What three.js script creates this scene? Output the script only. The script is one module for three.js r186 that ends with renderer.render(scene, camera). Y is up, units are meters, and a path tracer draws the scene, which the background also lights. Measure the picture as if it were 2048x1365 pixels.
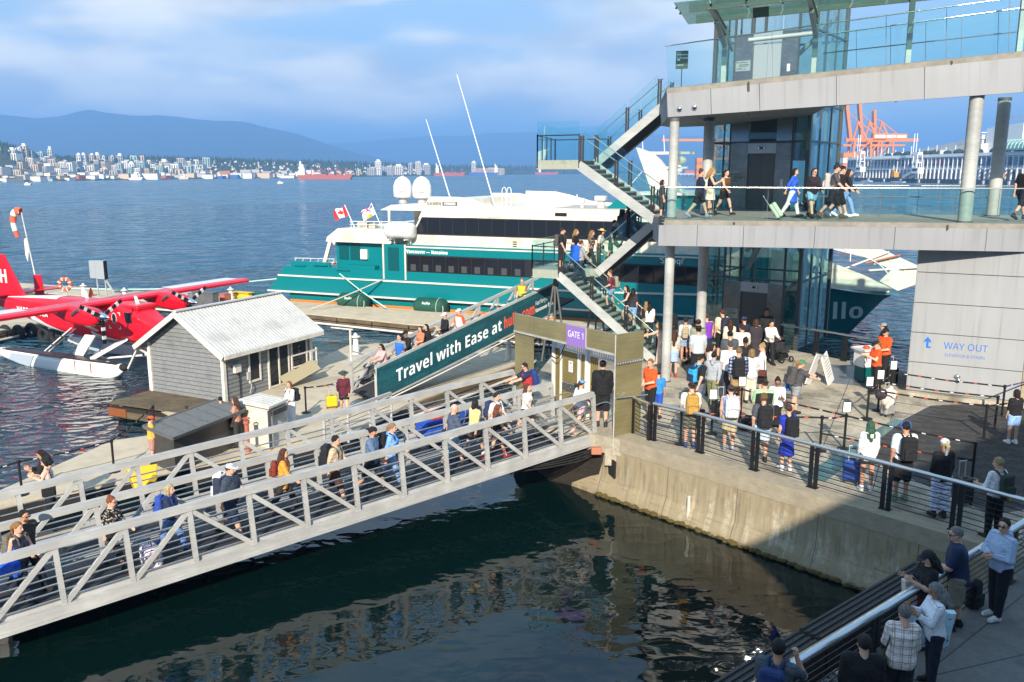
import * as THREE from 'three';
import { mergeGeometries, mergeVertices, toCreasedNormals } from 'three/addons/utils/BufferGeometryUtils.js';
import { RoundedBoxGeometry } from 'three/addons/geometries/RoundedBoxGeometry.js';

// ---------------------------------------------------------------- camera, sky, sun, exposure
const scene = new THREE.Scene();
const EYE = 9.4, FOCAL = 1720, TILT = Math.atan(340.5 / 1720);
const camera = new THREE.PerspectiveCamera(2 * Math.atan(682.5 / FOCAL) * 180 / Math.PI, 2048 / 1365, 0.1, 30000);
camera.position.set(0, EYE, 0);
camera.rotation.x = -TILT;
const renderer = new THREE.WebGLRenderer({ antialias: true });
renderer.setSize(1024, 682);
renderer.toneMapping = THREE.LinearToneMapping;
renderer.toneMappingExposure = 1.82;
renderer.shadowMap.enabled = true;
const SUN = new THREE.Vector3(-0.10, 0.565, 1).normalize();
const sun = new THREE.DirectionalLight(new THREE.Color(1.0, 0.90, 0.75), 5.0);
sun.position.copy(SUN).multiplyScalar(160).add(new THREE.Vector3(0, 0, -35));
sun.target.position.set(0, 0, -35); scene.add(sun.target);
sun.castShadow = true;
Object.assign(sun.shadow.camera, { left: -70, right: 70, top: 70, bottom: -70, near: 1, far: 400 });
sun.shadow.mapSize.set(2048, 2048);
scene.add(sun);
scene.fog = new THREE.FogExp2(new THREE.Color(0.24, 0.52, 1.0), 0.0003);

// seeded noise
function rng(seed) { let s = seed >>> 0; return () => { s = (s + 0x6D2B79F5) | 0; let t = Math.imul(s ^ (s >>> 15), 1 | s); t = (t + Math.imul(t ^ (t >>> 7), 61 | t)) ^ t; return ((t ^ (t >>> 14)) >>> 0) / 4294967296; }; }
const R = rng(7);
const h3 = (x, y, z) => { let n = Math.imul(x, 374761393) + Math.imul(y, 668265263) + Math.imul(z, 2147483647 - 1013904223); n = Math.imul(n ^ (n >>> 13), 1274126177); return ((n ^ (n >>> 16)) >>> 0) / 4294967296; };
const sm = (t) => t * t * (3 - 2 * t), mix = (a, b, t) => a + (b - a) * t, clamp = (x, a = 0, b = 1) => Math.min(b, Math.max(a, x)), ss = (a, b, x) => sm(clamp((x - a) / (b - a)));
function noise3(x, y, z) {
  const i = Math.floor(x), j = Math.floor(y), k = Math.floor(z), u = sm(x - i), v = sm(y - j), w = sm(z - k);
  const L = (k) => mix(mix(h3(i, j, k), h3(i + 1, j, k), u), mix(h3(i, j + 1, k), h3(i + 1, j + 1, k), u), v);
  return mix(L(k), L(k + 1), w);
}
function noiseP(x, y, p, s = 0) {                       // tileable 2D
  const i = Math.floor(x), j = Math.floor(y), u = sm(x - i), v = sm(y - j), m = (a) => ((a % p) + p) % p;
  return mix(mix(h3(m(i), m(j), s), h3(m(i + 1), m(j), s), u), mix(h3(m(i), m(j + 1), s), h3(m(i + 1), m(j + 1), s), u), v);
}
function fbmP(u, v, p, oct, s = 0, gain = 0.5) { let a = 1, t = 0, n = 0; for (let o = 0; o < oct; o++) { t += a * noiseP(u * p, v * p, p, s + o * 17); n += a; a *= gain; p *= 2; } return t / n; }
const fbm3 = (x, y, z, o = 5) => { let a = 1, t = 0, n = 0; for (let k = 0; k < o; k++) { t += a * noise3(x, y, z); n += a; a *= 0.5; x *= 2.03; y *= 2.03; z *= 2.03; } return t / n; };

{ // the sky: pale blue with a broad grey-white cloud bank over the mountains, clearing to the east and overhead
  const W = 2048, H = 1024, data = new Float32Array(W * H * 4);
  for (let j = 0; j < H; j++) for (let i = 0; i < W; i++) {
    const az = (i / W - 0.5) * 2 * Math.PI, el = ((j + 0.5) / H - 0.5) * Math.PI;
    const dx = Math.cos(el) * Math.cos(az), dy = Math.sin(el), dz = Math.cos(el) * Math.sin(az);
    const e = Math.max(el * 180 / Math.PI, 0);
    const t = 1 - Math.exp(-e / 16), k = 1 - Math.exp(-e / 5);
    let r = mix(0.21, 0.175, t), g = mix(0.33, 0.32, t), b = mix(0.52, 0.55, t);
    r += 0.10 * k * (1 - t); g += 0.11 * k * (1 - t); b += 0.09 * k * (1 - t);
    // flat layered clouds seen from the side: stretch along the horizon
    const q = 1 / (dy + 0.10), X = dx * q * 1.1, Z = dz * q * 1.1;
    const a0 = fbm3(X * 0.9 + 3, Z * 2.2 + 1, 2.5, 6), a1 = fbm3(dx * 6 + 8, dy * 20, dz * 6, 6);
    const east = ss(0.05, 0.62, dx * -0 + (dz < 0 ? dx : 0.3));
    const bank = ss(2.0, 3.6, e) * (1 - ss(8.5, 26, e) * 0.62);
    let c = ss(0.36 + 0.16 * east, 0.62 + 0.13 * east, 0.48 * a0 + 0.58 * a1) * bank * (1 - 0.5 * east);
    c = Math.max(c, bank * (1 - east) * (1 - ss(6, 10.5, e)) * ss(0.22, 0.48, a1) * 0.9);
    const lit = ss(0.34, 0.68, fbm3(dx * 8 + 2, dy * 26 + 5, dz * 8, 6));
    const cr = mix(0.37, 0.68, lit), cg = mix(0.40, 0.66, lit), cb = mix(0.47, 0.63, lit);
    c *= 0.88; r = mix(r, cr, c); g = mix(g, cg, c); b = mix(b, cb, c);
    if (el < 0) { const d = ss(0, 0.25, -el); r = mix(r, 0.05, d); g = mix(g, 0.08, d); b = mix(b, 0.11, d); }
    const lift = el > 0 ? 1.16 : 1; data.set([r * lift, g * lift, b * lift * 0.93, 1], (j * W + i) * 4);
  }
  const sky = new THREE.DataTexture(data, W, H, THREE.RGBAFormat, THREE.FloatType);
  sky.mapping = THREE.EquirectangularReflectionMapping; sky.magFilter = sky.minFilter = THREE.LinearFilter; sky.wrapS = THREE.RepeatWrapping; sky.needsUpdate = true;
  scene.background = sky; scene.environment = sky;
}

// ---------------------------------------------------------------- helpers
const V = (x, y, z) => new THREE.Vector3(x, y, z);
function at(px, py, y) {                                 // the point at height y that stands at a given place of the 2048 x 1365 photograph
  const dx = (px - 1024) / FOCAL, dy = (682.5 - py) / FOCAL, c = Math.cos(TILT), s = Math.sin(TILT);
  const ry = dy * c - s, rz = -dy * s - c, t = (y - EYE) / ry;
  return V(dx * t, y, rz * t);
}
const used = new Map();
function numbered(n) { const k = used.get(n) ?? 0; used.set(n, k + 1); return k ? n + '_' + String(k).padStart(3, '0') : n; }
function boxUV(g, sc = 1) {                              // uv in metres from the dominant axis
  const p = g.attributes.position, n = g.attributes.normal, uv = new Float32Array(p.count * 2);
  for (let i = 0; i < p.count; i++) {
    const x = Math.abs(n.getX(i)), y = Math.abs(n.getY(i)), z = Math.abs(n.getZ(i));
    const a = y > x && y > z ? [p.getX(i), p.getZ(i)] : x > z ? [p.getZ(i), p.getY(i)] : [p.getX(i), p.getY(i)];
    uv[2 * i] = a[0] * sc; uv[2 * i + 1] = a[1] * sc;
  }
  g.setAttribute('uv', new THREE.BufferAttribute(uv, 2)); return g;
}
function join(list, keepUV) {
  const gs = (Array.isArray(list) ? list : [list]).map((g) => { const o = g.index ? g.toNonIndexed() : g; for (const k of Object.keys(o.attributes)) if (!['position', 'normal', 'uv'].includes(k)) o.deleteAttribute(k); if (!o.attributes.uv) o.setAttribute('uv', new THREE.BufferAttribute(new Float32Array(o.attributes.position.count * 2), 2)); return o; });
  const g = gs.length > 1 ? mergeGeometries(gs) : gs[0];
  return keepUV ? g : boxUV(g);
}
function part(name, geos, mat, parent, keepUV) {
  const m = new THREE.Mesh(join(geos, keepUV), mat); m.name = name; m.castShadow = m.receiveShadow = true; parent.add(m); return m;
}
function share(name, geo, mat, parent) { const m = new THREE.Mesh(geo, mat); m.name = name; m.castShadow = m.receiveShadow = true; parent.add(m); return m; }
function tag(o, label, category, group, kind) { Object.assign(o.userData, { label, category }); if (group) o.userData.group = group; if (kind) o.userData.kind = kind; return o; }
function thing(name, label, category, pos = [0, 0, 0], turn = 0, group) {
  const o = new THREE.Group(); o.name = numbered(name); o.position.set(pos.x ?? pos[0], pos.y ?? pos[1], pos.z ?? pos[2]); o.rotation.y = turn; scene.add(o); return tag(o, label, category, group);
}
function solo(name, label, category, geos, mat, group, keepUV) { const m = part(numbered(name), geos, mat, scene, keepUV); return tag(m, label, category, group); }
function struct(name, geos, mat, keepUV) { const m = part(numbered(name), geos, mat, scene, keepUV); m.userData.kind = 'structure'; return m; }
function copy(o, label) { const c = o.clone(); c.name = numbered(o.name.replace(/_\d{3}$/, '')); c.userData = { ...o.userData }; if (label) c.userData.label = label; scene.add(c); return c; }
const bx = (w, h, d, x = 0, y = 0, z = 0, ry = 0) => { const g = new THREE.BoxGeometry(w, h, d); if (ry) g.rotateY(ry); return g.translate(x, y, z); };
const rbx = (w, h, d, x = 0, y = 0, z = 0, r = 0.02, seg = 2) => new RoundedBoxGeometry(w, h, d, seg, Math.min(r, w / 2.01, h / 2.01, d / 2.01)).translate(x, y, z);
function place(g, a, b, up) {                            // geometry along +z of unit length 1 -> from a to b
  const d = b.clone().sub(a), z = d.clone().normalize(), u = up ? up.clone() : Math.abs(z.y) > 0.97 ? V(1, 0, 0) : V(0, 1, 0);
  const x = u.clone().cross(z).normalize(), y = z.clone().cross(x);
  const m = new THREE.Matrix4().makeBasis(x, y, z).setPosition(a.clone().add(b).multiplyScalar(0.5));
  return g.applyMatrix4(m);
}
const beam = (a, b, w, h, up) => place(new THREE.BoxGeometry(w, h, a.distanceTo(b)), a, b, up);
const rod = (a, b, r, seg = 8, r2 = r) => place(new THREE.CylinderGeometry(r2, r, a.distanceTo(b), seg, 1).rotateX(Math.PI / 2), a, b);
const hose = (pts, r, seg = 6, n = pts.length * 5) => new THREE.TubeGeometry(new THREE.CatmullRomCurve3(pts), n, r, seg);
const cyl = (r, h, x = 0, y = 0, z = 0, seg = 16, r2 = r) => new THREE.CylinderGeometry(r2, r, h, seg).translate(x, y + h / 2, z);
const ball = (r, x, y, z, sx = 1, sy = 1, sz = 1, a = 14, b = 10) => new THREE.SphereGeometry(r, a, b).scale(sx, sy, sz).translate(x, y, z);
function prism(poly, y0, y1) {                           // poly: [x, z] pairs
  const s = new THREE.Shape(poly.map(([x, z]) => new THREE.Vector2(x, -z)));
  return new THREE.ExtrudeGeometry(s, { depth: y1 - y0, bevelEnabled: false }).rotateX(-Math.PI / 2).translate(0, y0, 0);
}
function slab(poly, d, bevel = 0) { return new THREE.ExtrudeGeometry(new THREE.Shape(poly.map(([x, y]) => new THREE.Vector2(x, y))), { depth: d, bevelEnabled: bevel > 0, bevelSize: bevel, bevelThickness: bevel, bevelSegments: 2 }); }
const lathe = (pts, seg = 18) => new THREE.LatheGeometry(pts.map(([r, y]) => new THREE.Vector2(r, y)), seg);

// ---------------------------------------------------------------- textures and materials
function tex(n, f, srgb = true, m = n) {
  const d = new Uint8Array(n * m * 4);
  for (let j = 0; j < m; j++) for (let i = 0; i < n; i++) { const c = f(i / n, j / m); const o = (j * n + i) * 4; if (typeof c === 'number') d[o] = d[o + 1] = d[o + 2] = clamp(c) * 255; else { d[o] = clamp(c[0]) * 255; d[o + 1] = clamp(c[1]) * 255; d[o + 2] = clamp(c[2]) * 255; } d[o + 3] = 255; }
  const t = new THREE.DataTexture(d, n, m); t.wrapS = t.wrapT = THREE.RepeatWrapping; t.magFilter = THREE.LinearFilter; t.minFilter = THREE.LinearMipmapLinearFilter; t.generateMipmaps = true; t.needsUpdate = true;
  if (srgb) t.colorSpace = THREE.SRGBColorSpace; return t;
}
const rep = (t, m, n = m) => { const c = t.clone(); c.repeat.set(1 / m, 1 / n); c.needsUpdate = true; return c; };   // one tile = m metres
const T = {};
T.mottle = tex(512, (u, v) => { const sp = fbmP(u, v, 90, 1, 77) > 0.86 ? 0.12 : 0; return 0.82 + 0.36 * (fbmP(u, v, 4, 6, 1) - 0.5) + 0.16 * (fbmP(u, v, 64, 2, 9) - 0.5) - sp - 0.14 * ss(0.62, 0.75, fbmP(u, v, 7, 4, 55)); });
T.grime = tex(512, (u, v) => { const a = fbmP(u, v, 3, 6, 4), b = fbmP(u * 1, v * 1, 24, 3, 31), s = ss(0.56, 0.76, a) * 0.09; const c = 0.95 - s - 0.14 * (b - 0.5); return [c, c * 0.985, c * 0.96]; });
T.rough = tex(512, (u, v) => fbmP(u, v, 32, 4, 5), false);
T.metal = tex(256, (u, v) => 0.86 + 0.18 * (fbmP(u, v, 5, 5, 61) - 0.5) + 0.07 * (noiseP(u * 6, v * 120, 120, 3) - 0.5));
T.smooth = tex(512, (u, v) => 0.95 + 0.08 * (fbmP(u, v, 3, 4, 22) - 0.5) + 0.03 * (noiseP(u * 40, v * 4, 40, 3) - 0.5) - 0.10 * ss(0.62, 0.95, noiseP(u * 90, v * 3, 90, 13)) * fbmP(u, v, 6, 3, 29));
T.hair = tex(256, (u, v) => 0.8 + 0.5 * (noiseP(u * 80, v * 5, 80, 5) - 0.5) + 0.3 * (noiseP(u * 24, v * 3, 24, 6) - 0.5));
T.fold = tex(256, (u, v) => { const w = fbmP(u, v, 3, 3, 8); return 0.7 * Math.abs(2 * fbmP(u + 0.2 * w, v, 4, 3, 15) - 1) + 0.3 * fbmP(u, v, 40, 2, 4); }, false);
T.wood = tex(512, (u, v) => { const g = fbmP(u, v, 6, 3, 12), k = noiseP(u * 8, v * 256, 256, 8), c = 0.62 + 0.3 * (g - 0.5) + 0.32 * (k - 0.5); return [c, c * 0.95, c * 0.86]; });
const lin = (h) => new THREE.Color(h);
function mat(color, rough = 0.7, metal = 0, o = {}) { return new THREE.MeshStandardMaterial({ color: Array.isArray(color) ? new THREE.Color().setRGB(...color) : new THREE.Color(color), roughness: rough, metalness: metal, ...o }); }
const M = {};
M.concrete = mat([0.56, 0.495, 0.375], 0.93, 0, { map: rep(T.mottle, 5.3), bumpMap: rep(T.rough, 1.1), bumpScale: 0.004 });
M.curb = mat([0.36, 0.32, 0.24], 0.95, 0, { map: rep(T.grime, 3.1), bumpMap: rep(T.rough, 0.8), bumpScale: 0.008 });
M.floatTop = mat([0.54, 0.475, 0.36], 0.95, 0, { map: rep(T.grime, 7), bumpMap: rep(T.rough, 0.9), bumpScale: 0.004 });
M.galv = mat([0.60, 0.60, 0.58], 0.5, 0.12, { map: rep(T.metal, 1.4), bumpMap: rep(T.rough, 0.6), bumpScale: 0.0012 });
M.galvDark = mat([0.20, 0.20, 0.20], 0.6, 0.3, { map: rep(T.metal, 1.1) });
M.deck = mat([0.022, 0.022, 0.024], 0.9, 0, { bumpMap: rep(T.rough, 0.5), bumpScale: 0.006 });
M.black = mat([0.012, 0.012, 0.013], 0.42, 0.1);
M.rubber = mat([0.014, 0.014, 0.014], 0.85);
M.steel = mat([0.62, 0.62, 0.61], 0.22, 0.9, { roughnessMap: null });
M.panel = mat([0.31, 0.32, 0.34], 0.45, 0.05, { map: rep(T.smooth, 7) });
M.panelWall = mat([0.37, 0.38, 0.39], 0.5, 0.0, { map: rep(T.smooth, 7) });
M.seam = mat([0.05, 0.05, 0.052], 0.8);
M.column = mat([0.58, 0.59, 0.56], 0.5, 0.05, { map: rep(T.metal, 3) });
M.white = mat([0.70, 0.69, 0.66], 0.5, 0, { map: rep(T.grime, 4) });
M.whiteClean = mat([0.72, 0.72, 0.70], 0.42);
M.timber = mat([0.30, 0.25, 0.18], 0.95, 0, { map: rep(T.wood, 2.2), bumpMap: rep(T.wood, 2.2), bumpScale: 0.01 });
M.timberDark = mat([0.06, 0.052, 0.045], 0.95, 0, { map: rep(T.wood, 1.8), bumpMap: rep(T.wood, 1.8), bumpScale: 0.012 });
M.glass = new THREE.MeshPhysicalMaterial({ color: new THREE.Color().setRGB(0.90, 0.985, 0.975), roughness: 0.02, transmission: 1, thickness: 0, ior: 1.45 });
M.glassTower = new THREE.MeshPhysicalMaterial({ color: new THREE.Color().setRGB(0.80, 0.89, 0.86), roughness: 0.03, transmission: 1, thickness: 0, ior: 1.6 });
M.darkGlass = mat([0.012, 0.014, 0.018], 0.06, 0.0, { });
M.brass = mat([0.47, 0.40, 0.20], 0.34, 0.45, { map: rep(T.metal, 2.3), bumpMap: rep(T.rough, 2.2), bumpScale: 0.006 });
M.stainless = mat([0.36, 0.35, 0.33], 0.3, 0.8, { map: rep(T.metal, 1.7), bumpMap: rep(T.rough, 3), bumpScale: 0.008 });
M.rope = mat([0.42, 0.40, 0.33], 0.95);
M.orange = mat([0.72, 0.10, 0.012], 0.6);
M.yellow = mat([0.72, 0.42, 0.01], 0.5);
// lettering: a plane with an alpha-cut print, px pixels high
function sign(w, h, draw, o = {}) {
  const s = o.px ?? 512, cw = Math.round(Math.min(2048, s * w / h)), ch = Math.round(cw * h / w), cv = document.createElement('canvas'); cv.width = cw; cv.height = ch;
  const g = cv.getContext('2d'); draw(g, cw, ch);
  const t = new THREE.CanvasTexture(cv); t.colorSpace = THREE.SRGBColorSpace; t.magFilter = THREE.LinearFilter;
  const m = new THREE.MeshStandardMaterial({ map: t, roughness: o.rough ?? 0.6, side: THREE.FrontSide });
  if (o.cut) { m.transparent = true; m.alphaTest = 0.5; }
  const mesh = new THREE.Mesh(new THREE.PlaneGeometry(w, h), m); mesh.castShadow = false; mesh.receiveShadow = true; return mesh;
}
function text(g, s, x, y, size, color, o = {}) { g.font = `${o.weight ?? 'bold'} ${size}px ${o.font ?? 'sans-serif'}`; g.fillStyle = color; g.textAlign = o.align ?? 'center'; g.textBaseline = 'middle'; if (o.max) g.fillText(s, x, y, o.max); else g.fillText(s, x, y); }
// ---------------------------------------------------------------- water, hills, far shore
{
  const rip = tex(1024, (u, v) => { const w = fbmP(u, v * 1, 6, 2, 71) * 0.08; const a = 1 - Math.abs(2 * fbmP(u + w, v * 1.6 - w, 14, 2, 3) - 1), b = fbmP(u + w, v * 1.5 + w, 34, 3, 40); return 0.55 * a * a + 0.45 * b; }, false);
  const angs = []; for (let a = -180; a < -44; a += 4) angs.push(a); for (let a = -44; a <= 44.001; a += 0.22) angs.push(a); for (let a = 48; a <= 180; a += 4) angs.push(a);
  const n = angs.length, root = new THREE.Group();
  const ring = (r0, r1, NR, rough, bump, tile, col) => {
    const pos = [], uv = [], idx = [];
    for (let i = 0; i <= NR; i++) { const r = r0 * Math.pow(r1 / r0, i / NR); for (const a of angs) {
      const t = a * Math.PI / 180, x = Math.sin(t) * r, z = -Math.cos(t) * r, f = Math.exp(-r / 170), calm = ss(17, 42, Math.hypot(x * 0.8 - 2, z));
      pos.push(x, f * (0.035 + 0.965 * calm) * (0.05 * (noise3(x * 0.55, z * 0.8, 1) - 0.5) + 0.085 * (noise3(x * 0.24 + 9, z * 0.42, 4) - 0.5)), z); uv.push(x, z);
    } }
    for (let i = 0; i < NR; i++) for (let j = 0; j < n - 1; j++) { const a = i * n + j, b = a + n; idx.push(a, a + 1, b, a + 1, b + 1, b); }
    const g = new THREE.BufferGeometry(); g.setAttribute('position', new THREE.Float32BufferAttribute(pos, 3)); g.setAttribute('uv', new THREE.Float32BufferAttribute(uv, 2)); g.setIndex(idx); g.computeVertexNormals();
    if (g.attributes.normal.getY(500) < 0) { const ix = g.index.array; for (let i = 0; i < ix.length; i += 3) { const t = ix[i]; ix[i] = ix[i + 1]; ix[i + 1] = t; } g.computeVertexNormals(); }
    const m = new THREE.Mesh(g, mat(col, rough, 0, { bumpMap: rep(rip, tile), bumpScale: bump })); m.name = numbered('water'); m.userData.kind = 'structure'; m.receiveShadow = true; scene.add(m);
  };
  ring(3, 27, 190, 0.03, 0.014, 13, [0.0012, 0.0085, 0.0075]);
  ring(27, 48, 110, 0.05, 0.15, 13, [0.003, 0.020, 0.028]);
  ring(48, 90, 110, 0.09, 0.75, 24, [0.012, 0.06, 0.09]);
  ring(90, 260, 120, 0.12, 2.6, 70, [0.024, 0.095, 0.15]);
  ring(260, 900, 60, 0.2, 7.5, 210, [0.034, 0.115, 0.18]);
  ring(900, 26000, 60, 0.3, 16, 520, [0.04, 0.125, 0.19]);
}
const polar = (px, d, y = 0) => V((px - 1024) / 1753 * d, y, -d);      // photo column + distance -> place on the far shore
const shoreD = (px) => px < 600 ? mix(740, 1180, clamp(px / 600)) : mix(1180, 3400, Math.pow(clamp((px - 600) / 800), 1.25));
const ridgeY = (px) => 331 - 32 * (1 - ss(-20, 110, px)) - 8 * (1 - ss(300, 700, px)) + 7 * ss(640, 900, px) + 4 * ss(900, 1400, px);
function shoreH(px, d) {
  const D = shoreD(px), t = clamp((d - D) / 520), top = (342 - ridgeY(px)) / FOCAL * (D + 520) + EYE;
  return -0.5 + 2.3 * ss(0, 12, d - D) + Math.max(top - 2, 2) * Math.pow(ss(0.06, 1.0, t), 0.8) + 3 * ss(0.1, 0.5, t) * (fbm3(px * 0.05, d * 0.01, 2, 3) - 0.5);
}
M.hill = mat([0.045, 0.065, 0.035], 0.95, 0, { map: rep(T.grime, 60) });
M.forest = mat([0.022, 0.04, 0.026], 0.95);
{
  const pos = [], idx = [], cols = 220, rows = 26;
  for (let i = 0; i <= cols; i++) for (let j = 0; j <= rows; j++) { const px = -420 + 1990 * i / cols, D = shoreD(px), d = D - 4 + (j < 4 ? j * 6 : 24 + Math.pow((j - 3) / (rows - 3), 1.2) * 700); const p = polar(px, d, shoreH(px, d)); if (j === rows) p.y -= 25; pos.push(p.x, p.y, p.z); }
  for (let i = 0; i < cols; i++) for (let j = 0; j < rows; j++) { const a = i * (rows + 1) + j, b = a + rows + 1; idx.push(a, b, a + 1, a + 1, b, b + 1); }
  const g = new THREE.BufferGeometry(); g.setAttribute('position', new THREE.Float32BufferAttribute(pos, 3)); g.setIndex(idx); g.computeVertexNormals();
  struct('hillside', g, M.hill);
  const ridge = (name, D, prof, seed, x0, x1, rough) => {
    const P = [], I = [], C = 260, Rw = 26;
    for (let i = 0; i <= C; i++) for (let j = 0; j <= Rw; j++) {
      const px = mix(x0, x1, i / C), t = j / Rw, top = (342 - prof(px)) / FOCAL * D + EYE, d = D * (0.72 + 0.28 * Math.min(t * 1.0, 1)) + (t > 0.96 ? D * 0.1 : 0);
      const y = Math.max(top, -5) * Math.pow(t, 1.25) * (1 + rough * (fbm3(px * 0.011 + seed, t * 3.2, seed, 5) - 0.5) * 4 * t * (1.2 - t)) * (d / D > 1.02 ? 0.4 : 1) - 3;
      const p = polar(px, d, y); P.push(p.x, p.y, p.z);
    }
    for (let i = 0; i < C; i++) for (let j = 0; j < Rw; j++) { const a = i * (Rw + 1) + j, b = a + Rw + 1; I.push(a, b, a + 1, a + 1, b, b + 1); }
    const g = new THREE.BufferGeometry(); g.setAttribute('position', new THREE.Float32BufferAttribute(P, 3)); g.setIndex(I); g.computeVertexNormals();
    struct(name, g, mat([0.022, 0.042, 0.045], 0.95, 0, { map: rep(T.grime, 500) }));
  };
  const bump = (px, s) => 9 * (fbm3(px * 0.012 + s, 1.5, s, 4) - 0.5);
  ridge('mountain', 5600, (px) => 226 + 9 * ss(60, -300, px) + 8 * ss(300, 500, px) + 92 * Math.pow(ss(455, 860, px), 0.85) + 20 * ss(860, 1000, px) - 8 * Math.exp(-Math.pow((px - 200) / 40, 2)) + bump(px, 3) * 0.5, 3, -700, 1010, 0.14);
  ridge('mountain', 9200, (px) => 292 - 30 * ss(500, 1050, px) * (1 - ss(1150, 1900, px)) + 22 * ss(1400, 2000, px) + bump(px, 8), 8, 250, 2700, 0.1);
}
{ // dark conifers over the far hills: a wood nobody could count
  const cone = join([new THREE.ConeGeometry(2.6, 7, 6).translate(0, 5.2, 0), new THREE.ConeGeometry(2.0, 6, 6).translate(0, 8.2, 0), new THREE.ConeGeometry(1.3, 5, 5).translate(0, 11, 0)]);
  const puff = new THREE.IcosahedronGeometry(3.6, 1); { const p = puff.attributes.position; for (let i = 0; i < p.count; i++) { const k = 0.8 + 0.4 * noise3(p.getX(i) * 2 + 5, p.getY(i) * 2, p.getZ(i) * 2); p.setXYZ(i, p.getX(i) * k, p.getY(i) * k * 0.9 + 3.4, p.getZ(i) * k); } puff.computeVertexNormals(); }
  for (const [name, geo, N, s] of [['far_conifer_wood', cone, 3600, 1], ['far_leafy_trees', puff, 1300, 0.6]]) {
    const im = new THREE.InstancedMesh(geo, new THREE.MeshStandardMaterial({ color: 0xffffff, roughness: 0.95 }), N); im.name = name; const r = rng(name.length);
    const m4 = new THREE.Matrix4(), c = new THREE.Color();
    for (let i = 0; i < N; i++) {
      const px = mix(-60, 1160, Math.pow(r(), 1.15)), D = shoreD(px), k = r(), d = D + 14 + (name[4] === 'c' ? Math.pow(k, px < 430 ? 0.2 : 0.27) : Math.pow(k, 1.2)) * 540, sc = s * (0.30 + 0.4 * r()) * (0.7 + D / 2600);
      const p = polar(px, d, shoreH(px, d) - 0.4); m4.makeScale(sc, sc * (0.8 + 0.5 * r()), sc).setPosition(p); im.setMatrixAt(i, m4);
      const g = 0.6 + 0.8 * r(); im.setColorAt(i, c.setRGB(0.026 * g, 0.048 * g, 0.026 * g));
    }
    im.userData.kind = 'stuff'; tag(im, name[4] === 'c' ? 'dark conifer wood along the ridge of the far shore' : 'rounded dark trees between the houses of the far shore', 'trees'); scene.add(im);
  }
}
const farMat = { pale: mat([0.62, 0.60, 0.55], 0.8), white: mat([0.74, 0.73, 0.70], 0.8), tan: mat([0.55, 0.43, 0.30], 0.8), grey: mat([0.40, 0.41, 0.42], 0.8), green: mat([0.30, 0.44, 0.43], 0.55), rust: mat([0.42, 0.16, 0.09], 0.8), blue: mat([0.03, 0.10, 0.35], 0.7), dark: mat([0.06, 0.07, 0.085], 0.3), roof: mat([0.25, 0.23, 0.21], 0.9), red: mat([0.36, 0.085, 0.06], 0.7), roofRed: mat([0.42, 0.12, 0.08], 0.9) };
const unit = new THREE.BoxGeometry(1, 1, 1);
function farBox(name, p, w, h, d, m, parent, x = 0, y = 0, z = 0) { const b = share(name, unit, m, parent); b.scale.set(w, h, d); b.position.set(x, y + h / 2, z); return b; }
function tower(x0, x1, top, base, col, label, style = 0) {
  const xc = (x0 + x1) / 2, D0 = shoreD(xc), d = D0 + 30 + clamp((365 - base - (xc > 600 ? 12 : 0)) / 30) * 330, k = d / FOCAL * 0.981;
  const yb = shoreH(xc, d) - 2, yt = (342 - top) * k + EYE, w = (x1 - x0) * k, h = Math.max(yt - yb, 4), dep = w * 0.8;
  const o = thing('apartment_tower', label, 'tower', polar(xc, d, yb), 0.1 * (R() - 0.5));
  farBox('wall', 0, w, h, dep, farMat[col], o);
  const n = Math.max(2, Math.round(w / 3.2));
  for (let i = 0; i < n; i++) farBox('window_strip', 0, w / n * 0.5, h * 0.9, 0.4, farMat.dark, o, (i + 0.5) / n * w - w / 2, h * 0.05, dep / 2);
  const fl = Math.max(3, Math.round(h / 4));
  for (let f = 1; f < fl; f++) farBox('floor_band', 0, w + 0.5, 0.7, dep + 1.2, farMat[col], o, 0, f / fl * h, 0);
  if (style === 1) farBox('roof_house', 0, w * 0.5, 3, dep * 0.5, farMat.white, o, 0, h, 0);
  else if (style === 2) { const c = share('roof_dome', new THREE.SphereGeometry(w * 0.32, 10, 6, 0, Math.PI * 2, 0, Math.PI / 2), farMat.white, o); c.position.y = h; }
  else if (style === 3) { const c = share('roof_disc', new THREE.CylinderGeometry(w * 0.5, w * 0.3, 3.5, 12), farMat.white, o); c.position.y = h + 1.7; }
  else farBox('roof_house', 0, w * 0.35, 1.6, dep * 0.4, farMat.grey, o, w * 0.1, h, 0);
}
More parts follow.
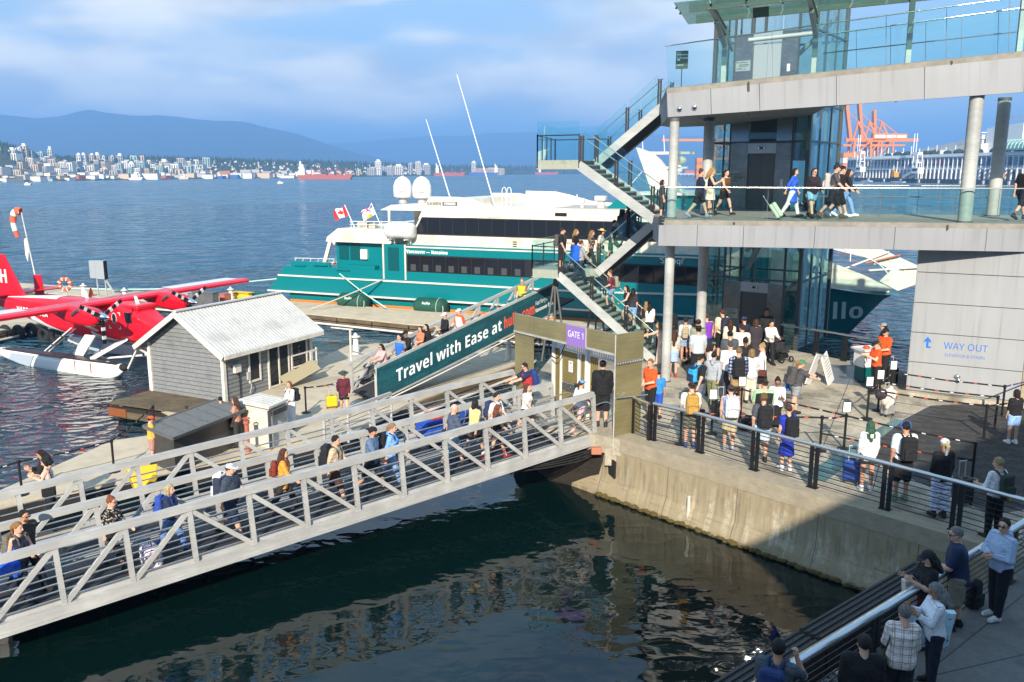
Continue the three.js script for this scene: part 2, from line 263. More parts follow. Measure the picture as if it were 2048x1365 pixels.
for (const a of [
  [0, 7, 304, 326, 'pale', 'pale slab tower cut by the left picture edge on the far shore', 0],
  [21, 37, 301, 330, 'pale', 'broad cream tower at the left end of the far skyline', 1],
  [37, 47, 297, 328, 'white', 'white tower just left of the tallest far tower', 0],
  [47, 59, 293, 328, 'tan', 'tallest brownish tower of the far skyline', 1],
  [59, 69, 302, 326, 'grey', 'grey tower right of the tallest far tower', 0],
  [78, 91, 306, 324, 'green', 'low glassy tower between the tallest tower and the disc topped one', 0],
  [100, 108, 299, 328, 'pale', 'slim tower with a white disc on its roof', 3],
  [99, 116, 318, 334, 'tan', 'tan block in front of the disc topped tower', 0],
  [60, 76, 322, 338, 'pale', 'pale stepped block below the tallest far tower', 0],
  [84, 110, 333, 352, 'white', 'wide white apartment block low on the far hillside', 1],
  [123, 139, 323, 345, 'grey', 'grey tower with dark middle left of the twin domed towers', 0],
  [140, 152, 331, 350, 'tan', 'small tan tower right of the grey dark middled tower', 0],
  [156, 164, 309, 342, 'white', 'left white tower of the pair with rounded tops', 2],
  [165, 174, 309, 342, 'white', 'right white tower of the pair with rounded tops', 2],
  [182, 191, 310, 338, 'tan', 'brown tower with rounded top right of the white pair', 2],
  [192, 203, 310, 338, 'pale', 'cream tower beside the brown round topped one', 1],
  [205, 213, 313, 330, 'pale', 'short cream tower right of the cream tower', 0],
  [221, 231, 313, 336, 'grey', 'narrow grey tower standing alone above the trees', 0],
  [236, 249, 312, 336, 'grey', 'twin ribbed grey tower right of the narrow grey one', 1],
  [199, 217, 337, 358, 'pale', 'ribbed pale block on the far waterfront', 0],
  [126, 146, 343, 362, 'white', 'square white block on the far waterfront', 0],
  [256, 271, 328, 356, 'white', 'white building with curved front on the far waterfront', 2],
  [273, 293, 325, 348, 'green', 'broad blue-green glass block on the far shore', 0],
  [307, 319, 330, 346, 'tan', 'orange-tan tower on the far shore', 0],
  [322, 338, 323, 346, 'pale', 'pair of cream ribbed towers joined together on the far shore', 1],
  [342, 361, 327, 348, 'green', 'wide greenish tower right of the cream ribbed pair', 0],
  [315, 332, 341, 356, 'green', 'low glassy block by the water below the cream ribbed pair', 0],
  [386, 407, 338, 358, 'green', 'pale green glass block near the far shipyard', 0],
  [713, 722, 341, 356, 'tan', 'tan silo block right of the red bulk ship', 0],
  [735, 751, 336, 356, 'grey', 'wide grey grain silo of the far terminal', 0],
  [751, 763, 323, 354, 'white', 'tall white head house of the far grain terminal', 1],
  [765, 786, 334, 356, 'grey', 'long silo block right of the tall white head house', 0],
  [788, 807, 332, 356, 'pale', 'pale silo block at the right end of the grain terminal', 1],
  [817, 825, 327, 352, 'grey', 'thin grey tower right of the grain terminal', 0],
  [831, 842, 324, 352, 'pale', 'square pale tower right of the grain terminal', 0],
  [844, 861, 330, 352, 'grey', 'cluster of grey towers left of the thin antenna', 1],
  [943, 952, 325, 350, 'pale', 'lone pale head tower in front of the antenna', 1],
  [953, 1010, 337, 350, 'tan', 'long low beige grain elevator right of the lone head tower', 0],
]) tower(...a);
// low waterfront buildings, sheds and houses: each a thing of its own
function lowBlock(name, xc, d, w, h, dep, m, label, group, roof) {
  const o = thing(name, label, name === 'far_house' ? 'house' : 'building', polar(xc, d, shoreH(xc, d) - 0.8), 0.5 * (R() - 0.5), group);
  farBox('wall', 0, w, h, dep, m, o);
  if (roof) { const g = share('roof', roofGeo, roof, o); g.scale.set(w * 1.1, h * 0.55, dep * 1.1); g.position.y = h; } else farBox('roof', 0, w * 1.02, 0.5, dep * 1.02, farMat.roof, o, 0, h, 0);
  return o;
}
const roofGeo = slab([[-0.5, 0], [0.5, 0], [0, 1]], 1).translate(0, 0, -0.5);
{
  const r = rng(91);
  for (let i = 0; i < 86; i++) { const px = 4 + 640 * Math.pow(i / 86, 1.02) + r() * 7, D = shoreD(px), row = i % 3, d = D + 6 + row * 26 + r() * 14, k = d / 1753; lowBlock('waterfront_building', px, d, (7 + 16 * r()) * k * 1.0, (5 + 9 * r() * (row ? 1 : 0.6)) * k, 10, [farMat.white, farMat.pale, farMat.pale, farMat.grey, farMat.tan, farMat.roofRed][Math.floor(r() * 5.15)], 'low pale building packed along the far waterfront', 'low buildings along the far waterfront'); }
  for (let i = 0; i < 74; i++) { const px = 6 + 410 * Math.pow((i + r()) / 74, 0.95), D = shoreD(px), d = D + 40 + 250 * r(), k = d / 1753, o = lowBlock('midrise_block', px, d, (7 + 9 * r()) * k, (11 + 13 * r()) * k, 12, [farMat.white, farMat.pale, farMat.pale, farMat.tan, farMat.grey, farMat.green][Math.floor(r() * 6)], 'pale mid rise block on the built up slope of the far shore', 'mid rise blocks on the far slope'); const b = o.children[0], n = 2 + Math.floor(r() * 3); for (let q = 0; q < n; q++) farBox('window_strip', 0, b.scale.x / n * 0.45, b.scale.y * 0.86, 0.3, farMat.dark, o, (q + 0.5) / n * b.scale.x - b.scale.x / 2, b.scale.y * 0.06, 6); }
  for (let i = 0; i < 270; i++) { const px = i < 60 ? r() * 330 : 300 + 560 * Math.pow(r(), 0.8), D = shoreD(px), d = D + 70 + 400 * Math.pow(r(), 0.9), k = d / 1753; lowBlock('far_house', px, d, (3.6 + 4.2 * r()) * k, (2.2 + 2.0 * r()) * k, 5.5 * k, [farMat.white, farMat.white, farMat.pale, farMat.tan][Math.floor(r() * 4)], 'small pale house among the trees of the far hillside', 'houses on the far hillside', r() < 0.5 ? farMat.roof : farMat.grey); }
  for (const [x, w, h, c, l] of [[70, 34, 11, 'pale', 'long beige office block with flat roof on the far left waterfront'], [97, 22, 6, 'green', 'pale green shed on the far left waterfront'], [298, 40, 13, 'pale', 'long pale market hall on the far waterfront'], [325, 24, 8, 'roofRed', 'pink-red roofed hall on the far waterfront'], [438, 22, 6, 'blue', 'left blue barge shed of the far shipyard'], [469, 14, 8, 'blue', 'right blue barge shed of the far shipyard'], [490, 30, 11, 'white', 'long white shipyard hall'], [452, 22, 13, 'rust', 'rust red shipyard workshop'], [528, 30, 11, 'tan', 'beige shipyard hall with open front'], [567, 44, 6, 'pale', 'low pale quay shed left of the red bulk ship'], [415, 20, 9, 'white', 'white shed at the left end of the shipyard']]) { const D = shoreD(x), k = (D + 10) / 1753; lowBlock('quay_shed', x, D + 4 + (c === 'rust' ? 30 : 0), w * k, h * k, 9, farMat[c], l); }
}
function ship(px0, px1, py, h, hull, label, house = 0.08, cranes = 4) {
  const d = EYE * FOCAL / (py - 342), L = (px1 - px0) / 1753 * d, k = d / FOCAL, H = h * k, o = thing('bulk_ship', label, 'ship', polar((px0 + px1) / 2, d, 0), 0);
  const pl = [[-L / 2, 0], [L / 2 - H * 0.8, 0], [L / 2, H * 1.15], [L / 2 - H, H], [-L / 2, H * 1.0]];
  part('hull', slab(pl, L * 0.14, 0.2).translate(0, -0.2, -L * 0.14), hull, o);
  part('lower_hull', bx(L * 0.93, H * 0.42, L * 0.143, -L * 0.012, H * 0.18, -L * 0.07), farMat.roofRed, o);
  part('bridge_house', [bx(L * 0.1, H * 1.6, L * 0.12, 0, H * 1.8, 0), bx(L * 0.07, H * 0.8, L * 0.13, 0, H * 3, 0), bx(L * 0.03, H * 1.0, L * 0.04, -L * 0.03, H * 3.6, 0)].map((g) => g.translate(-L / 2 + L * house, 0, -L * 0.07)), farMat.white, o);
  for (let i = 0; i < cranes; i++) { const x = mix(-0.26, 0.36, i / Math.max(1, cranes - 1)) * L; part('deck_crane', [bx(L * 0.012, H * 1.7, L * 0.012, x, H * 1.85, -L * 0.07), beam(V(x, H * 2.5, -L * 0.07), V(x + L * 0.1, H * 1.7, -L * 0.07), L * 0.008, L * 0.008)], farMat.red, o); }
  for (let i = 0; i < cranes + 1; i++) part('hatch', bx(L * 0.1, H * 0.25, L * 0.09, mix(-0.32, 0.4, i / cranes) * L, H * 1.1, -L * 0.07), farMat.red, o);
}
ship(594, 705, 358.5, 8.5, farMat.red, 'long red bulk carrier at anchor with white bridge at its left end', 0.08, 5);
ship(868, 931, 351.8, 6, farMat.red, 'smaller red ship beyond the thin antennas', 0.1, 3);
ship(938, 998, 350.8, 5.5, farMat.blue, 'blue hulled ship at the far grain elevator', 0.9, 3);
ship(1070, 1118, 349.2, 4.5, farMat.red, 'small distant red ship below the glass landing', 0.2, 2);
for (const [x, l, s] of [[368, 'orange and white tugboat on the far waterfront', 1], [272, 'white harbour ferry on the far waterfront', 1.25]]) { const d = shoreD(x) - 14, o = thing('harbour_boat', l, 'boat', polar(x, d, 0)); part('hull', slab([[-6, 1.6], [-5, 0], [5, 0], [6.5, 2.2], [-6, 1.6]], 4).scale(s, s, 1), s === 1 ? farMat.tan : farMat.white, o); part('wheelhouse', [bx(5 * s, 2.4 * s, 3.4, -0.5, 2.6 * s, 2), bx(2.4 * s, 2 * s, 2.6, 0.3, 4.6 * s, 2)], farMat.white, o); part('mast', bx(0.4, 4, 0.4, 0, 7 * s, 2), farMat.white, o); }
for (const [x, y, l] of [[54, 369.5, 'small white motorboat off the far left shore'], [560, 366.5, 'tiny white speedboat with a wake crossing the harbour']]) { const d = EYE * FOCAL / (y - 342), o = thing('speedboat', l, 'boat', polar(x, d, 0)); part('hull', slab([[-2.2, 1], [-2, 0], [1.6, 0], [2.8, 1.1]], 1.8, 0.05), M.white, o); part('cabin', bx(1.6, 0.9, 1.5, -0.4, 1.4, 0.9), M.white, o); }
for (const [x, y0, y1, lean, l] of [[474, 326, 346, -6, 'yellow shipyard crane leaning left on the far shore'], [494, 328, 346, -5, 'second yellow shipyard crane right of the first']]) { const d = shoreD(x) + 20, k = d / 1753, o = thing('shipyard_crane', l, 'crane', polar(x, d, 1)); const h = (346 - y0) * k; part('tower', bx(2 * k, h * 0.5, 2 * k, 0, h * 0.25, 0), farMat.tan, o); part('jib', beam(V(0, h * 0.4, 0), V(lean * k, h, 0), k, k), farMat.tan, o); }
// ---------------------------------------------------------------- the ferry
const FA = V(-15.9, 0, -59.6), FT = -0.39;
const fw = (s, y, z) => V(s, y, z).applyAxisAngle(V(0, 1, 0), FT).add(FA);       // ferry frame (length, height, towards the quay) -> world
M.teal = mat([0.0, 0.165, 0.185], 0.3, 0, { bumpMap: rep(T.rough, 4), bumpScale: 0.01 });
M.tealDark = mat([0.0, 0.075, 0.085], 0.35);
M.cream = mat([0.80, 0.76, 0.66], 0.4, 0, { map: rep(T.grime, 6) });
M.stripe = mat([0.75, 0.20, 0.03], 0.5);
M.rail = mat([0.60, 0.58, 0.52], 0.5);
M.deckGrey = mat([0.42, 0.43, 0.43], 0.8, 0, { map: rep(T.grime, 3) });
const ferry = thing('passenger_ferry', 'large teal and cream passenger catamaran moored along the floating dock', 'ferry', FA, FT);
{
  const F = ferry, BEAM = 11.6;
  const end = (y) => 36.85 + 0.72 * Math.min(y, 3.2) + 0.15 * Math.max(y - 3.2, 0), top = (s) => s < 30 ? 2.95 : 2.95 + 0.3 * ss(30, 33, s) - 0.6 * ss(33, 39, s);
  const zo = (s, y) => { const t = clamp((s - 29) / (end(y) - 29)); return -(2.6 * Math.pow(t, 1.25) + (0.4 + 1.9 * t) * (1 - clamp(y / 3.3)) * t) - (y < 1.1 ? 0.28 * (1 - ss(25, 29, s)) : 0); };
  const ys = [-0.5, 0.3, 1.08, 1.12, 1.7, 2.3, 2.95, 3.7], ns = 44, P = [], I = [];
  for (const side of [0, 1]) {
    const o = P.length / 3;
    for (let i = 0; i <= ns; i++) for (const y0 of ys) {
      const u = i / ns, s0 = y0 < 1.1 ? 0.24 : -1.4 + clamp((y0 - 1.15) / 1.1) * 1.0 + clamp((y0 - 2.2) / 0.7) * 0.45, s = mix(s0, end(y0), u), y = Math.min(y0, top(s));
      const z = zo(s, y0); P.push(s, y, side ? -BEAM - z : z);
    }
    const n = ys.length;
    for (let i = 0; i < ns; i++) for (let j = 0; j < n - 1; j++) { const a = o + i * n + j, b = a + n; side ? I.push(a, a + 1, b, a + 1, b + 1, b) : I.push(a, b, a + 1, a + 1, b, b + 1); }
  }
  const n = ys.length, half = (ns + 1) * n;                              // transom, stem and deck close the hull
  for (let j = 0; j < n - 1; j++) { I.push(j, j + 1, half + j, j + 1, half + j + 1, half + j); const e = ns * n + j; I.push(e, half + e, e + 1, e + 1, half + e, half + e + 1); }
  for (let i = 0; i < ns; i++) { const a = i * n + n - 1, b = a + n; I.push(a, b, half + a, b, half + b, half + a); }
  let g = new THREE.BufferGeometry(); g.setAttribute('position', new THREE.Float32BufferAttribute(P, 3)); g.setIndex(I);
  g = toCreasedNormals(g.toNonIndexed(), 0.5); part('hull', g, M.teal, F);
  const along = (y, s0, s1, w, h, m, name, dz = 0.02) => { const pts = []; for (let i = 0; i <= 28; i++) { const s = mix(s0, s1, i / 28); pts.push(V(s, y + (s > 22 ? (s - 22) * 0.028 * (y > 2 ? 1 : 0.1) : 0), zo(s, y) + dz)); } part(name, pts.slice(1).map((p, i) => beam(pts[i], p, w, h)), m, F); };
  along(2.28, -0.45, end(2.9) - 0.2, 0.12, 0.11, M.rail, 'rub_rail'); along(1.16, -1.4, 30, 0.14, 0.11, M.rail, 'rub_rail');
  along(0.46, 0.26, 33, 0.06, 0.26, M.stripe, 'waterline_stripe', 0.0);
  
  // teal saloon, aft house
  part('saloon', bx(24.5, 1.78, BEAM - 0.2, 8.05 + 12.25, 3.8, -BEAM / 2), M.teal, F);
  part('aft_house', [bx(4.1, 1.8, BEAM - 1.4, 6.0, 3.8, -BEAM / 2), bx(2.2, 0.28, 0.5, 6.2, 3.05, -0.35)], M.teal, F);
  for (const [x, w] of [[4.55, 0.72], [5.45, 0.72]]) part('vent_grille', bx(w, 1.1, 0.06, x, 4.05, -0.68), M.tealDark, F);
  part('side_door', rbx(0.8, 1.75, 0.08, 8.75, 3.62, -0.08, 0.05), M.tealDark, F);
  part('locker', rbx(0.5, 0.66, 0.2, 6.2, 3.9, -0.6), M.whiteClean, F);
  for (const s of [8.05, 9.69]) part('corner_post', bx(0.1, 2.3, 0.1, s, 3.55, 0.0), M.rail, F);
  part('saloon_trim', bx(20.5, 0.09, 0.06, 19.9, 4.56, -0.08), M.rail, F);
  part('side_bulwark', [bx(3.2, 0.5, 0.12, 2.2, 3.05, -0.1), bx(1.1, 0.06, 0.2, 3.1, 3.1, -0.0), bx(0.9, 0.06, 0.2, 1.4, 3.02, 0.0), bx(1, 0.06, 0.2, 4.9, 2.86, 0.02)], M.teal, F);
  const frame = mat([0.02, 0.02, 0.022], 0.3), seat = mat([0.22, 0.21, 0.2], 0.8);
  const pane = (sl, s1, y0, y1, slant, z, dir) => { const q = slab([[sl + 0.03 - slant * 0, y0], [s1 - 0.03, y0], [s1 - 0.03, y1], [sl + 0.03 + slant, y1]], 0.03); part('window', q.translate(0, 0, z), M.darkGlass, F); };
  part('window_band', bx(20.2, 1.12, 0.05, 9.75 + 10.1, 3.5, -0.08), frame, F);
  for (let i = 0; i < 21; i++) { const s = 9.82 + i * 0.915 + (i > 8 ? 0.7 : 0); pane(s, s + 0.9, 3.02, 3.98, 0, -0.06); if (i < 9) part('seat_back', rbx(0.38, 0.42, 0.02, s + 0.42, 3.24, -0.022, 0.01), mat([0.05, 0.05, 0.05], 0.5), F); }
  // cream upper deck
  const up = slab([[9.55, 4.69], [31, 4.69], [31, 7.05], [16.5, 7.2], [11.2, 7.2], [10.55, 6.4]], BEAM - 0.9).translate(0, 0, -BEAM + 0.45); part('upper_deck', up, M.cream, F);
  part('window_band', slab([[10.1, 5.38], [27.5, 5.38], [27.5, 6.48], [10.75, 6.48]], 0.05).translate(0, 0, -0.43), frame, F);
  for (let i = 0; i < 19; i++) { const s = 10.25 + i * 0.905; pane(i ? s : s + 0.0, s + 0.88, 5.44, 6.42, i ? 0 : 0.5, -0.395); }
  for (const [s, y] of [[11, 4.95], [12.6, 4.92], [14.3, 4.92], [19.1, 4.9], [24.2, 4.9]]) part('vent', rbx(0.36, 0.2, 0.05, s, y, -0.44), mat([0.55, 0.54, 0.55], 0.5), F);
  for (let k = 0; k < 3; k++) part('fairlead_slot', bx(0.26, 0.05, 0.05, 17.2, 4.8 + k * 0.14, -0.44), M.black, F);
  part('upper_vent', bx(0.75, 0.2, 0.06, 20.2, 6.82, -0.44), M.black, F);
  part('aft_balcony', slab([[3.5, 4.72], [8.5, 4.72], [8.6, 5.55], [4.45, 5.58], [3.6, 5.0]], BEAM - 0.6, 0.03).translate(0, 0, -BEAM + 0.4), M.cream, F);
  part('roof_overhang', [slab([[7.35, 6.85], [11.2, 6.85], [11.2, 7.22], [8.2, 7.2]], BEAM - 2).translate(0, 0, -BEAM + 1.1), bx(0.14, 1.3, 0.14, 8.05, 6.2, -0.9), bx(1.9, 1.5, 6, 9.7, 6.1, -6)], M.cream, F);
  part('upper_bulkhead', bx(1.8, 0.6, 0.06, 9.75, 6.05, -2.9), mat([0.5, 0.5, 0.5], 0.6), F);
  const fair = [[10.5, 6.4], [10.9, 7.1], [11.3, 7.74], [13.2, 7.74], [14.2, 7.6], [15.4, 7.22], [16.6, 7.12], [16.6, 6.6]];
  part('funnel_fairing', [slab(fair, 0.5, 0.04).translate(0, 0, -0.95), slab(fair, 0.5, 0.04).translate(0, 0, -BEAM + 0.5), bx(2.2, 0.5, BEAM - 1.6, 12.2, 7.35, -BEAM / 2)], M.cream, F);
  part('roof_deck', bx(14.5, 0.1, BEAM - 2, 23.6, 7.12, -BEAM / 2), M.deckGrey, F);
  part('walkway_bulwark', slab([[16.0, 7.2], [16.1, 8.1], [18.2, 8.06], [19.2, 7.86], [20.6, 7.5], [24, 7.22]], 0.1).translate(0, 0, -5.2), M.cream, F);
  for (let k = 0; k < 7; k++) part('bulwark_rib', bx(0.05, 0.7, 0.06, 16.4 + k * 0.55, 7.55, -5.07), M.cream, F);
  for (const s of [15.2, 15.55]) part('ladder_hoop', hose([V(s, 7.2, -3.2), V(s, 8.25, -3.2), V(s + 0.12, 8.36, -3.2), V(s + 0.24, 8.25, -3.2), V(s + 0.24, 7.2, -3.2)], 0.025, 6, 24), M.whiteClean, F);
  for (const [s, y, w] of [[20.9, 7.35, 0.35], [22.1, 7.5, 0.7], [18.6, 7.3, 0.25], [24.6, 7.3, 0.3]]) part('roof_fitting', [cyl(w * 0.35, 0.4, s, 7.15, -2.4, 12), rbx(w, 0.3, w * 0.7, s, y + 0.25, -2.4, 0.05)], M.white, F);
  part('wheelhouse', [slab([[22.6, 7.15], [33.0, 7.15], [32.4, 8.0], [23.6, 8.0]], 8).translate(0, 0, -9.8)], M.teal, F);
  part('wheelhouse_roof', bx(8.6, 0.12, 8.6, 28.2, 8.06, -5.8), M.cream, F);
  part('mast', slab([[24.6, 8.0], [26.6, 8.0], [24.6, 10.4], [23.5, 10.8]], 0.8, 0.05).translate(0, 0, -6.2), M.cream, F);
  part('radar_arm', [bx(3.0, 0.16, 0.5, 25.6, 10.5, -5.8), bx(2.0, 0.12, 0.4, 25.7, 9.6, -5.8), ball(0.42, 26.1, 10.05, -5.8, 1.2, 0.7, 1)], M.cream, F);
  part('crosstree', [rod(V(23.8, 10.6, -5.8), V(23.7, 12.2, -5.8), 0.03), rod(V(25.2, 10.5, -5.8), V(25.1, 11.6, -5.8), 0.03), rod(V(24, 9.6, -5.8), V(22.8, 8, -5.0), 0.03)], M.white, F);
  for (const s of [7.35, 8.85]) { part('radome', lathe([[0, 0.0], [0.5, 0.0], [0.64, 0.12], [0.66, 0.5], [0.64, 0.85], [0.5, 1.2], [0.26, 1.42], [0, 1.5]], 24).translate(s, 7.55, -4), M.whiteClean, F); part('radome_foot', cyl(0.3, 0.4, s, 7.18, -4), M.galv, F);
    const t = sign(0.5, 0.2, (g, w, h) => text(g, 'SAIL', w / 2, h / 2, h * 0.85, '#222'), { cut: true, px: 128 }); t.name = 'lettering'; t.position.set(s + 0.3, 8.0, -4 + 0.6); t.rotation.y = 0.45; F.add(t); }
  // foredeck: cream bulwark, boarding door and rails
  part('bow_bulwark', slab([[31, 3.2], [38.7, 2.85], [39.0, 3.0], [37.4, 3.75], [34.5, 4.85], [31, 5.3]], 0.12).rotateY(0.3).translate(1.6, 0, 8.85), M.cream, F);
  part('bow_deck', slab([[30.5, -1.4], [38.6, -3], [38.6, -8.6], [30.5, -10.2]], 0.1).rotateX(Math.PI / 2).translate(0, 2.86, 0), M.deckGrey, F);
  const dz = -4.4;
  part('bow_ramp', [beam(V(33.6, 5.75, dz), V(37.6, 4.85, dz), 0.1, 0.75), beam(V(37.6, 4.85, dz), V(40.4, 3.6, dz), 0.1, 0.8), beam(V(37.5, 4.45, dz - 1.3), V(40.2, 3.45, dz - 1.3), 2.4, 0.08), slab([[38.2, 3.3], [39.2, 2.8], [40.4, 3.35], [38.9, 4.1]], 0.1).translate(0, 0, dz + 0.9)], M.rail, F);
  for (let k = 0; k < 8; k++) { const p = V(33.9 + k * 0.8, 6.13 - k * (k < 5 ? 0.18 : 0.25), dz + 0.08); part('ramp_rib', bx(0.06, 0.8, 0.06, p.x, p.y - 0.35, p.z), M.cream, F); }
  part('ramp_strut', [beam(V(36.2, 3.8, dz + 0.2), V(38.6, 4.9, dz + 0.2), 0.09, 0.09), beam(V(37.6, 3.8, dz + 0.2), V(40.2, 4.1, dz + 0.2), 0.1, 0.1)], M.rail, F);
  part('ramp_cylinder', rod(V(37.4, 4.2, dz + 0.3), V(39.2, 4.75, dz + 0.3), 0.05), farMat.rust, F);
  for (let k = 0; k < 5; k++) part('bow_rail_post', rod(V(31.8 + k * 1.2, 4.9 - k * 0.12, -1.2 - k * 0.35), V(31.8 + k * 1.2, 6.0 - k * 0.2, -1.2 - k * 0.35), 0.03), M.whiteClean, F);
  part('bow_rail', hose([V(31.8, 6.0, -1.2), V(34.4, 5.55, -1.9), V(36.6, 5.0, -2.6), V(38.2, 4.2, -3.2), V(38.9, 3.3, -3.6)], 0.035, 6, 24), M.whiteClean, F);
  part('mooring_box', rbx(0.75, 0.38, 0.1, 33.9, 3.0, -0.95, 0.05), M.rail, F);
  // aft rails, davit, raft, flags
  part('stern_davit', [beam(V(2.3, 2.95, -1.6), V(3.0, 4.9, -1.6), 0.2, 0.26), beam(V(3.0, 4.9, -1.6), V(3.9, 3.7, -1.6), 0.2, 0.3), beam(V(2.9, 4.9, -1.6), V(2.9, 4.6, -3.4), 0.2, 0.2)], M.cream, F);
  for (let k = 0; k < 6; k++) part('stern_rail_post', rod(V(0.5 + k * 0.62, 2.95, -0.5), V(0.75 + k * 0.62, 3.45, -0.5), 0.022), M.whiteClean, F);
  part('stern_rail', [rod(V(0.6, 3.45, -0.5), V(3.9, 3.5, -0.5), 0.022), rod(V(0.55, 3.2, -0.5), V(3.9, 3.25, -0.5), 0.016)], M.whiteClean, F);
  part('coiled_line', [0, 1, 2].map((k) => new THREE.TorusGeometry(0.22, 0.05, 6, 14).rotateX(1.4).translate(3.0 + k * 0.35, 3.12 + 0.05 * k, -1.0)), M.stripe, F);
  for (let k = 0; k < 7; k++) part('balcony_rail_post', rod(V(5.0 + k * 0.6, 5.58, -1), V(5.0 + k * 0.6, 6.05, -1), 0.02), M.whiteClean, F);
  part('balcony_rail', [rod(V(4.9, 6.05, -1), V(9, 6.1, -1), 0.025), rod(V(4.9, 5.85, -1), V(9, 5.88, -1), 0.016)], M.whiteClean, F);
  part('deck_stow', [rbx(0.9, 0.4, 0.8, 5.5, 5.75, -2, 0.05), rbx(0.5, 0.35, 0.5, 6.3, 5.72, -1.7, 0.05)], M.rope, F);
  part('life_raft', lathe([[0, -1], [0.4, -1], [0.5, -0.85], [0.5, -0.5], [0.53, -0.48], [0.53, -0.4], [0.5, -0.38], [0.5, 0.38], [0.53, 0.4], [0.53, 0.48], [0.5, 0.5], [0.5, 0.85], [0.4, 1], [0, 1]], 22).rotateZ(Math.PI / 2).translate(9.4, 5.6, 0.05), M.whiteClean, F);
  part('raft_cradle', [8.75, 9.95].flatMap((s) => [beam(V(s, 4.75, -0.3), V(s + 0.25, 6.1, 0.48), 0.08, 0.08), bx(0.08, 0.08, 0.9, s, 5.05, 0.1)]), M.whiteClean, F);
  const letters = (s, y, w, h, draw, z, name, ry = 0, px = 1024, rx = 0) => { const t = sign(w, h, draw, { cut: true, px }); t.name = name; t.position.set(s, y, z); t.rotation.set(rx, ry, 0); F.add(t); };
  letters(11.25, 4.27, 3.0, 0.36, (g, w, h) => text(g, 'Vancouver — Nanaimo', w / 2, h / 2, h * 0.86, '#f4f6f4', { max: w }), -0.04, 'lettering');
  letters(27.1, 4.3, 1.9, 0.62, (g, w, h) => text(g, '‘Sthuqi’', w / 2, h * 0.45, h * 0.72, '#f4f6f4', { max: w, weight: 'normal' }), -0.04, 'lettering');
  letters(12.2, 7.35, 2.2, 0.3, (g, w, h) => { text(g, 'DAMEN', w * 0.25, h / 2, h * 0.95, '#2b3138', { max: w * 0.46 }); g.fillStyle = '#5a6068'; g.fillRect(w * 0.52, h * 0.1, w * 0.48, h * 0.8); text(g, 'FERRIES', w * 0.76, h / 2, h * 0.7, '#f0efe8', { max: w * 0.44 }); }, -0.39, 'lettering');
  { const t = sign(4.2, 1.7, (g, w, h) => text(g, 'hullo', w / 2, h * 0.5, h * 0.86, '#e9eeec', { max: w * 0.98, weight: 'bold' }), { cut: true, px: 1024 }), g = new THREE.PlaneGeometry(4.2, 1.7, 30, 14), p = g.attributes.position; t.name = 'hull_lettering'; for (let i = 0; i < p.count; i++) { const s = 35.75 + p.getX(i), y = 1.55 + p.getY(i); p.setXYZ(i, s, y, zo(s, y) + 0.03); } g.computeVertexNormals(); t.geometry = g; F.add(t); }
  // thin aerials
  for (const [a, b] of [[[12.7, 7.7, -0.6], [11.08, 12.59, -0.6]], [[15.81, 7.2, -0.6], [13.27, 15.23, -0.6]]]) { part('aerial', rod(V(...a), V(...b), 0.045, 6, 0.022), M.whiteClean, F); part('aerial_foot', cyl(0.08, 0.5, a[0], a[1] - 0.4, a[2]), M.white, F); }
}
// flags fly from the ferry's after deck
function flag(name, label, s0, y0, s1, y1, w, h, draw, drop) {
  const f = thing(name, label, 'flag', FA, FT);
  part('flag_pole', rod(V(s0, y0, -0.9), V(s1, y1, -0.9), 0.03, 8), M.whiteClean, f);
  const g = new THREE.PlaneGeometry(w, h, 14, 8), p = g.attributes.position;
  for (let i = 0; i < p.count; i++) { const u = p.getX(i) / w + 0.5, v = p.getY(i) / h + 0.5; p.setXYZ(i, -u * w * 0.86 + (v - 1) * h * -0.42, (v - 1) * h * 0.9 - u * w * drop - 0.05 * Math.sin(u * 7), 0.09 * Math.sin(u * 8 + v * 2)); }
  g.computeVertexNormals();
  const base = sign(1, 1, draw, { px: 256 }); const m = base.material; m.side = THREE.DoubleSide; const c = new THREE.Mesh(g, m); c.name = 'flag_cloth'; c.position.set(s1 + 0.02, y1 - 0.05, -0.9); c.castShadow = true; f.add(c);
}
flag('national_flag', 'red and white maple leaf flag on a leaning pole at the ferry stern', 5.35, 5.6, 4.6, 7.15, 1.15, 0.68, (g, w, h) => {
  g.translate(w, 0); g.scale(-1, 1); g.fillStyle = '#f4f2ee'; g.fillRect(0, 0, w, h); g.fillStyle = '#d3202a'; g.fillRect(0, 0, w * 0.25, h); g.fillRect(w * 0.75, 0, w * 0.25, h);
  g.translate(w / 2, h / 2); g.beginPath(); const L = [[0, -0.36], [0.05, -0.25], [0.1, -0.28], [0.08, -0.12], [0.15, -0.18], [0.17, -0.13], [0.25, -0.14], [0.2, -0.02], [0.24, 0.02], [0.12, 0.14], [0.13, 0.19], [0.02, 0.17], [0.02, 0.33]]; g.moveTo(0, -0.36 * h); for (const [x, y] of L) g.lineTo(x * w * 0.95, y * h); for (const [x, y] of L.slice().reverse()) g.lineTo(-x * w * 0.95, y * h); g.fill();
}, 0.35);
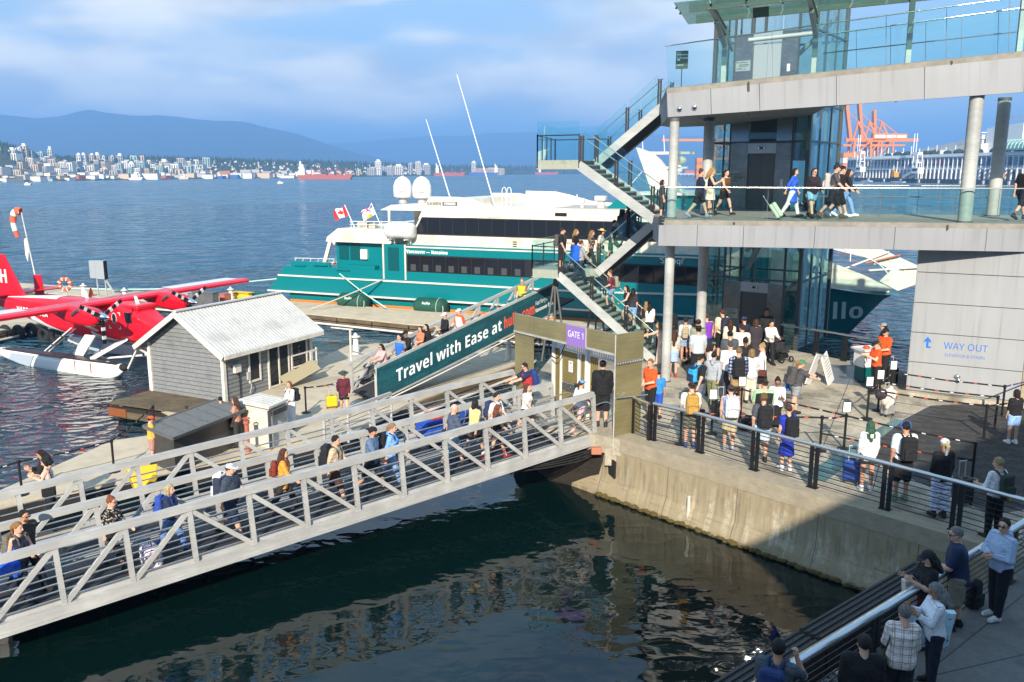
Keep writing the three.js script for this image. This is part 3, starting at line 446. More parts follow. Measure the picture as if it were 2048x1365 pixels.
flag('provincial_flag', 'flag with blue waves, red cross and golden sun on the second stern pole', 7.41, 5.75, 6.69, 7.3, 1.0, 0.7, (g, w, h) => {
  g.translate(w, 0); g.scale(-1, 1); g.fillStyle = '#f2f2f2'; g.fillRect(0, 0, w, h); g.fillStyle = '#1d3f8f'; g.fillRect(0, 0, w, h * 0.4); g.strokeStyle = '#f2f2f2'; g.lineWidth = h * 0.1; g.beginPath(); g.moveTo(0, 0); g.lineTo(w, h * 0.4); g.moveTo(w, 0); g.lineTo(0, h * 0.4); g.stroke(); g.fillStyle = '#c8102e'; g.fillRect(0, h * 0.16, w, h * 0.08); g.fillRect(w * 0.46, 0, w * 0.08, h * 0.4);
  g.strokeStyle = '#1d3f8f'; g.lineWidth = h * 0.05; for (let k = 0; k < 4; k++) { g.beginPath(); for (let x = 0; x <= w; x += 6) g.lineTo(x, h * (0.48 + k * 0.13) + Math.sin(x / w * 18) * h * 0.03); g.stroke(); }
  g.fillStyle = '#f0a818'; g.beginPath(); g.arc(w / 2, h, w * 0.3, Math.PI, 0); g.fill();
}, 0.55);

// ---------------------------------------------------------------- docks and floats
function pontoon(name, poly, top, label, m = M.floatTop) {       // concrete deck with timber walers along its sides
  const st = struct(name, prism(poly, top - 0.12, top), m);
  struct('float_hull', prism(poly.map(([x, z]) => [x, z]), -0.7, top - 0.13), M.timberDark); return st;
}
function walers(st, poly, top, edges) {
  for (const [i, k] of edges) { const a = V(poly[i][0], 0, poly[i][1]), b = V(poly[k][0], 0, poly[k][1]), d = b.clone().sub(a), L = d.length(), n = V(-d.z, 0, d.x).normalize().multiplyScalar(0.09), cnt = Math.round(L / 3.1), cx = poly.reduce((t, q) => t + q[0], 0) / poly.length, cz = poly.reduce((t, q) => t + q[1], 0) / poly.length; if ((a.x + b.x) / 2 * n.x + (a.z + b.z) / 2 * n.z < cx * n.x + cz * n.z) n.negate(); part('edge_pipe', rod(a.clone().addScaledVector(n, 2.2).setY(0.1), b.clone().addScaledVector(n, 2.2).setY(0.1), 0.07), M.white, st);
    for (const y of [top - 0.16, top - 0.42]) for (let j = 0; j < cnt; j++) { const p = a.clone().addScaledVector(d, (j + 0.02) / cnt).add(n), q = a.clone().addScaledVector(d, (j + 0.98) / cnt).add(n); p.y = q.y = y; part('waler', beam(p, q, 0.16, 0.2), M.timber, st); } }
}
const dkp = (s, z) => { const p = fw(s, 0, z); return [p.x, p.z]; };
const dock = [dkp(-42, 0.75), dkp(24, 0.75), dkp(24, 5.9), dkp(13, 5.5), dkp(5, 4.6), dkp(-42, 3.6)];
walers(pontoon('floating_dock', dock, 0.6), dock, 0.6, [[2, 3], [3, 4], [4, 5]]);
{ const A = at(244, 588, 0.6), B = at(-30, 640, 0.6), C = at(-30, 668, 0.6), D = at(300, 596, 0.6); const f = [[A.x, A.z], [B.x, B.z], [C.x - 0.5, C.z + 1.8], [D.x, D.z]]; walers(pontoon('seaplane_float', f, 0.56), f, 0.56, [[3, 2]].map(([a, b]) => [b, a])); }
const FL = [[-16.6, -19.6], [-5.5, -28.2], [-4.05, -31.9], [0.2, -38.9], [1.0, -42.0], [-3.8, -44.2], [-8.4, -43.4], [-9.6, -38.6], [-12.0, -35.2], [-13.2, -31.2], [-11.6, -29.6], [-12.3, -28.0], [-13.3, -27.4], [-14.4, -22.8]];
walers(pontoon('gangway_float', FL, 0.6), FL, 0.6, [[2, 3], [3, 4], [4, 5], [5, 6]].map(([a, b]) => [a, b]));
for (const [px, py] of [[10, 668], [36, 668], [62, 664], [88, 672], [112, 676], [-14, 668]]) { const p = at(px, py, 0.25); const t = solo('tyre_fender', 'old black tyre hung as a fender on the seaplane float', 'tyre', new THREE.TorusGeometry(0.36, 0.15, 10, 20).rotateY(-0.5).translate(p.x, 0.28, p.z), M.rubber, 'tyres along the seaplane float'); }
// timber stage under the shed
const stage = thing('timber_stage', 'rotting timber stage with rusty edge below the grey shed', 'stage');
{
  const a = at(218, 806, 0.62), b = at(405, 833, 0.62), c = at(290, 775, 0.62), ux = b.clone().sub(a), L = ux.length(); ux.normalize(); const n = V(ux.z, 0, -ux.x); if (n.z > 0) n.negate();
  const N = 15; for (let i = 0; i < N; i++) { const p = a.clone().addScaledVector(n, (i + 0.5) * 0.145), q = p.clone().addScaledVector(ux, L + 1.8); p.y = q.y = 0.6 + 0.008 * R(); p.addScaledVector(ux, -0.05 * R()); part('plank', beam(p, q, 0.132, 0.05), M.timber, stage); }
  const s = (o, y, h, m, l0 = 0, l1 = L + 1.6, nm = 'edge_beam') => { const p = a.clone().addScaledVector(ux, l0).addScaledVector(n, o), q = a.clone().addScaledVector(ux, l1).addScaledVector(n, o); p.y = q.y = y; part(nm, beam(p, q, 0.16, h), m, stage); };
  s(0.05, 0.22, 0.26, M.timber); s(1.9, 0.3, 0.4, M.timberDark); s(0.07, 0.42, 0.14, M.timberDark, 0, L + 1.6, 'dark_slot'); s(0.0, 0.3, 0.3, mat([0.25, 0.075, 0.02], 0.95, 0, { map: rep(T.grime, 0.7) }), 0, 0.9, 'rusty_plate');
  part('float_log', [rod(a.clone().add(V(0, -0.55, 0)).addScaledVector(n, 0.6), a.clone().add(V(0, -0.55, 0)).addScaledVector(n, 0.6).addScaledVector(ux, L), 0.28), rod(a.clone().add(V(0, -0.55, 0)).addScaledVector(n, 1.6), a.clone().add(V(0, -0.55, 0)).addScaledVector(n, 1.6).addScaledVector(ux, L), 0.28)], M.timberDark, stage);
}
// white pedestal lights
const bol = thing('dock_pedestal', 'white lighthouse shaped pedestal beside the stainless gate panel', 'pedestal', at(1017, 722, 0.6), 0, 'white dock pedestals');
part('pedestal_body', lathe([[0.2, 0], [0.2, 0.06], [0.15, 0.1], [0.12, 0.78], [0, 0.78]], 12), M.whiteClean, bol); part('pedestal_cap', lathe([[0, 1.06], [0.08, 1.0], [0.1, 0.92], [0.24, 0.88], [0.24, 0.83], [0.12, 0.79], [0, 0.79]], 14), M.white, bol);
for (const [px, py, l] of [[712, 708, 'white lighthouse shaped pedestal at the water edge right of the shed'], [168, 596, 'white dock pedestal right of the orange life ring'], [250, 606, 'white dock pedestal right of the grey notice cabinet'], [462, 604, 'white dock pedestal beyond the shed roof ridge']]) copy(bol, l).position.copy(at(px, py, 0.6));
// windsock
{
  const p = at(78, 590, 0.6), w = thing('windsock', 'orange and white striped windsock drooping from a tall pole', 'windsock', p);
  part('pole', rod(V(0, 0, 0), V(-0.65, 5.9, 0), 0.055, 8, 0.035), M.white, w);
  const pts = [V(-0.72, 5.95, 0), V(-1.0, 6.0, 0), V(-1.22, 5.7, 0), V(-1.3, 5.2, 0), V(-1.22, 4.6, 0), V(-1.1, 4.15, 0)], cv = new THREE.CatmullRomCurve3(pts);
  for (let k = 0; k < 5; k++) { const q = [0, 1, 2, 3].map((i) => cv.getPoint((k + i / 3) / 5)); part('sock_band', new THREE.TubeGeometry(new THREE.CatmullRomCurve3(q), 8, 0.27 - k * 0.03, 12), k % 2 ? M.whiteClean : mat([0.8, 0.11, 0.05], 0.8), w); }
  part('tattered_flag', slab([[0, 0], [0.16, 0.9], [0.05, 1.7], [-0.1, 1.6], [-0.12, 0.5]], 0.02).translate(-0.55, 2.4, 0.02), M.whiteClean, w);
}
{ const p = at(136, 618, 0.6), r = thing('life_ring_post', 'orange life ring mounted on a thin post on the seaplane float', 'life ring', p); part('post', cyl(0.04, 1.3, 0, 0, 0, 8), M.galv, r); part('life_ring', new THREE.TorusGeometry(0.36, 0.1, 10, 24).translate(0, 1.62, 0.08), mat([0.62, 0.09, 0.035], 0.6), r); for (let k = 0; k < 8; k++) part('rope_band', bx(0.06, 0.23, 0.23).translate(0, 0.36, 0).rotateZ(k * Math.PI / 4 + 0.39).translate(0, 1.62, 0.08), M.white, r); part('ring_back', cyl(0.12, 0.05, 0, 1.6, 0, 8).rotateX(0), M.black, r); }
{ const p = at(200, 594, 0.6), r = thing('notice_cabinet', 'grey double sided notice cabinet on thin legs at the dock', 'cabinet', p, -0.35); part('cabinet', [rbx(0.55, 1.25, 0.3, -0.35, 1.95, 0), rbx(0.75, 1.3, 0.22, 0.35, 1.95, 0.08)], mat([0.42, 0.45, 0.47], 0.4, 0.3), r); part('door_edge', bx(0.05, 1.3, 0.28, 0.76, 1.95, 0.05), M.black, r); for (const x of [-0.15, 0.6]) part('leg', bx(0.07, 1.4, 0.07, x, 0.7, 0), M.galv, r); part('brace', beam(V(0.7, 1.2, 0), V(1.3, 0.3, 0), 0.09, 0.09), M.galv, r); }
{ const p = at(182, 593, 0.58), c = thing('traffic_cone', 'small orange traffic cone on the seaplane float', 'cone', p); part('cone', cyl(0.2, 0.6, 0, 0.03, 0, 14, 0.04), M.orange, c); part('base', bx(0.42, 0.04, 0.42, 0, 0.02, 0), M.orange, c); }
// fenders
for (const [s, l] of [[10.2 - 4.2, 'dark green wrapped fender under the ferry side, left of the two by the dock'], [16.4 - 4.6, 'dark green wrapped fender under the ferry side, right of the two by the dock']]) { const f = thing('hull_fender', l, 'fender', fw(s, 0.6, 0.55), FT); part('fender_body', lathe([[0, -1.1], [0.42, -1.08], [0.55, -0.9], [0.58, 0], [0.55, 0.9], [0.42, 1.08], [0, 1.1]], 18).rotateZ(Math.PI / 2).translate(0, 0.25, 0), mat([0.006, 0.075, 0.05], 0.45, 0, { bumpMap: rep(T.rough, 0.8), bumpScale: 0.04 }), f); part('lashing', [hose([V(1.0, 0.5, 0.35), V(1.1, 0, 0.6), V(0.4, -0.2, 0.7), V(1.2, -0.25, 0.5)], 0.03, 5), new THREE.TorusGeometry(0.58, 0.025, 6, 24).rotateY(Math.PI / 2).translate(0.62, 0.25, 0)], M.rope, f); const t = sign(0.6, 0.3, (g, w, h) => text(g, 'hullo', w / 2, h / 2, h * 0.8, '#cfe0da'), { cut: true, px: 128 }); t.name = 'lettering'; t.position.set(-0.1, 0.53, 0.52); t.rotation.x = -0.5; f.add(t); }
{ const f = thing('hull_fender', 'dark green wrapped fender at the ferry stern corner', 'fender', fw(-1.5, 0.6, 0.6), FT); part('fender_body', lathe([[0, -1.0], [0.4, -0.98], [0.5, -0.8], [0.52, 0], [0.5, 0.8], [0.4, 0.98], [0, 1.0]], 16).rotateZ(Math.PI / 2), mat([0.006, 0.075, 0.05], 0.45), f); }
// mooring lines
for (const [a, b, l, sag] of [[[4.7, 2.6, 0.15], [9.0, 0.7, 1.4], 'pale green mooring line slanting down from the ferry side to the dock', 0.1], [[8.0, 2.35, 0.15], [4.6, 0.66, 3.4], 'tan mooring line slanting from the ferry rail down to the dock edge', 0.05], [[-0.4, 2.0, -0.3], [-18, 0.7, 2.4], 'long pale mooring line running left from the ferry stern to the dock', 0.35]]) { const p = fw(...a), q = fw(...b), m = p.clone().lerp(q, 0.5); m.y -= sag; solo('mooring_line', l, 'rope', hose([p, m, q], 0.045, 6, 20), l.includes('tan') ? M.rope : mat([0.40, 0.62, 0.55], 0.9)); }
for (const [px, py, w, h, l, c] of [[372, 608, 0.9, 0.75, 'grey power box on the dock behind the seaplane', 'galv'], [412, 612, 1.7, 0.9, 'dark grey equipment locker on the dock behind the shed', 'galvDark'], [450, 606, 0.45, 0.6, 'red fire box on the dock behind the shed', 'roofRed'], [485, 600, 1.5, 0.5, 'yellow kayak shaped float on the dock behind the shed', 'yellow']]) { const p = at(px, py, 0.6), o = thing('dock_box', l, 'box', p, -0.4); part('box', rbx(w, h, 0.6, 0, h / 2, 0, c === 'yellow' ? 0.24 : 0.03, 4), M[c] ?? farMat[c], o); part('lid', rbx(w * 1.04, 0.05, 0.64, 0, h + 0.025, 0), M[c] ?? farMat[c], o); }

// ---------------------------------------------------------------- seaplane
M.planeRed = mat([0.68, 0.008, 0.022], 0.22, 0);
M.planeWhite = mat([0.80, 0.79, 0.76], 0.3);
M.planeGrey = mat([0.36, 0.42, 0.50], 0.5);
{
  const S = thing('seaplane', 'red and white twin propeller seaplane on floats tied behind the grey shed', 'seaplane', [-20.75, 0, -42.3], -0.467);
  const st = [[-8.2, 2.55, 0.1, 0.12], [-7.0, 2.5, 0.2, 0.34], [-5.0, 2.405, 0.435, 0.586], [-3.0, 2.285, 0.663, 0.837], [-1.0, 2.22, 0.798, 0.958], [1.0, 2.21, 0.821, 0.983], [2.7, 2.21, 0.821, 0.983], [3.5, 2.14, 0.775, 0.857], [4.15, 1.99, 0.661, 0.63], [4.8, 1.91, 0.479, 0.454], [5.25, 1.86, 0.251, 0.252], [5.42, 1.84, 0.023, 0.025]];
  const loft = (st, pw, n = 28) => { const P = [], I = []; for (const [x, y, w, h] of st) for (let k = 0; k < n; k++) { const a = k / n * Math.PI * 2, c = Math.cos(a), s = Math.sin(a), f = (v) => Math.sign(v) * Math.pow(Math.abs(v), pw); P.push(x, y + h * f(s), w * f(c)); } for (let i = 0; i < st.length - 1; i++) for (let k = 0; k < n; k++) { const a = i * n + k, b = i * n + (k + 1) % n, c = a + n, d = b + n; I.push(a, b, c, b, d, c); } const g = new THREE.BufferGeometry(); g.setAttribute('position', new THREE.Float32BufferAttribute(P, 3)); g.setIndex(I); g.computeVertexNormals(); return g; };
  const fine = []; for (let i = 0; i < st.length - 1; i++) for (let k = 0; k < 3; k++) { const t = k / 3, a = st[i], b = st[i + 1]; fine.push(a.map((v, j) => mix(v, b[j], t))); } fine.push(st.at(-1));
  part('fuselage', loft(fine, 0.62), M.planeRed, S);
  const shell = (x0, x1, f, name, m, off) => { const n = 30, rows = 8, P = [], I = []; const sec = (x) => { let i = 0; while (i < st.length - 2 && st[i + 1][0] < x) i++; const t = (x - st[i][0]) / (st[i + 1][0] - st[i][0]); return st[i].map((v, j) => mix(v, st[i + 1][j], t)); }; for (let i = 0; i <= n; i++) for (let j = 0; j <= rows; j++) { const u = i / n, x = mix(x0, x1, u), s = sec(x), [lo, hi] = f(u), a = mix(lo, hi, j / rows), pw = (v) => Math.sign(v) * Math.pow(Math.abs(v), 0.62); P.push(x, s[1] + (s[3] + off) * pw(Math.sin(a)), (s[2] + off) * pw(Math.cos(a))); } for (let i = 0; i < n; i++) for (let j = 0; j < rows; j++) { const a = i * (rows + 1) + j, b = a + rows + 1; I.push(a, b, a + 1, a + 1, b, b + 1); } const g = new THREE.BufferGeometry(); g.setAttribute('position', new THREE.Float32BufferAttribute(P, 3)); g.setIndex(I); g.computeVertexNormals(); m = m.clone(); m.side = THREE.DoubleSide; part(name, g, m, S); };
  shell(0.6, 4.6, (u) => [-1.5, -0.2 - 0.95 * Math.pow(u, 0.8) - 0.1], 'white_belly', M.planeWhite, 0.012);
  shell(-4.4, -1.6, (u) => [-1.2 + 0.2 * (1 - u), -0.1 - 0.75 * u], 'white_sweep', M.planeWhite, 0.012);
  shell(-6.6, -2.2, () => [1.0, 2.1], 'white_spine', M.planeWhite, 0.014);
  const T1 = sign(3.0, 0.5, (g, w, h) => text(g, 'HARBOUR AIR', w / 2, h / 2, h * 0.88, '#f6f3ea', { max: w, weight: 'bold' }), { cut: true, px: 512 }); T1.name = 'lettering'; T1.position.set(-3.9, 2.34, 0.72); T1.rotation.y = -0.11; S.add(T1);
  // wing and nacelles
  const foil = [[-1.5, 0.0], [-0.8, 0.09], [-0.2, 0.12], [0.1, 0.1], [0.24, 0.03], [0.22, -0.05], [0, -0.1], [-0.8, -0.05]].map(([x, y]) => [x * 1.05 + 1.75, y * 1.2]);
  part('wing', slab(foil, 17.2).translate(0, 3.2, -8.6), M.planeRed, S);
  part('wing_top_panel', [bx(1.1, 0.012, 4.6, 1.05, 3.345, -6.0), bx(1.1, 0.012, 3.8, 1.05, 3.345, 6.4)].map((g) => g.translate(0, -0.012, 0)), mat([0.6, 0.6, 0.62], 0.5), S);
  part('cabin_top', rbx(3.6, 0.3, 1.2, 1.9, 3.0, 0, 0.12, 3), M.planeRed, S);
  for (const s of [-1, 1]) {
    const n = new THREE.Group(); n.name = 'engine'; n.position.set(0, 0, s * 2.55); S.add(n);
    part('nacelle', loft([[0, 3.1, 0.05, 0.05], [0.8, 3.02, 0.3, 0.24], [1.6, 2.95, 0.42, 0.42], [2.6, 2.88, 0.42, 0.46], [3.3, 2.86, 0.36, 0.42], [3.62, 2.9, 0.25, 0.26], [3.64, 2.9, 0.02, 0.02]], 0.75, 20), M.planeRed, n);
    part('intake', ball(0.16, 3.5, 2.62, 0, 1, 0.8, 1.1), M.black, n);
    part('exhaust', cyl(0.09, 0.5, 0, 0, 0, 10).rotateZ(-1.0).translate(2.3, 2.95, 0.42), M.stainless, n);
    part('spinner', lathe([[0, 0.62], [0.06, 0.56], [0.17, 0.3], [0.24, 0], [0, 0]], 18).rotateZ(-Math.PI / 2).translate(3.62, 2.92, 0), mat([0.75, 0.76, 0.78], 0.12, 1), n);
    for (let k = 0; k < 3; k++) { const a = k * Math.PI * 2 / 3 + Math.PI, r = 1.12, b = new THREE.Group(); const bl = part('propeller_blade', bx(0.05, r, 0.17, 0, r / 2 + 0.12, 0), M.black, n); bl.position.set(3.78, 2.92, 0); bl.rotation.x = a; for (const y of [0.55, 0.95]) { const w = part('blade_band', bx(0.056, 0.16, 0.175, 0, y, 0), M.whiteClean, bl); } }
    part('wing_strut', beam(V(1.0, 1.65, -s * 2.55 + s * 0.6), V(1.2, 3.1, s * 0.55), 0.22, 0.07), M.planeWhite, n);
  }
  // tail
  part('fin', slab([[-8.3, 2.5], [-5.0, 2.75], [-5.6, 3.1], [-6.9, 5.05], [-8.4, 5.05]], 0.16, 0.03).translate(0, 0, -0.08), M.planeRed, S);
  const hh = sign(0.95, 0.95, (g, w, h) => text(g, 'H', w * 0.5, h * 0.52, h * 1.05, '#f6f3ea'), { cut: true, px: 128 }); hh.name = 'fin_letter'; hh.position.set(-6.85, 3.95, 0.125); S.add(hh);
  part('tailplane', slab([[-8.2, -0.05], [-6.7, -0.05], [-6.55, 0.02], [-6.9, 0.08], [-8.2, 0.02]], 5.9).translate(0, 2.95, -2.95), M.planeRed, S);
  for (const s of [-1, 1]) part('finlet', slab([[-7.6, 2.35], [-6.8, 2.35], [-6.95, 3.75], [-7.55, 3.75]], 0.07).translate(0, 0, s * 2.1), M.planeRed, S);
  // windows
  const cab = (x0, x1, y0, y1, z, o = 0) => part('cabin_window', slab([[x0 + o, y0], [x1 + o, y0], [x1, y1], [x0, y1]], 0.02, 0.03).translate(0, 0, z), M.darkGlass, S);
  for (const x of [0.05, 0.75, 1.75, 2.35]) { const w = part('cabin_window', new THREE.SphereGeometry(0.2, 12, 8).scale(0.75, 1.15, 0.15), M.darkGlass, S); w.position.set(x, 2.5, 0.815); part('window_frame', new THREE.TorusGeometry(0.2, 0.02, 6, 18).scale(0.78, 1.18, 1), mat([0.6, 0.55, 0.5], 0.4), S).position.set(x, 2.5, 0.825); }
  cab(3.05, 3.42, 2.35, 2.8, 0.77, 0.06);
  const ws = mat([0.35, 0.42, 0.5], 0.05, 0.6);
  for (const [z, ry] of [[0.4, 0.5], [0.1, 0.12], [-0.3, -0.3]]) { const w = part('windscreen', rbx(0.03, 0.5, 0.34, 0, 0, 0), ws, S); w.position.set(3.9 - Math.abs(z) * 0.35, 2.66, z * 1.12); w.rotation.set(0, -ry, 0.85); }
  for (const [x, h] of [[-0.6, 0.42], [3.0, 0.38], [1.2, 0.15]]) part('antenna', slab([[0, 0], [0.22, 0], [0.05, h], [-0.1, h]], 0.05).translate(x, 3.12, 0), M.planeWhite, S);
  for (const [x, y, a] of [[2.72, 2.78, 0], [2.72, 2.0, 3], [2.05, 2.0, 2]]) part('rescue_mark', [bx(0.16, 0.045, 0.01, x, y, 0.835), bx(0.045, 0.16, 0.01, x + (a > 1.5 && a < 2.5 ? -0.06 : 0.06), y - (a ? -0.06 : 0.06), 0.835)], M.whiteClean, S);
  // floats and struts
  for (const s of [-1, 1]) {
    const f = new THREE.Group(); f.name = 'float'; f.position.set(-0.1, 0, s * 1.95); S.add(f);
    part('float_hull', loft([[-4.9, 0.48, 0.06, 0.1], [-4.7, 0.42, 0.2, 0.2], [-2.2, 0.22, 0.36, 0.42], [-0.8, 0.12, 0.42, 0.52], [1.5, 0.12, 0.42, 0.55], [3.2, 0.2, 0.38, 0.48], [4.0, 0.36, 0.22, 0.28], [4.3, 0.45, 0.04, 0.08]], 0.55, 20), M.planeWhite, f);
    part('float_deck', loft([[-4.85, 0.585, 0.03, 0.02], [-4, 0.62, 0.26, 0.02], [-0.8, 0.66, 0.4, 0.02], [2.2, 0.68, 0.38, 0.02], [3.9, 0.63, 0.2, 0.03], [4.2, 0.55, 0.02, 0.02]], 0.7, 12), M.black, f);
    part('grey_patch', slab([[-3.6, 0.22], [-2.0, -0.05], [-1.6, 0.56], [-3.3, 0.55]], 0.01).rotateY(0.04 * 0).translate(0, 0, 0.4), M.planeGrey, f);
    part('bow_bumper', ball(0.2, 4.25, 0.5, 0, 1.2, 0.9, 1), M.rubber, f);
    for (const x of [1.4, 2.5]) part('red_stripe', bx(0.06, 0.5, 0.01, x, 0.38, 0.425), farMat.rust, f);
    part('mooring_loop', new THREE.TorusGeometry(0.42, 0.018, 5, 20, Math.PI).rotateY(Math.PI / 2).translate(-4.2, 0.25, 0), M.rope, f);
  }
  for (const s of [-1, 1]) {
    part('float_strut', beam(V(2.9, 1.6, s * 0.4), V(1.9, 0.66, s * 1.95), 0.5, 0.1), M.planeWhite, S);
    part('float_strut', slab([[0.2, 0.66], [1.0, 0.66], [2.0, 1.75], [1.3, 1.75]], 0.08).translate(0, 0, s * 1.6), M.planeWhite, S);
    part('spreader_bar', rod(V(1.6, 0.6, s * 1.9), V(3.2, 0.62, s * 0.1), 0.05), M.planeWhite, S);
    const lad = new THREE.Group(); lad.name = 'boarding_ladder'; S.add(lad);
    for (const dx of [0, 0.32]) part('ladder_rail', rod(V(-1.8 + dx, 0.65, s * 1.7), V(-0.9 + dx, 1.75, s * 0.75), 0.03), M.whiteClean, lad);
    for (const t of [0.3, 0.65]) part('ladder_step', bx(0.5, 0.04, 0.18, -1.64 + 0.9 * t, 0.65 + 1.1 * t, s * (1.7 - 0.95 * t)), M.timber, lad);
  }
}
// ---------------------------------------------------------------- the grey shed
{
  const N = V(-11.05, 0.6, -32.2), dl = V(0.45, 0, -0.893), dw = V(-0.893, 0, -0.45), L = 5.0, W = 3.95, H = 2.05, RH = 3.3;
  const s = thing('dock_shed', 'grey clapboard shed with white trim and pale metal roof on the float', 'shed', N, Math.atan2(-dl.x, -dl.z) );
  // local: -z runs along the length, -x across the gable
  const ang = s.rotation.y; const lx = V(1, 0, 0).applyAxisAngle(V(0, 1, 0), ang); const sx = lx.dot(dw) > 0 ? 1 : -1;
  M.board = mat([0.235, 0.255, 0.275], 0.75, 0, { map: rep(T.grime, 2.4), bumpMap: rep(T.wood, 2), bumpScale: 0.002 });
  M.trim = mat([0.72, 0.70, 0.66], 0.6, 0, { map: rep(T.grime, 2) });
  part('wall', [slab([[0, 0], [W * sx, 0], [W * sx, H], [W / 2 * sx, RH], [0, H]], L - 0.1).translate(0, 0, -L + 0.05)], M.board, s);
  const bh = 0.17; for (let i = 0; i < 19; i++) { const y = i * bh, y1 = y + bh; const half = (yy) => yy < H ? W / 2 : Math.max(0, W / 2 * (1 - (yy - H) / (RH - H))); const a = half(y), b = half(Math.min(y1, RH)); if (a < 0.1) continue; const c = W / 2 * sx; part('clapboard', slab([[c - a, y], [c + a, y], [c + b, y1 - 0.004], [c - b, y1 - 0.004]], 0.022).rotateX(-0.0).translate(0, 0, 0.05).applyMatrix4(new THREE.Matrix4().makeShear(0, 0, 0, 0, 0, 0)), M.board, s).rotation.x = 0; part('board_lip', bx(a * 2, 0.02, 0.012, c, y + 0.004, 0.07), M.seam, s); }
  for (let i = 0; i < 12; i++) part('clapboard', bx(0.02, bh - 0.008, L - 0.06, -0.01 * sx, i * bh + bh / 2, -L / 2), M.board, s), part('board_lip', bx(0.014, 0.02, L - 0.06, -0.018 * sx, i * bh + 0.004, -L / 2), M.seam, s);
  const X = (v) => v * sx;
  for (const [x, z] of [[0, 0.06], [W, 0.06], [0, -L]]) part('corner_trim', bx(0.14, H + 0.02, 0.14, X(x), H / 2, z - 0.0), M.trim, s);
  // roof: two slopes of ribbed metal
  const ov = 0.42, e = 0.45, sl = (RH - H) / (W / 2), rt = mat([0.62, 0.63, 0.63], 0.4, 0.15, { map: rep(T.grime, 3) });
  for (const k of [0, 1]) {
    const x0 = k ? W + ov : -ov, y0 = H - ov * sl + 0.12, x1 = W / 2, y1 = RH + 0.12;
    const g = slab([[X(x0), y0], [X(x1), y1], [X(x1), y1 + 0.05], [X(x0), y0 + 0.05]].sort(() => 0), L + 2 * e).translate(0, 0, -L - e); part('roof_slope', g, rt, s);
    const n = 34; for (let i = 0; i <= n; i++) { const z = e - (L + 2 * e) * i / n; part('roof_rib', beam(V(X(x0), y0 + 0.06, z), V(X(x1), y1 + 0.06, z), 0.035, 0.03), rt, s); }
    part('barge_board', beam(V(X(x0), y0 - 0.05, e + 0.03), V(X(x1), y1 - 0.05, e + 0.03), 0.06, 0.2), M.trim, s);
    part('eave_board', bx(0.05, 0.16, L + 2 * e - 0.1, X(x0 + (k ? 0.03 : -0.03)), y0 - 0.03, -L / 2), M.trim, s);
  }
  part('ridge_cap', bx(0.24, 0.05, L + 2 * e, X(W / 2), RH + 0.2, -L / 2), rt, s);
  // openings in the long wall
  const ox = X(-0.035);
  const win = (name, z0, z1, y0, y1, mull) => { const g = new THREE.Group(); g.name = name; s.add(g); part('pane', bx(0.02, y1 - y0, z1 - z0, ox, (y0 + y1) / 2, -(z0 + z1) / 2), M.darkGlass, g); const b = []; for (const z of [z0, z1, ...mull]) b.push(bx(0.07, y1 - y0 + 0.1, 0.07, ox + X(-0.01), (y0 + y1) / 2, -z)); for (const y of [y0, y1]) b.push(bx(0.068, 0.08, z1 - z0, ox + X(-0.01), y, -(z0 + z1) / 2)); part('frame', b, M.trim, g); return g; };
  win('window', 1.25, 1.85, 0.55, 1.85, []); win('sliding_door', 2.35, 3.55, 0.06, 1.9, [2.95]); win('window', 3.75, 4.7, 0.3, 1.9, []);
  part('meter_box', rbx(0.14, 0.34, 0.34, X(-0.1), 1.25, -0.55, 0.02), M.trim, s); part('hose_bib', [hose([V(X(-0.1), 0.75, -1.15), V(X(-0.16), 0.4, -1.2), V(X(-0.1), 0.1, -1.15)], 0.02), bx(0.08, 0.3, 0.14, X(-0.09), 0.82, -1.15)], M.galv, s);
  part('conduit', rod(V(X(-0.06), 0, -0.7), V(X(-0.06), 1.1, -0.7), 0.018), M.black, s);
  part('downpipe', [rod(V(X(W + 0.1), 1.55, 0.1), V(X(W + 0.1), 0.05, 0.1), 0.035), rod(V(X(W + 0.35), 1.75, 0.2), V(X(W + 0.1), 1.5, 0.1), 0.035)], M.trim, s);
  part('eave_brace', [beam(V(X(W + 0.38), H - 0.28, 0.35), V(X(W + 1.0), 0.9, 0.35), 0.07, 0.07), beam(V(X(W + 0.38), H - 0.25, 0.3), V(X(W + 0.05), H - 0.5, 0.1), 0.07, 0.07)], M.trim, s);
  part('canopy_post', [bx(0.07, 1.9, 0.07, X(-1.05), 0.95, -L - 1.5), bx(1.2, 0.05, 0.07, X(-0.6), 1.9, -L - 1.5)], M.trim, s);
  part('porch_shelf', [bx(0.05, 0.05, 1.5, X(-0.5), 1.25, -4.1), bx(0.05, 0.05, 1.5, X(-0.5), 0.75, -4.1), bx(0.05, 0.9, 0.05, X(-0.5), 0.9, -4.8)], M.trim, s);
  part('hinged_board', beam(V(X(-0.45), 0.25, -2.7), V(X(-0.9), 0.75, -4.3), 0.6, 0.03, V(0.6, 0.8, 0)), mat([0.30, 0.26, 0.16], 0.8), s);
}
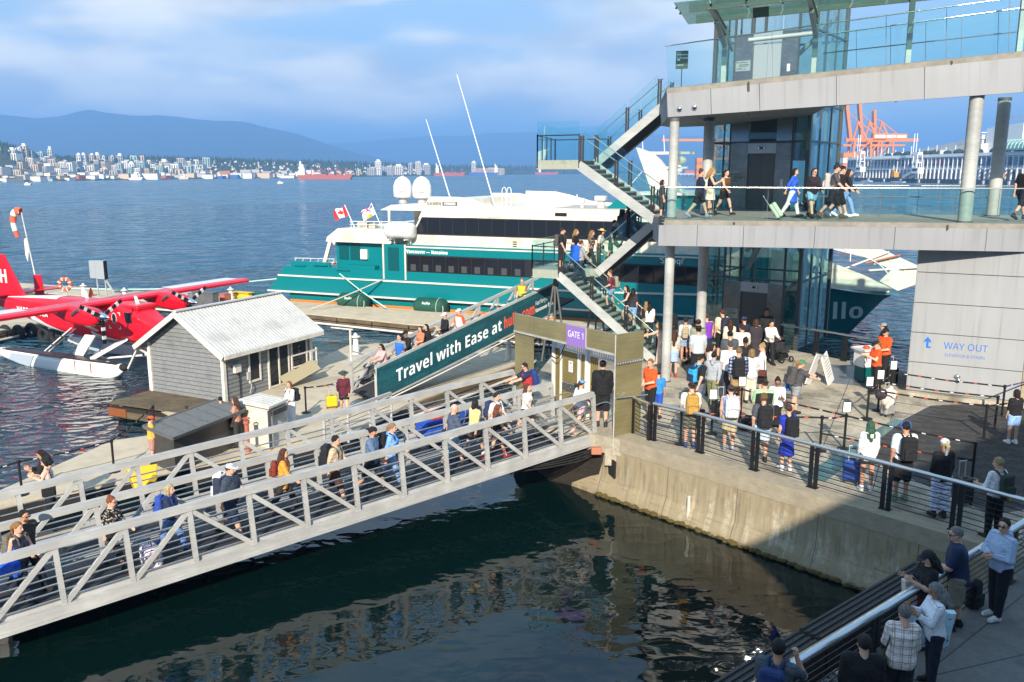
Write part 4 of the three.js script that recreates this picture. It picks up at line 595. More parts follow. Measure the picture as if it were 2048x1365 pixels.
// ---------------------------------------------------------------- plaza, seawall, near walkway
M.pavers = mat([0.045, 0.043, 0.042], 0.9, 0, { map: rep(T.grime, 2.7), bumpMap: rep(T.rough, 0.7), bumpScale: 0.004 });
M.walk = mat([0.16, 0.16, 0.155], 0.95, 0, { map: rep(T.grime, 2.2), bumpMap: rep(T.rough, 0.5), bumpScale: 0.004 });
const WL = V(3.5, 0, -23.5), WR = V(11.6, 0, -14.7), wd = WR.clone().sub(WL).normalize(), wn = V(-wd.z, 0, wd.x);   // seawall line, wn points to the water
if (wn.z < 0) wn.negate();
{ // wn must look towards the water (left and near)
  if (wn.x > 0) wn.negate();
}
const railA = at(1560, 698, 1.8), railB = at(1822, 748, 1.8);
{
  const far = [[railB.x + 0.2, railB.z - 0.2], [railA.x, railA.z - 0.25], [15, -42.5], [9.6, -44.5], [2.6, -39.4], [1.2, -33], [0.2, -28.3], [1.05, -25.15], [3.5, -23.5]];
  struct('plaza_pavement', prism([[11.6, -14.7], [45, -12], [45, -31], [16, -31.4], ...far], 1.3, 1.8), M.concrete);
  // darker brick paving on the right, laid 4 mm proud, with expansion joints cut across the concrete
  const pv = [at(1862, 812, 1.8), at(2120, 800, 1.8), at(2120, 1010, 1.8), at(1985, 1030, 1.8), at(1690, 900, 1.8), at(1720, 885, 1.8)].map((p) => [p.x, p.z]);
  const bed = struct('brick_pavement', prism(pv, 1.79, 1.804), M.seam);
  const B = []; const c = Math.cos(0.78), s = Math.sin(0.78); const bb = [[0.042, 0.04, 0.04], [0.055, 0.052, 0.05], [0.035, 0.034, 0.035]].map((k) => mat(k, 0.9, 0, { map: rep(T.grime, 0.6) }));
  const inside = (x, z) => { let r = false; for (let i = 0, j = pv.length - 1; i < pv.length; j = i++) if ((pv[i][1] > z) !== (pv[j][1] > z) && x < (pv[j][0] - pv[i][0]) * (z - pv[i][1]) / (pv[j][1] - pv[i][1]) + pv[i][0]) r = !r; return r; };
  const lists = [[], [], []]; for (let i = -60; i < 60; i++) for (let j = -60; j < 60; j++) { const a = i * 0.41 + (j % 2) * 0.2, b = j * 0.205, x = 12 + a * c - b * s, z = -22 + a * s + b * c; if ([[0, 0], [0.2, 0.2], [-0.2, 0.2], [0.2, -0.2], [-0.2, -0.2]].every(([a, b]) => inside(x + a, z + b))) lists[(i * 7 + j * 13 + 600) % 3].push(new THREE.BoxGeometry(0.396, 0.012, 0.192).rotateY(-0.78).translate(x, 1.808, z)); }
  lists.forEach((l, k) => { if (l.length) { const m = part('paver', l, bb[k], bed); m.userData.kind = 'stuff'; } });
  for (const [a, b] of [[[1300, 745], [1850, 835]], [[1480, 700], [1380, 900]], [[1700, 760], [1620, 960]], [[1330, 830], [1700, 905]], [[1320, 770], [1800, 870]], [[1590, 722], [1500, 930]], [[1400, 735], [1335, 860]], [[1800, 770], [1745, 985]]]) { const p = at(...a, 1.803), q = at(...b, 1.803); part('expansion_joint', beam(p, q, 0.02, 0.006), M.seam, bed); }
  // tinted smooth patch by the podium
  const sp = [at(1652, 728, 1.8), at(1740, 735, 1.8), at(1765, 790, 1.8), at(1716, 772, 1.8), at(1648, 765, 1.8)].map((p) => [p.x, p.z]); struct('smooth_pavement_patch', prism(sp, 1.79, 1.804), mat([0.16, 0.17, 0.18], 0.35, 0, { map: rep(T.grime, 2) }));
  const gp = [at(1600, 955, 1.8), at(1720, 880, 1.8), at(1790, 838, 1.8), at(1808, 842, 1.8), at(1740, 893, 1.8), at(1650, 965, 1.8)].map((p) => [p.x, p.z]); struct('glass_paving_strip', prism(gp, 1.79, 1.808), mat([0.07, 0.16, 0.15], 0.25));
  // curb under the railing and the seawall itself
  const L = WR.distanceTo(WL), pt = (s, o, y) => V(WL.x + wd.x * s + wn.x * o, y, WL.z + wd.z * s + wn.z * o);
  struct('seawall_curb', [beam(pt(-0.9, -0.2, 1.62), pt(L + 1.5, -0.2, 1.62), 0.62, 0.42)], M.curb);
  const cv = document.createElement('canvas'); cv.width = 2048; cv.height = 384; const g = cv.getContext('2d'); const r = rng(5);
  g.fillStyle = '#988d75'; g.fillRect(0, 0, 2048, 384);
  for (let i = 0; i < 900; i++) { const x = r() * 2048, w = 2 + r() * 16, y = r() * 180, h = 40 + r() * 250; const c = [[150, 138, 110], [96, 86, 66], [170, 162, 140], [120, 104, 76], [84, 82, 76], [200, 196, 182]][Math.floor(r() * 6)]; const gr = g.createLinearGradient(0, y, 0, y + h); gr.addColorStop(0, `rgba(${c},${0.02 + 0.16 * r()})`); gr.addColorStop(0.5, `rgba(${c},${0.05 + 0.16 * r()})`); gr.addColorStop(1, `rgba(${c},0)`); g.fillStyle = gr; g.fillRect(x, y, w, h); }
  for (let i = 0; i < 26; i++) { const x = 700 + r() * 1300, w = 10 + r() * 34, y = 40 + r() * 120; for (let k = 0; k < 60; k++) { g.fillStyle = `rgba(214,208,196,${0.03 + r() * 0.1})`; g.fillRect(x + (r() - 0.5) * w, y + r() * 200, 2 + r() * w * 0.4, 8 + r() * 40); } }
  for (let i = 0; i < 500; i++) { g.fillStyle = `rgba(${r() < 0.5 ? '70,62,48' : '176,168,146'},${0.04 + 0.1 * r()})`; g.fillRect(r() * 2048, 215 + r() * 169, 10 + r() * 70, 2 + r() * 10); }
  for (let i = 0; i < 700; i++) { g.fillStyle = `rgba(52,44,28,${0.05 + 0.12 * r()})`; g.fillRect(r() * 2048, 330 + r() * 60, 4 + r() * 30, 6 + r() * 40); } for (let i = 1; i < 7; i++) { g.fillStyle = 'rgba(50,44,34,.5)'; g.fillRect(i * 310 + r() * 20, 0, 3, 384); }
  const t = new THREE.CanvasTexture(cv); t.colorSpace = THREE.SRGBColorSpace; t.magFilter = THREE.LinearFilter; t.wrapS = THREE.RepeatWrapping;
  const P = [], U = [], I = [], N = 60; const prof = [[1.43, 0.095], [1.0, 0.11], [0.55, 0.14], [0.42, 0.21], [0.1, 0.34], [-0.8, 0.38]];
  for (let i = 0; i <= N; i++) for (const [y, o] of prof) { const s = mix(-3.4, L + 3, i / N), off = s < -1.6 ? 0 : 0; const p = pt(s, o + 0.03 * (fbm3(s * 1.3, y * 3, 2, 3) - 0.5), y); P.push(p.x, p.y, p.z); U.push((s + 3.4) / 15, clamp((y + 0.1) / 1.6)); }
  for (let i = 0; i < N; i++) for (let j = 0; j < prof.length - 1; j++) { const a = i * prof.length + j, b = a + prof.length; I.push(a, b, a + 1, a + 1, b, b + 1); }
  const w = new THREE.BufferGeometry(); w.setAttribute('position', new THREE.Float32BufferAttribute(P, 3)); w.setAttribute('uv', new THREE.Float32BufferAttribute(U, 2)); w.setIndex(I); w.computeVertexNormals();
  const wm = new THREE.MeshStandardMaterial({ map: t, roughness: 0.95, side: THREE.DoubleSide, color: new THREE.Color().setRGB(0.95, 0.92, 0.86) }); const wall = part('seawall', w, wm, scene, true); wall.name = 'seawall'; tag(wall, 'streaked concrete seawall below the plaza railing', 'seawall');
  const al = []; for (let i = 0; i < 150; i++) { const s = -1.2 + i * 0.063 + r() * 0.16; const p = pt(s, 0.34 + r() * 0.05, 0.02 + r() * 0.05); al.push(new THREE.IcosahedronGeometry(0.03 + 0.065 * r(), 1).scale(1.4, 0.45 + 0.4 * r(), 0.8).translate(p.x, p.y, p.z)); }
  const alg = part('seaweed_band', al, mat([0.13, 0.09, 0.02], 0.7, 0, { bumpMap: rep(T.rough, 0.2), bumpScale: 0.02 }), wall); alg.userData.kind = 'stuff';
  struct('seawall_return', prism([[0.1, -28.3], [1.1, -25.3], [3.3, -23.8], [3.6, -26], [2, -33]], -0.8, 1.29), M.timberDark);
  part('scale_board', bx(0.03, 0.9, 0.08).rotateY(-0.98).translate(pt(2.1, 0.24, 0.4).x, 0.4, pt(2.1, 0.24, 0.4).z), M.white, wall);
}
{ // shaded walkway at the lower right with its concrete beams
  const a = V(0.05, 0, -7.8), b = V(11.05, 0, -16.65);
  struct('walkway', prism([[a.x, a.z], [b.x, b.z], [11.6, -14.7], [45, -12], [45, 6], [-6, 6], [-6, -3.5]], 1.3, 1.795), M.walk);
  for (const [p, q] of [[[1830, 1365], [2048, 1190]], [[1700, 1390], [2048, 1310]]]) { const A = at(...p, 1.797), B = at(...q, 1.797); struct('pavement_joint', beam(A, B, 0.018, 0.004), M.seam); }
  for (const [A, B, w, l] of [[V(5.22, 0, -13.6), V(8.4, 0, -16.2), 0.56, 'dark wet concrete beam below the railing, upper of two'], [V(1.6, 0, -10.5), V(5.12, 0, -13.5), 0.6, 'dark wet concrete beam below the railing, lower of two']]) { const o = thing('concrete_beam', l, 'beam', [0, 0, 0]); A.y = B.y = 1.2; part('beam_body', beam(A, B, w, 0.62), mat([0.055, 0.053, 0.05], 0.6, 0, { map: rep(T.grime, 0.9), bumpMap: rep(T.rough, 0.5), bumpScale: 0.02 }), o); for (let k = 0; k < 5; k++) { const d = B.clone().sub(A).normalize(), n = V(-d.z, 0, d.x).multiplyScalar((k - 2) * 0.12); part('groove_rib', beam(A.clone().add(n).setY(1.53), B.clone().add(n).setY(1.53), 0.05, 0.03), mat([0.05, 0.05, 0.047], 0.6, 0, { bumpMap: rep(T.rough, 0.3), bumpScale: 0.02 }), o); } }
  struct('quay_face', [beam(V(a.x, 0.3, a.z).add(V(0.1, 0, 0.1)), V(b.x, 0.3, b.z).add(V(0.1, 0, 0.1)), 0.3, 2)], M.timberDark);
}
// railings: pairs of dark flat posts, eight thin bars and a bright tube on top
function railing(pts, y0, h, label, o = {}) {
  const r = thing('railing', label, 'railing', [0, 0, 0]);
  for (let i = 0; i < pts.length; i++) {
    const p = pts[i].clone(), d = (pts[Math.min(i + 1, pts.length - 1)].clone().sub(pts[Math.max(i - 1, 0)])).setY(0).normalize();
    for (const s of o.single ? [0] : [-0.07, 0.07]) { const a = p.clone().addScaledVector(d, s), lean = o.lean ?? V(0, 0, 0); a.y = y0(a); const b = a.clone().add(V(0, h - 0.05, 0)).add(lean); part('post', beam(a, b, 0.035, 0.1, d), M.black, r); }
    if (!o.single) { const f = p.clone(); f.y = y0(f) + 0.012; part('foot_plate', bx(0.26, 0.02, 0.16).rotateY(-Math.atan2(d.z, d.x)).translate(f.x, f.y, f.z), M.black, r); }
  }
  for (let i = 0; i < pts.length - 1; i++) {
    const a = pts[i].clone(), b = pts[i + 1].clone(), n = o.bars ?? 8, L = o.lean ?? V(0, 0, 0); a.y = y0(a); b.y = y0(b);
    for (let k = 1; k <= n; k++) { const t = k / (n + 1), up = V(0, h * t, 0).addScaledVector(L, t); part('bar', rod(a.clone().add(up), b.clone().add(up), o.bar ?? 0.011, 6), M.black, r); }
    const up = V(0, h, 0).add(L); part('top_tube', rod(a.clone().add(up), b.clone().add(up), o.tube ?? 0.042, 12), M.steel, r);
  }
  return r;
}
railing([[1226, 862], [1305, 880], [1400, 905], [1508, 940], [1625, 975], [1770, 1018], [1910, 1060]].map(([x, y]) => at(x, y, 1.84)).slice(1).concat([V(10.75, 1.84, -15.75)]), () => 1.83, 1.08, 'dark railing with bright top tube along the plaza edge above the seawall', { tube: 0.05 });
railing([0, 2.5, 5.0, 7.5, 10.0, 11.9].map((k) => [1.6 + 0.778 * k, -8.74 - 0.628 * k]).map(([x, z]) => V(x, 0, z)), () => 1.8, 1.1, 'shaded railing with broad silver handrail along the lower right walkway', { tube: 0.07, bars: 9 });
railing([railA, railA.clone().lerp(railB, 0.3), railA.clone().lerp(railB, 0.52), railA.clone().lerp(railB, 0.75), railB], () => 1.8, 1.08, 'dark railing at the far plaza edge in front of the ferry bow', { bars: 7 });
railing([[3.9, -23.6], [3.55, -24.3]].map(([x, z]) => V(x, 0, z)), () => 1.83, 1.08, 'short dark railing end against the stainless gate wing', { single: true });

// ---------------------------------------------------------------- the two raised walkways, columns, tower
const E2 = V(5.05, 7.75, -29.8), A2 = -Math.atan2(0.199, 0.98), E3 = V(5.35, 12.2, -30.9), A3 = -Math.atan2(0.299, 0.954);
const lw = (E, A, x, y, z) => V(x, y, z).applyAxisAngle(V(0, 1, 0), A).add(E);
function walkway(name, label, E, A, slope, xs, fhf, poly, rhf, o) {
  const fn = (q) => typeof q === 'function' ? q : () => q, FH = fn(fhf), RH = fn(rhf), fh = FH(0), railH = RH(0);
  const g = thing(name, label, 'walkway', E, 0); g.rotation.order = 'YXZ'; g.rotation.set(0, A, slope);
  part('deck', prism(poly, -0.16, 0), o.deck, g);
  part('soffit', prism(poly.map(([x, z]) => [x, Math.min(z, -0.1)]), -fh + 0.02, -0.17), mat([0.30, 0.31, 0.32], 0.6, 0.1, { map: rep(T.metal, 3) }), g);
  for (let i = 0; i < xs.length - 1; i++) { const a = xs[i] + 0.012, b = xs[i + 1] - 0.012; part('fascia_panel', slab([[a, -0.015 - FH(a)], [b, -0.015 - FH(b)], [b, -0.02], [a, -0.02]], 0.05, 0.006).translate(0, 0, -0.06), M.panel, g); }
  part('fascia_backing', bx(xs.at(-1) - 0.05, fh - 0.04, 0.04, xs.at(-1) / 2, -fh / 2 - 0.02, -0.085), M.seam, g);
  const seams = []; for (let i = 0; i < 8; i++) seams.push(bx(0.02, 0.006, 3.6, 0.9 + i * 1.7, -fh + 0.016, -2.1)); for (const s of seams) part('soffit_joint', s, M.seam, g);
  part('deck_trim', bx(xs.at(-1), 0.03, 0.1, xs.at(-1) / 2, 0.0, -0.06), M.galvDark, g);
  const glass = (x0, x1, z, n) => { for (let i = 0; i < n; i++) { const a = mix(x0, x1, i / n), b = mix(x0, x1, (i + 1) / n); part('glass_panel', slab([[a + 0.008, 0.03], [b - 0.008, 0.03], [b - 0.008, RH(b) - 0.03], [a + 0.008, RH(a) - 0.03]], 0.016).translate(0, 0, z), M.glass, g); if (i) part('glass_joint', bx(0.012, RH(a) - 0.06, 0.02, a, RH(a) / 2, z), o.joint ?? M.galvDark, g); } };
  glass(0.03, o.x1, -0.08, o.n); part('handrail', rod(V(0, RH(0), -0.08), V(o.x1, RH(o.x1), -0.08), 0.021, 10), M.steel, g);
  if (o.back) { glass(o.back[0], o.x1, o.back[1], 8); part('handrail', rod(V(o.back[0], RH(o.back[0]), o.back[1]), V(o.x1, RH(o.x1), o.back[1]), 0.026, 8), M.steel, g); part('mid_rail', rod(V(o.back[0], railH * 0.62, o.back[1] + 0.12), V(o.x1, railH * 0.62, o.back[1] + 0.12), 0.018, 8), M.galvDark, g); }
  return g;
}
const deckM = mat([0.30, 0.29, 0.26], 0.9, 0, { map: rep(T.grime, 3), bumpMap: rep(T.rough, 0.6), bumpScale: 0.003 });
const W2 = walkway('middle_walkway', 'grey panelled middle walkway with glass balustrade crossing the right half', E2, A2, 0.0, [0, 1.31, 2.84, 5.14, 7.64, 10.4, 13.2, 16], 0.87, [[0, 0], [16, 0], [16, -6.2], [6.6, -5.6], [5.8, -7.85], [1.9, -9.65], [-0.15, -6.4], [-0.3, -3.0]], 1.1, { deck: deckM, x1: 16, n: 9, back: [5.6, -5.2] });
const fh3 = (x) => 0.95 + 0.023 * x, rh3 = (x) => 1.42 + 0.019 * x;
const W3 = walkway('upper_walkway', 'grey panelled upper walkway sloping up to the right with tall glass balustrade', E3, A3, 0.074, [0, 1.49, 3.09, 5.51, 8.14, 10.95, 14], fh3, [[0, 0], [14, 0], [14, -2.5], [5.3, -3.0], [4.95, -7.2], [0.9, -8.6], [-0.7, -7], [-0.95, -5.3]], rh3, { deck: deckM, x1: 14, n: 8, back: [5.2, -2.5] });
for (const x of [0.42, 0.93]) { part('camera_dome', [new THREE.SphereGeometry(0.09, 14, 8).scale(1, 1, 0.6).translate(x, -0.72, 0.03), cyl(0.1, 0.04, 0, 0, 0, 14).rotateX(Math.PI / 2).translate(x, -0.72, 0.0)], M.steel, W3); part('camera_eye', new THREE.SphereGeometry(0.06, 10, 6).scale(1, 0.8, 0.8).translate(x + 0.01, -0.75, 0.06), M.black, W3); }
// stains running down from the panel joints are streaks of rust and dirt on the panels
for (const [w, x, h] of [[W3, 2.72, 0.5], [W3, 8.9, 0.2], [W2, 9.2, 0.3], [W2, 2.5, 0.16]]) { const t = sign(0.16, h, (g, W, H) => { const r = rng(x * 100); for (let i = 0; i < 40; i++) { g.fillStyle = `rgba(60,48,36,${0.5 + 0.5 * r()})`; g.fillRect(W * (0.5 + (r() - 0.5) * 0.4), r() * H * 0.3, 2 + r() * W * 0.1, H * 0.5 * r()); } }, { cut: true, px: 64 }); t.name = 'rust_stain'; t.position.set(x, -0.05 - h / 2, 0.003); w.add(t); }
function column(x, z, y0, y1, r, label) { const c = thing('round_column', label, 'column', [x, y0, z]); part('shaft', cyl(r, y1 - y0, 0, 0, 0, 28), M.column, c); part('base_ring', cyl(r * 1.12, 0.05, 0, 0, 0, 24), M.galvDark, c); part('top_collar', cyl(r * 1.03, 0.12, 0, y1 - y0 - 0.12, 0, 24), M.galvDark, c); return c; }
column(5.65, -30.75, 1.8, 6.9, 0.17, 'pale round column under the left end of the middle walkway, front one');
column(7.4, -33.2, 1.8, 6.9, 0.19, 'round column half in shade left of the elevator doors under the middle walkway');
column(5.65, -30.75, 7.75, 11.2, 0.165, 'pale round column on the middle walkway at its left end');
column(7.4, -33.2, 7.76, 11.35, 0.19, 'grey round column left of the elevator tower on the middle walkway');
column(14.78, -28.3, 7.75, 11.85, 0.215, 'big pale round column at the right of the middle walkway');
{ const p = lw(E2, A2, 12.05, 0, -4.9); column(p.x, p.z, 7.75, 12.0, 0.22, 'round column in shadow behind the big pale one'); }
// black stanchions and canopy on the upper walkway
{
  const post = (x, h, l) => { const g = thing('canopy_post', l, 'post', E3, 0); g.rotation.order = 'YXZ'; g.rotation.set(0, A3, 0); const y = x * 0.074, z = -0.75; part('web', bx(0.04, h, 0.14, x, y + h / 2, z), M.column, g); part('flange', bx(0.16, h, 0.03, x, y + h / 2, z + 0.085), M.column, g); part('flange', bx(0.16, h, 0.03, x, y + h / 2, z - 0.085), M.column, g); return [g, y]; };
  for (const [x, l] of [[1.85, 'canopy post with outreaching arm, left of the top elevator doors'], [4.8, 'canopy post with outreaching arm, right of the top elevator doors']]) {
    const [g, y] = post(x, 1.95, l); const a = V(x, y + 1.75, -0.75), tip = V(x - 0.35, y + 2.25, 1.5);
    part('arm', [beam(a, tip, 0.05, 0.2), beam(a.clone().add(V(0, 0.1, 0)), tip.clone().add(V(0, 0.1, 0)), 0.14, 0.03), beam(a.clone().add(V(0, -0.1, 0)), tip.clone().add(V(0, -0.1, 0)), 0.14, 0.03)], M.column, g); part('arm_end_plate', bx(0.2, 0.24, 0.03).translate(tip.x, tip.y, tip.z + 0.02), M.column, g);
    part('strut_tube', rod(V(x, y + 1.3, -0.7), V(x - 0.2, y + 1.85, 0.6), 0.09, 14), M.column, g); part('back_arm', beam(a, V(x + 0.1, y + 1.5, -3.2), 0.09, 0.18), M.column, g);
  }
  post(7.7, 5, 'tall steel post on the upper walkway near the middle'); post(10.9, 5, 'tall steel post on the upper walkway near the right picture edge');
  const c = thing('glass_canopy', 'greenish glass canopy over the top elevator doors', 'canopy', E3); c.rotation.order = 'YXZ'; c.rotation.set(0, A3, 0.05);
  const gm = new THREE.MeshPhysicalMaterial({ color: new THREE.Color().setRGB(0.50, 0.68, 0.62), roughness: 0.25, transmission: 0.75, thickness: 0, ior: 1.5 });
  for (let i = 0; i < 8; i++) for (let j = 0; j < 4; j++) part('canopy_pane', bx(1.07, 0.02, 1.05, 1.1 + i * 1.09, 2.36, 1.8 - j * 1.06), gm, c);
  for (let j = 0; j < 2; j++) part('purlin', bx(8.3, 0.16, 0.1, 5.1, 2.26, 1.45 - j * 2.3), M.column, c);
  for (let i = 0; i < 9; i++) for (const z of [1.6, 0.55]) part('glass_clip', cyl(0.035, 0.05, 0.56 + i * 1.09, 2.295, z, 8), M.black, c);
  part('lamp_tube', rod(V(2.6, 1.85, -3.6), V(5.0, 1.85, -3.4), 0.08, 12), M.column, c); part('black_display', bx(0.5, 0.3, 0.14, 3.15, 2.1, 0.55), M.black, c);
}
{ // sign behind the glass at the left end of the upper walkway
  const s = thing('terminal_sign', 'dark sign reading Seaplane Terminal and elevator with an arrow, behind the upper glass', 'sign', E3); s.rotation.order = 'YXZ'; s.rotation.set(0, A3, 0);
  part('plate', bx(0.42, 0.6, 0.02, 0.45, 0.98, -0.4), mat([0.05, 0.055, 0.055], 0.5), s); part('holder', bx(0.03, 1.0, 0.03, 0.45, 0.5, -0.44), M.black, s);
  const t = sign(0.4, 0.58, (g, w, h) => { g.fillStyle = '#3b4443'; g.fillRect(0, 0, w, h); g.strokeStyle = '#e8efee'; g.lineWidth = w * 0.03; g.strokeRect(w * 0.07, h * 0.1, w * 0.26, h * 0.3); g.fillStyle = '#e8efee'; g.fillRect(w * 0.1, h * 0.44, w * 0.22, h * 0.1); g.fillRect(w * 0.12, h * 0.18, w * 0.16, h * 0.05); text(g, 'Seaplane', w * 0.68, h * 0.2, w * 0.155, '#e8efee'); text(g, 'Terminal', w * 0.68, h * 0.4, w * 0.155, '#e8efee'); text(g, 'ELEVATOR', w * 0.34, h * 0.8, w * 0.125, '#e8efee', { weight: 'normal' }); text(g, '➔', w * 0.85, h * 0.8, w * 0.22, '#e8efee'); }, { px: 512 }); t.name = 'sign_face'; t.position.set(0.45, 0.98, -0.386); s.add(t);
}
{ // elevator tower
  const o = thing('elevator_tower', 'glass elevator tower with steel doors on three levels', 'elevator tower', [8.8, 1.8, -38.87], -0.6435), W = 3.94, D = 3.76, H = 18;
  o.scale.set(1.087, 1, 1.087); const st = M.stainless, dk = mat([0.085, 0.098, 0.098], 0.4, 0.2);
  for (const [x, z] of [[0, 0], [W, 0], [W, -D], [0, -D]]) part('corner_post', bx(0.14, H, 0.14, x, H / 2, z), dk, o);
  const rows = [0, 2.95, 5.6, 8.8, 10.3, 13.2, 15.6, 18];
  for (let i = 1; i < rows.length; i++) { const y0 = rows[i - 1], y1 = rows[i]; const pane = (w, x, z, ry) => part('glass_pane', bx(w - 0.05, y1 - y0 - 0.07, 0.02).rotateY(ry).translate(x, (y0 + y1) / 2, z), M.glassTower, o);
    pane(0.8, 0.42, 0, 0); pane(0.55, 3.6, 0, 0); for (let k = 0; k < 3; k++) { pane(D / 3, W, -D * (k + 0.5) / 3, Math.PI / 2); pane(D / 3, 0, -D * (k + 0.5) / 3, Math.PI / 2); pane(W / 3, W * (k + 0.5) / 3, -D, 0); }
    part('transom', [bx(W, 0.08, 0.08, W / 2, y1, 0.02), bx(0.08, 0.08, D, W, y1, -D / 2), bx(0.08, 0.08, D, 0, y1, -D / 2), bx(W, 0.08, 0.08, W / 2, y1, -D)], dk, o); }
  for (const x of [0.82, 3.32]) part('mullion', bx(0.07, H, 0.1, x, H / 2, 0), dk, o);
  for (let k = 1; k < 3; k++) { part('mullion', bx(0.06, H, 0.06, W, H / 2, -D * k / 3), dk, o); part('mullion', bx(0.06, H, 0.06, 0, H / 2, -D * k / 3), dk, o); }
  // pale translucent fins on the right flank
  const fin = mat([0.42, 0.50, 0.46], 0.5); for (let k = 0; k < 4; k++) part('pale_fin', bx(0.02, H - 1, 0.34, W - 0.12, H / 2, -0.9 - k * 0.75), fin, o);
  part('guide_rail', [bx(0.1, H, 0.1, 0.9, H / 2, -2.9), bx(0.1, H, 0.1, 3.1, H / 2, -2.9)], dk, o);
  for (let k = 0; k < 5; k++) part('brace', [beam(V(0.3, k * 3.6 + 0.2, -3.5), V(3.6, k * 3.6 + 3.4, -3.5), 0.14, 0.16)], M.column, o);
  part('lift_car', rbx(1.9, 2.3, 1.6, 2.1, 9.2, -1.9, 0.03), mat([0.10, 0.11, 0.11], 0.4, 0.4), o);
  for (const [lv, hd] of [[0, 2.55], [5.95, 8.5], [10.62, 13.0]]) {
    part('steel_panel', [bx(0.72, hd - lv + 0.25, 0.05, 1.22, (lv + hd + 0.25) / 2, 0.03), bx(0.6, hd - lv + 0.25, 0.05, 3.0, (lv + hd + 0.25) / 2, 0.03)], st, o);
    part('door_header', bx(1.12, 0.42, 0.06, 2.14, hd + 0.04, 0.035), M.steel === st ? st : mat([0.5, 0.5, 0.5], 0.35, 0.5), o); part('floor_indicator', [rbx(0.3, 0.13, 0.05, 2.14, hd + 0.05, 0.09, 0.02)], M.steel, o); part('indicator_display', bx(0.16, 0.08, 0.02, 2.14, hd + 0.05, 0.116), M.black, o);
    for (const s of [-1, 1]) part('lift_door', bx(0.55, hd - lv - 0.2, 0.03, 2.14 + s * 0.28, (lv + hd - 0.2) / 2, -0.02), lv > 10 ? mat([0.50, 0.49, 0.47], 0.35, 0.4) : mat([0.12, 0.115, 0.11], 0.4, 0.5), o);
    part('call_plate', rbx(0.12, 0.3, 0.02, 3.0, lv + 1.15, 0.065), M.whiteClean, o);
    const t = sign(0.6, 0.42, (g, w, h) => { g.fillStyle = lv ? '#8f9795' : '#a9adab'; g.fillRect(0, 0, w, h); g.fillStyle = '#4a504f'; g.fillRect(w * 0.05, h * 0.08, w * 0.1, w * 0.1); for (const [y, l] of [[0.14, 0.6], [0.36, 0.75], [0.5, 0.7]]) g.fillRect(w * 0.22, h * y, w * l * 0.9, h * 0.07); text(g, `LEVEL ${lv ? lv > 10 ? 2 : 1 : 0} 4`.replace(' 4', '   ⚑'), w * 0.45, h * 0.78, h * 0.24, '#2d3231'); }, { px: 256 }); t.name = 'level_sign'; t.position.set(1.2, lv + 1.35, 0.062); o.add(t);
  }
  for (const [w, x] of [[0.72, 1.22], [0.6, 3.0]]) part('upper_steel', bx(w, 1.6, 0.05, x, 9.6, 0.03), mat([0.26, 0.27, 0.27], 0.18, 0.9), o);
  part('over_door_window', bx(1.1, 1.4, 0.03, 2.14, 9.62, 0.0), M.glassTower, o);
  part('roof_slab', bx(W + 0.3, 0.2, D + 0.3, W / 2, H + 0.1, -D / 2), M.galvDark, o); part('floor_slab', [bx(W, 0.15, D, W / 2, 5.85, -D / 2), bx(W, 0.15, D, W / 2, 10.5, -D / 2)], M.galvDark, o);
  // stairs bracing seen low behind the glass
  part('low_brace', [beam(V(1.0, 3.1, -2), V(2.0, 5.6, -2), 0.2, 0.2), beam(V(2.6, 5.6, -2), V(3.7, 3.1, -2), 0.2, 0.2), bx(3.2, 0.16, 0.16, 2, 4.4, -2)], M.column, o);
}
{ // wall with the WAY OUT lettering
  const A = V(13.72, 1.8, -29.05), B = V(16.75, 1.8, -27.45), d = B.clone().sub(A), L = d.length(), o = thing('panel_clad_wall', 'grey metal clad wall with blue WAY OUT lettering', 'wall', A, -Math.atan2(d.z, d.x));
  part('core', bx(L - 0.04, 5.0, 3.4, L / 2, 2.5, -1.78), mat([0.30, 0.27, 0.21], 0.8, 0, { map: rep(T.grime, 2.5) }), o);
  const ys = [0.12, 1.13, 2.17, 3.2, 4.24, 5.1]; for (let i = 0; i < 5; i++) part('wall_panel', rbx(L, ys[i + 1] - ys[i] - 0.022, 0.07, L / 2, (ys[i] + ys[i + 1]) / 2, -0.035, 0.008, 1), M.panelWall, o);
  part('plinth', bx(L, 0.11, 0.1, L / 2, 0.055, -0.05), M.concrete, o); part('plinth', bx(L + 6, 0.14, 0.3, L / 2 + 2, 0.07, 0.28), M.concrete, o);
  const t = sign(2.0, 0.72, (g, w, h) => { const c = '#2a6fc0'; text(g, 'WAY OUT', w * 0.64, h * 0.4, h * 0.44, c, { weight: 'normal', max: w * 0.66 }); text(g, 'ELEVATOR & STAIRS', w * 0.64, h * 0.84, h * 0.19, c, { weight: 'normal', max: w * 0.66 }); g.fillStyle = '#1668c8'; const k = h * 0.01; g.beginPath(); for (const [x, y] of [[16, 4], [32, 24], [32, 34], [22, 26], [22, 50], [32, 50], [32, 58], [12, 58], [12, 26], [2, 34], [2, 24]]) g.lineTo(x * k, y * k); g.fill(); }, { cut: true, px: 1024 }); t.name = 'lettering'; t.position.set(1.42, 1.72, 0.004); o.add(t);
  part('wall_light', [ball(0.1, 1.55, 0.78, 0.03, 1, 0.8, 0.8), ball(0.07, 1.6, 0.66, 0.08)], M.steel, o);
  part('side_pilaster', [bx(0.5, 5, 0.4, L + 0.27, 2.5, -0.3), bx(1.6, 5, 0.3, L + 1.2, 2.5, -1.2)], mat([0.40, 0.34, 0.24], 0.8, 0, { map: rep(T.grime, 2) }), o);
  part('conduit', rod(V(L + 0.5, 0.2, -0.05), V(L + 0.5, 4.8, -0.05), 0.03), M.steel, o);
}
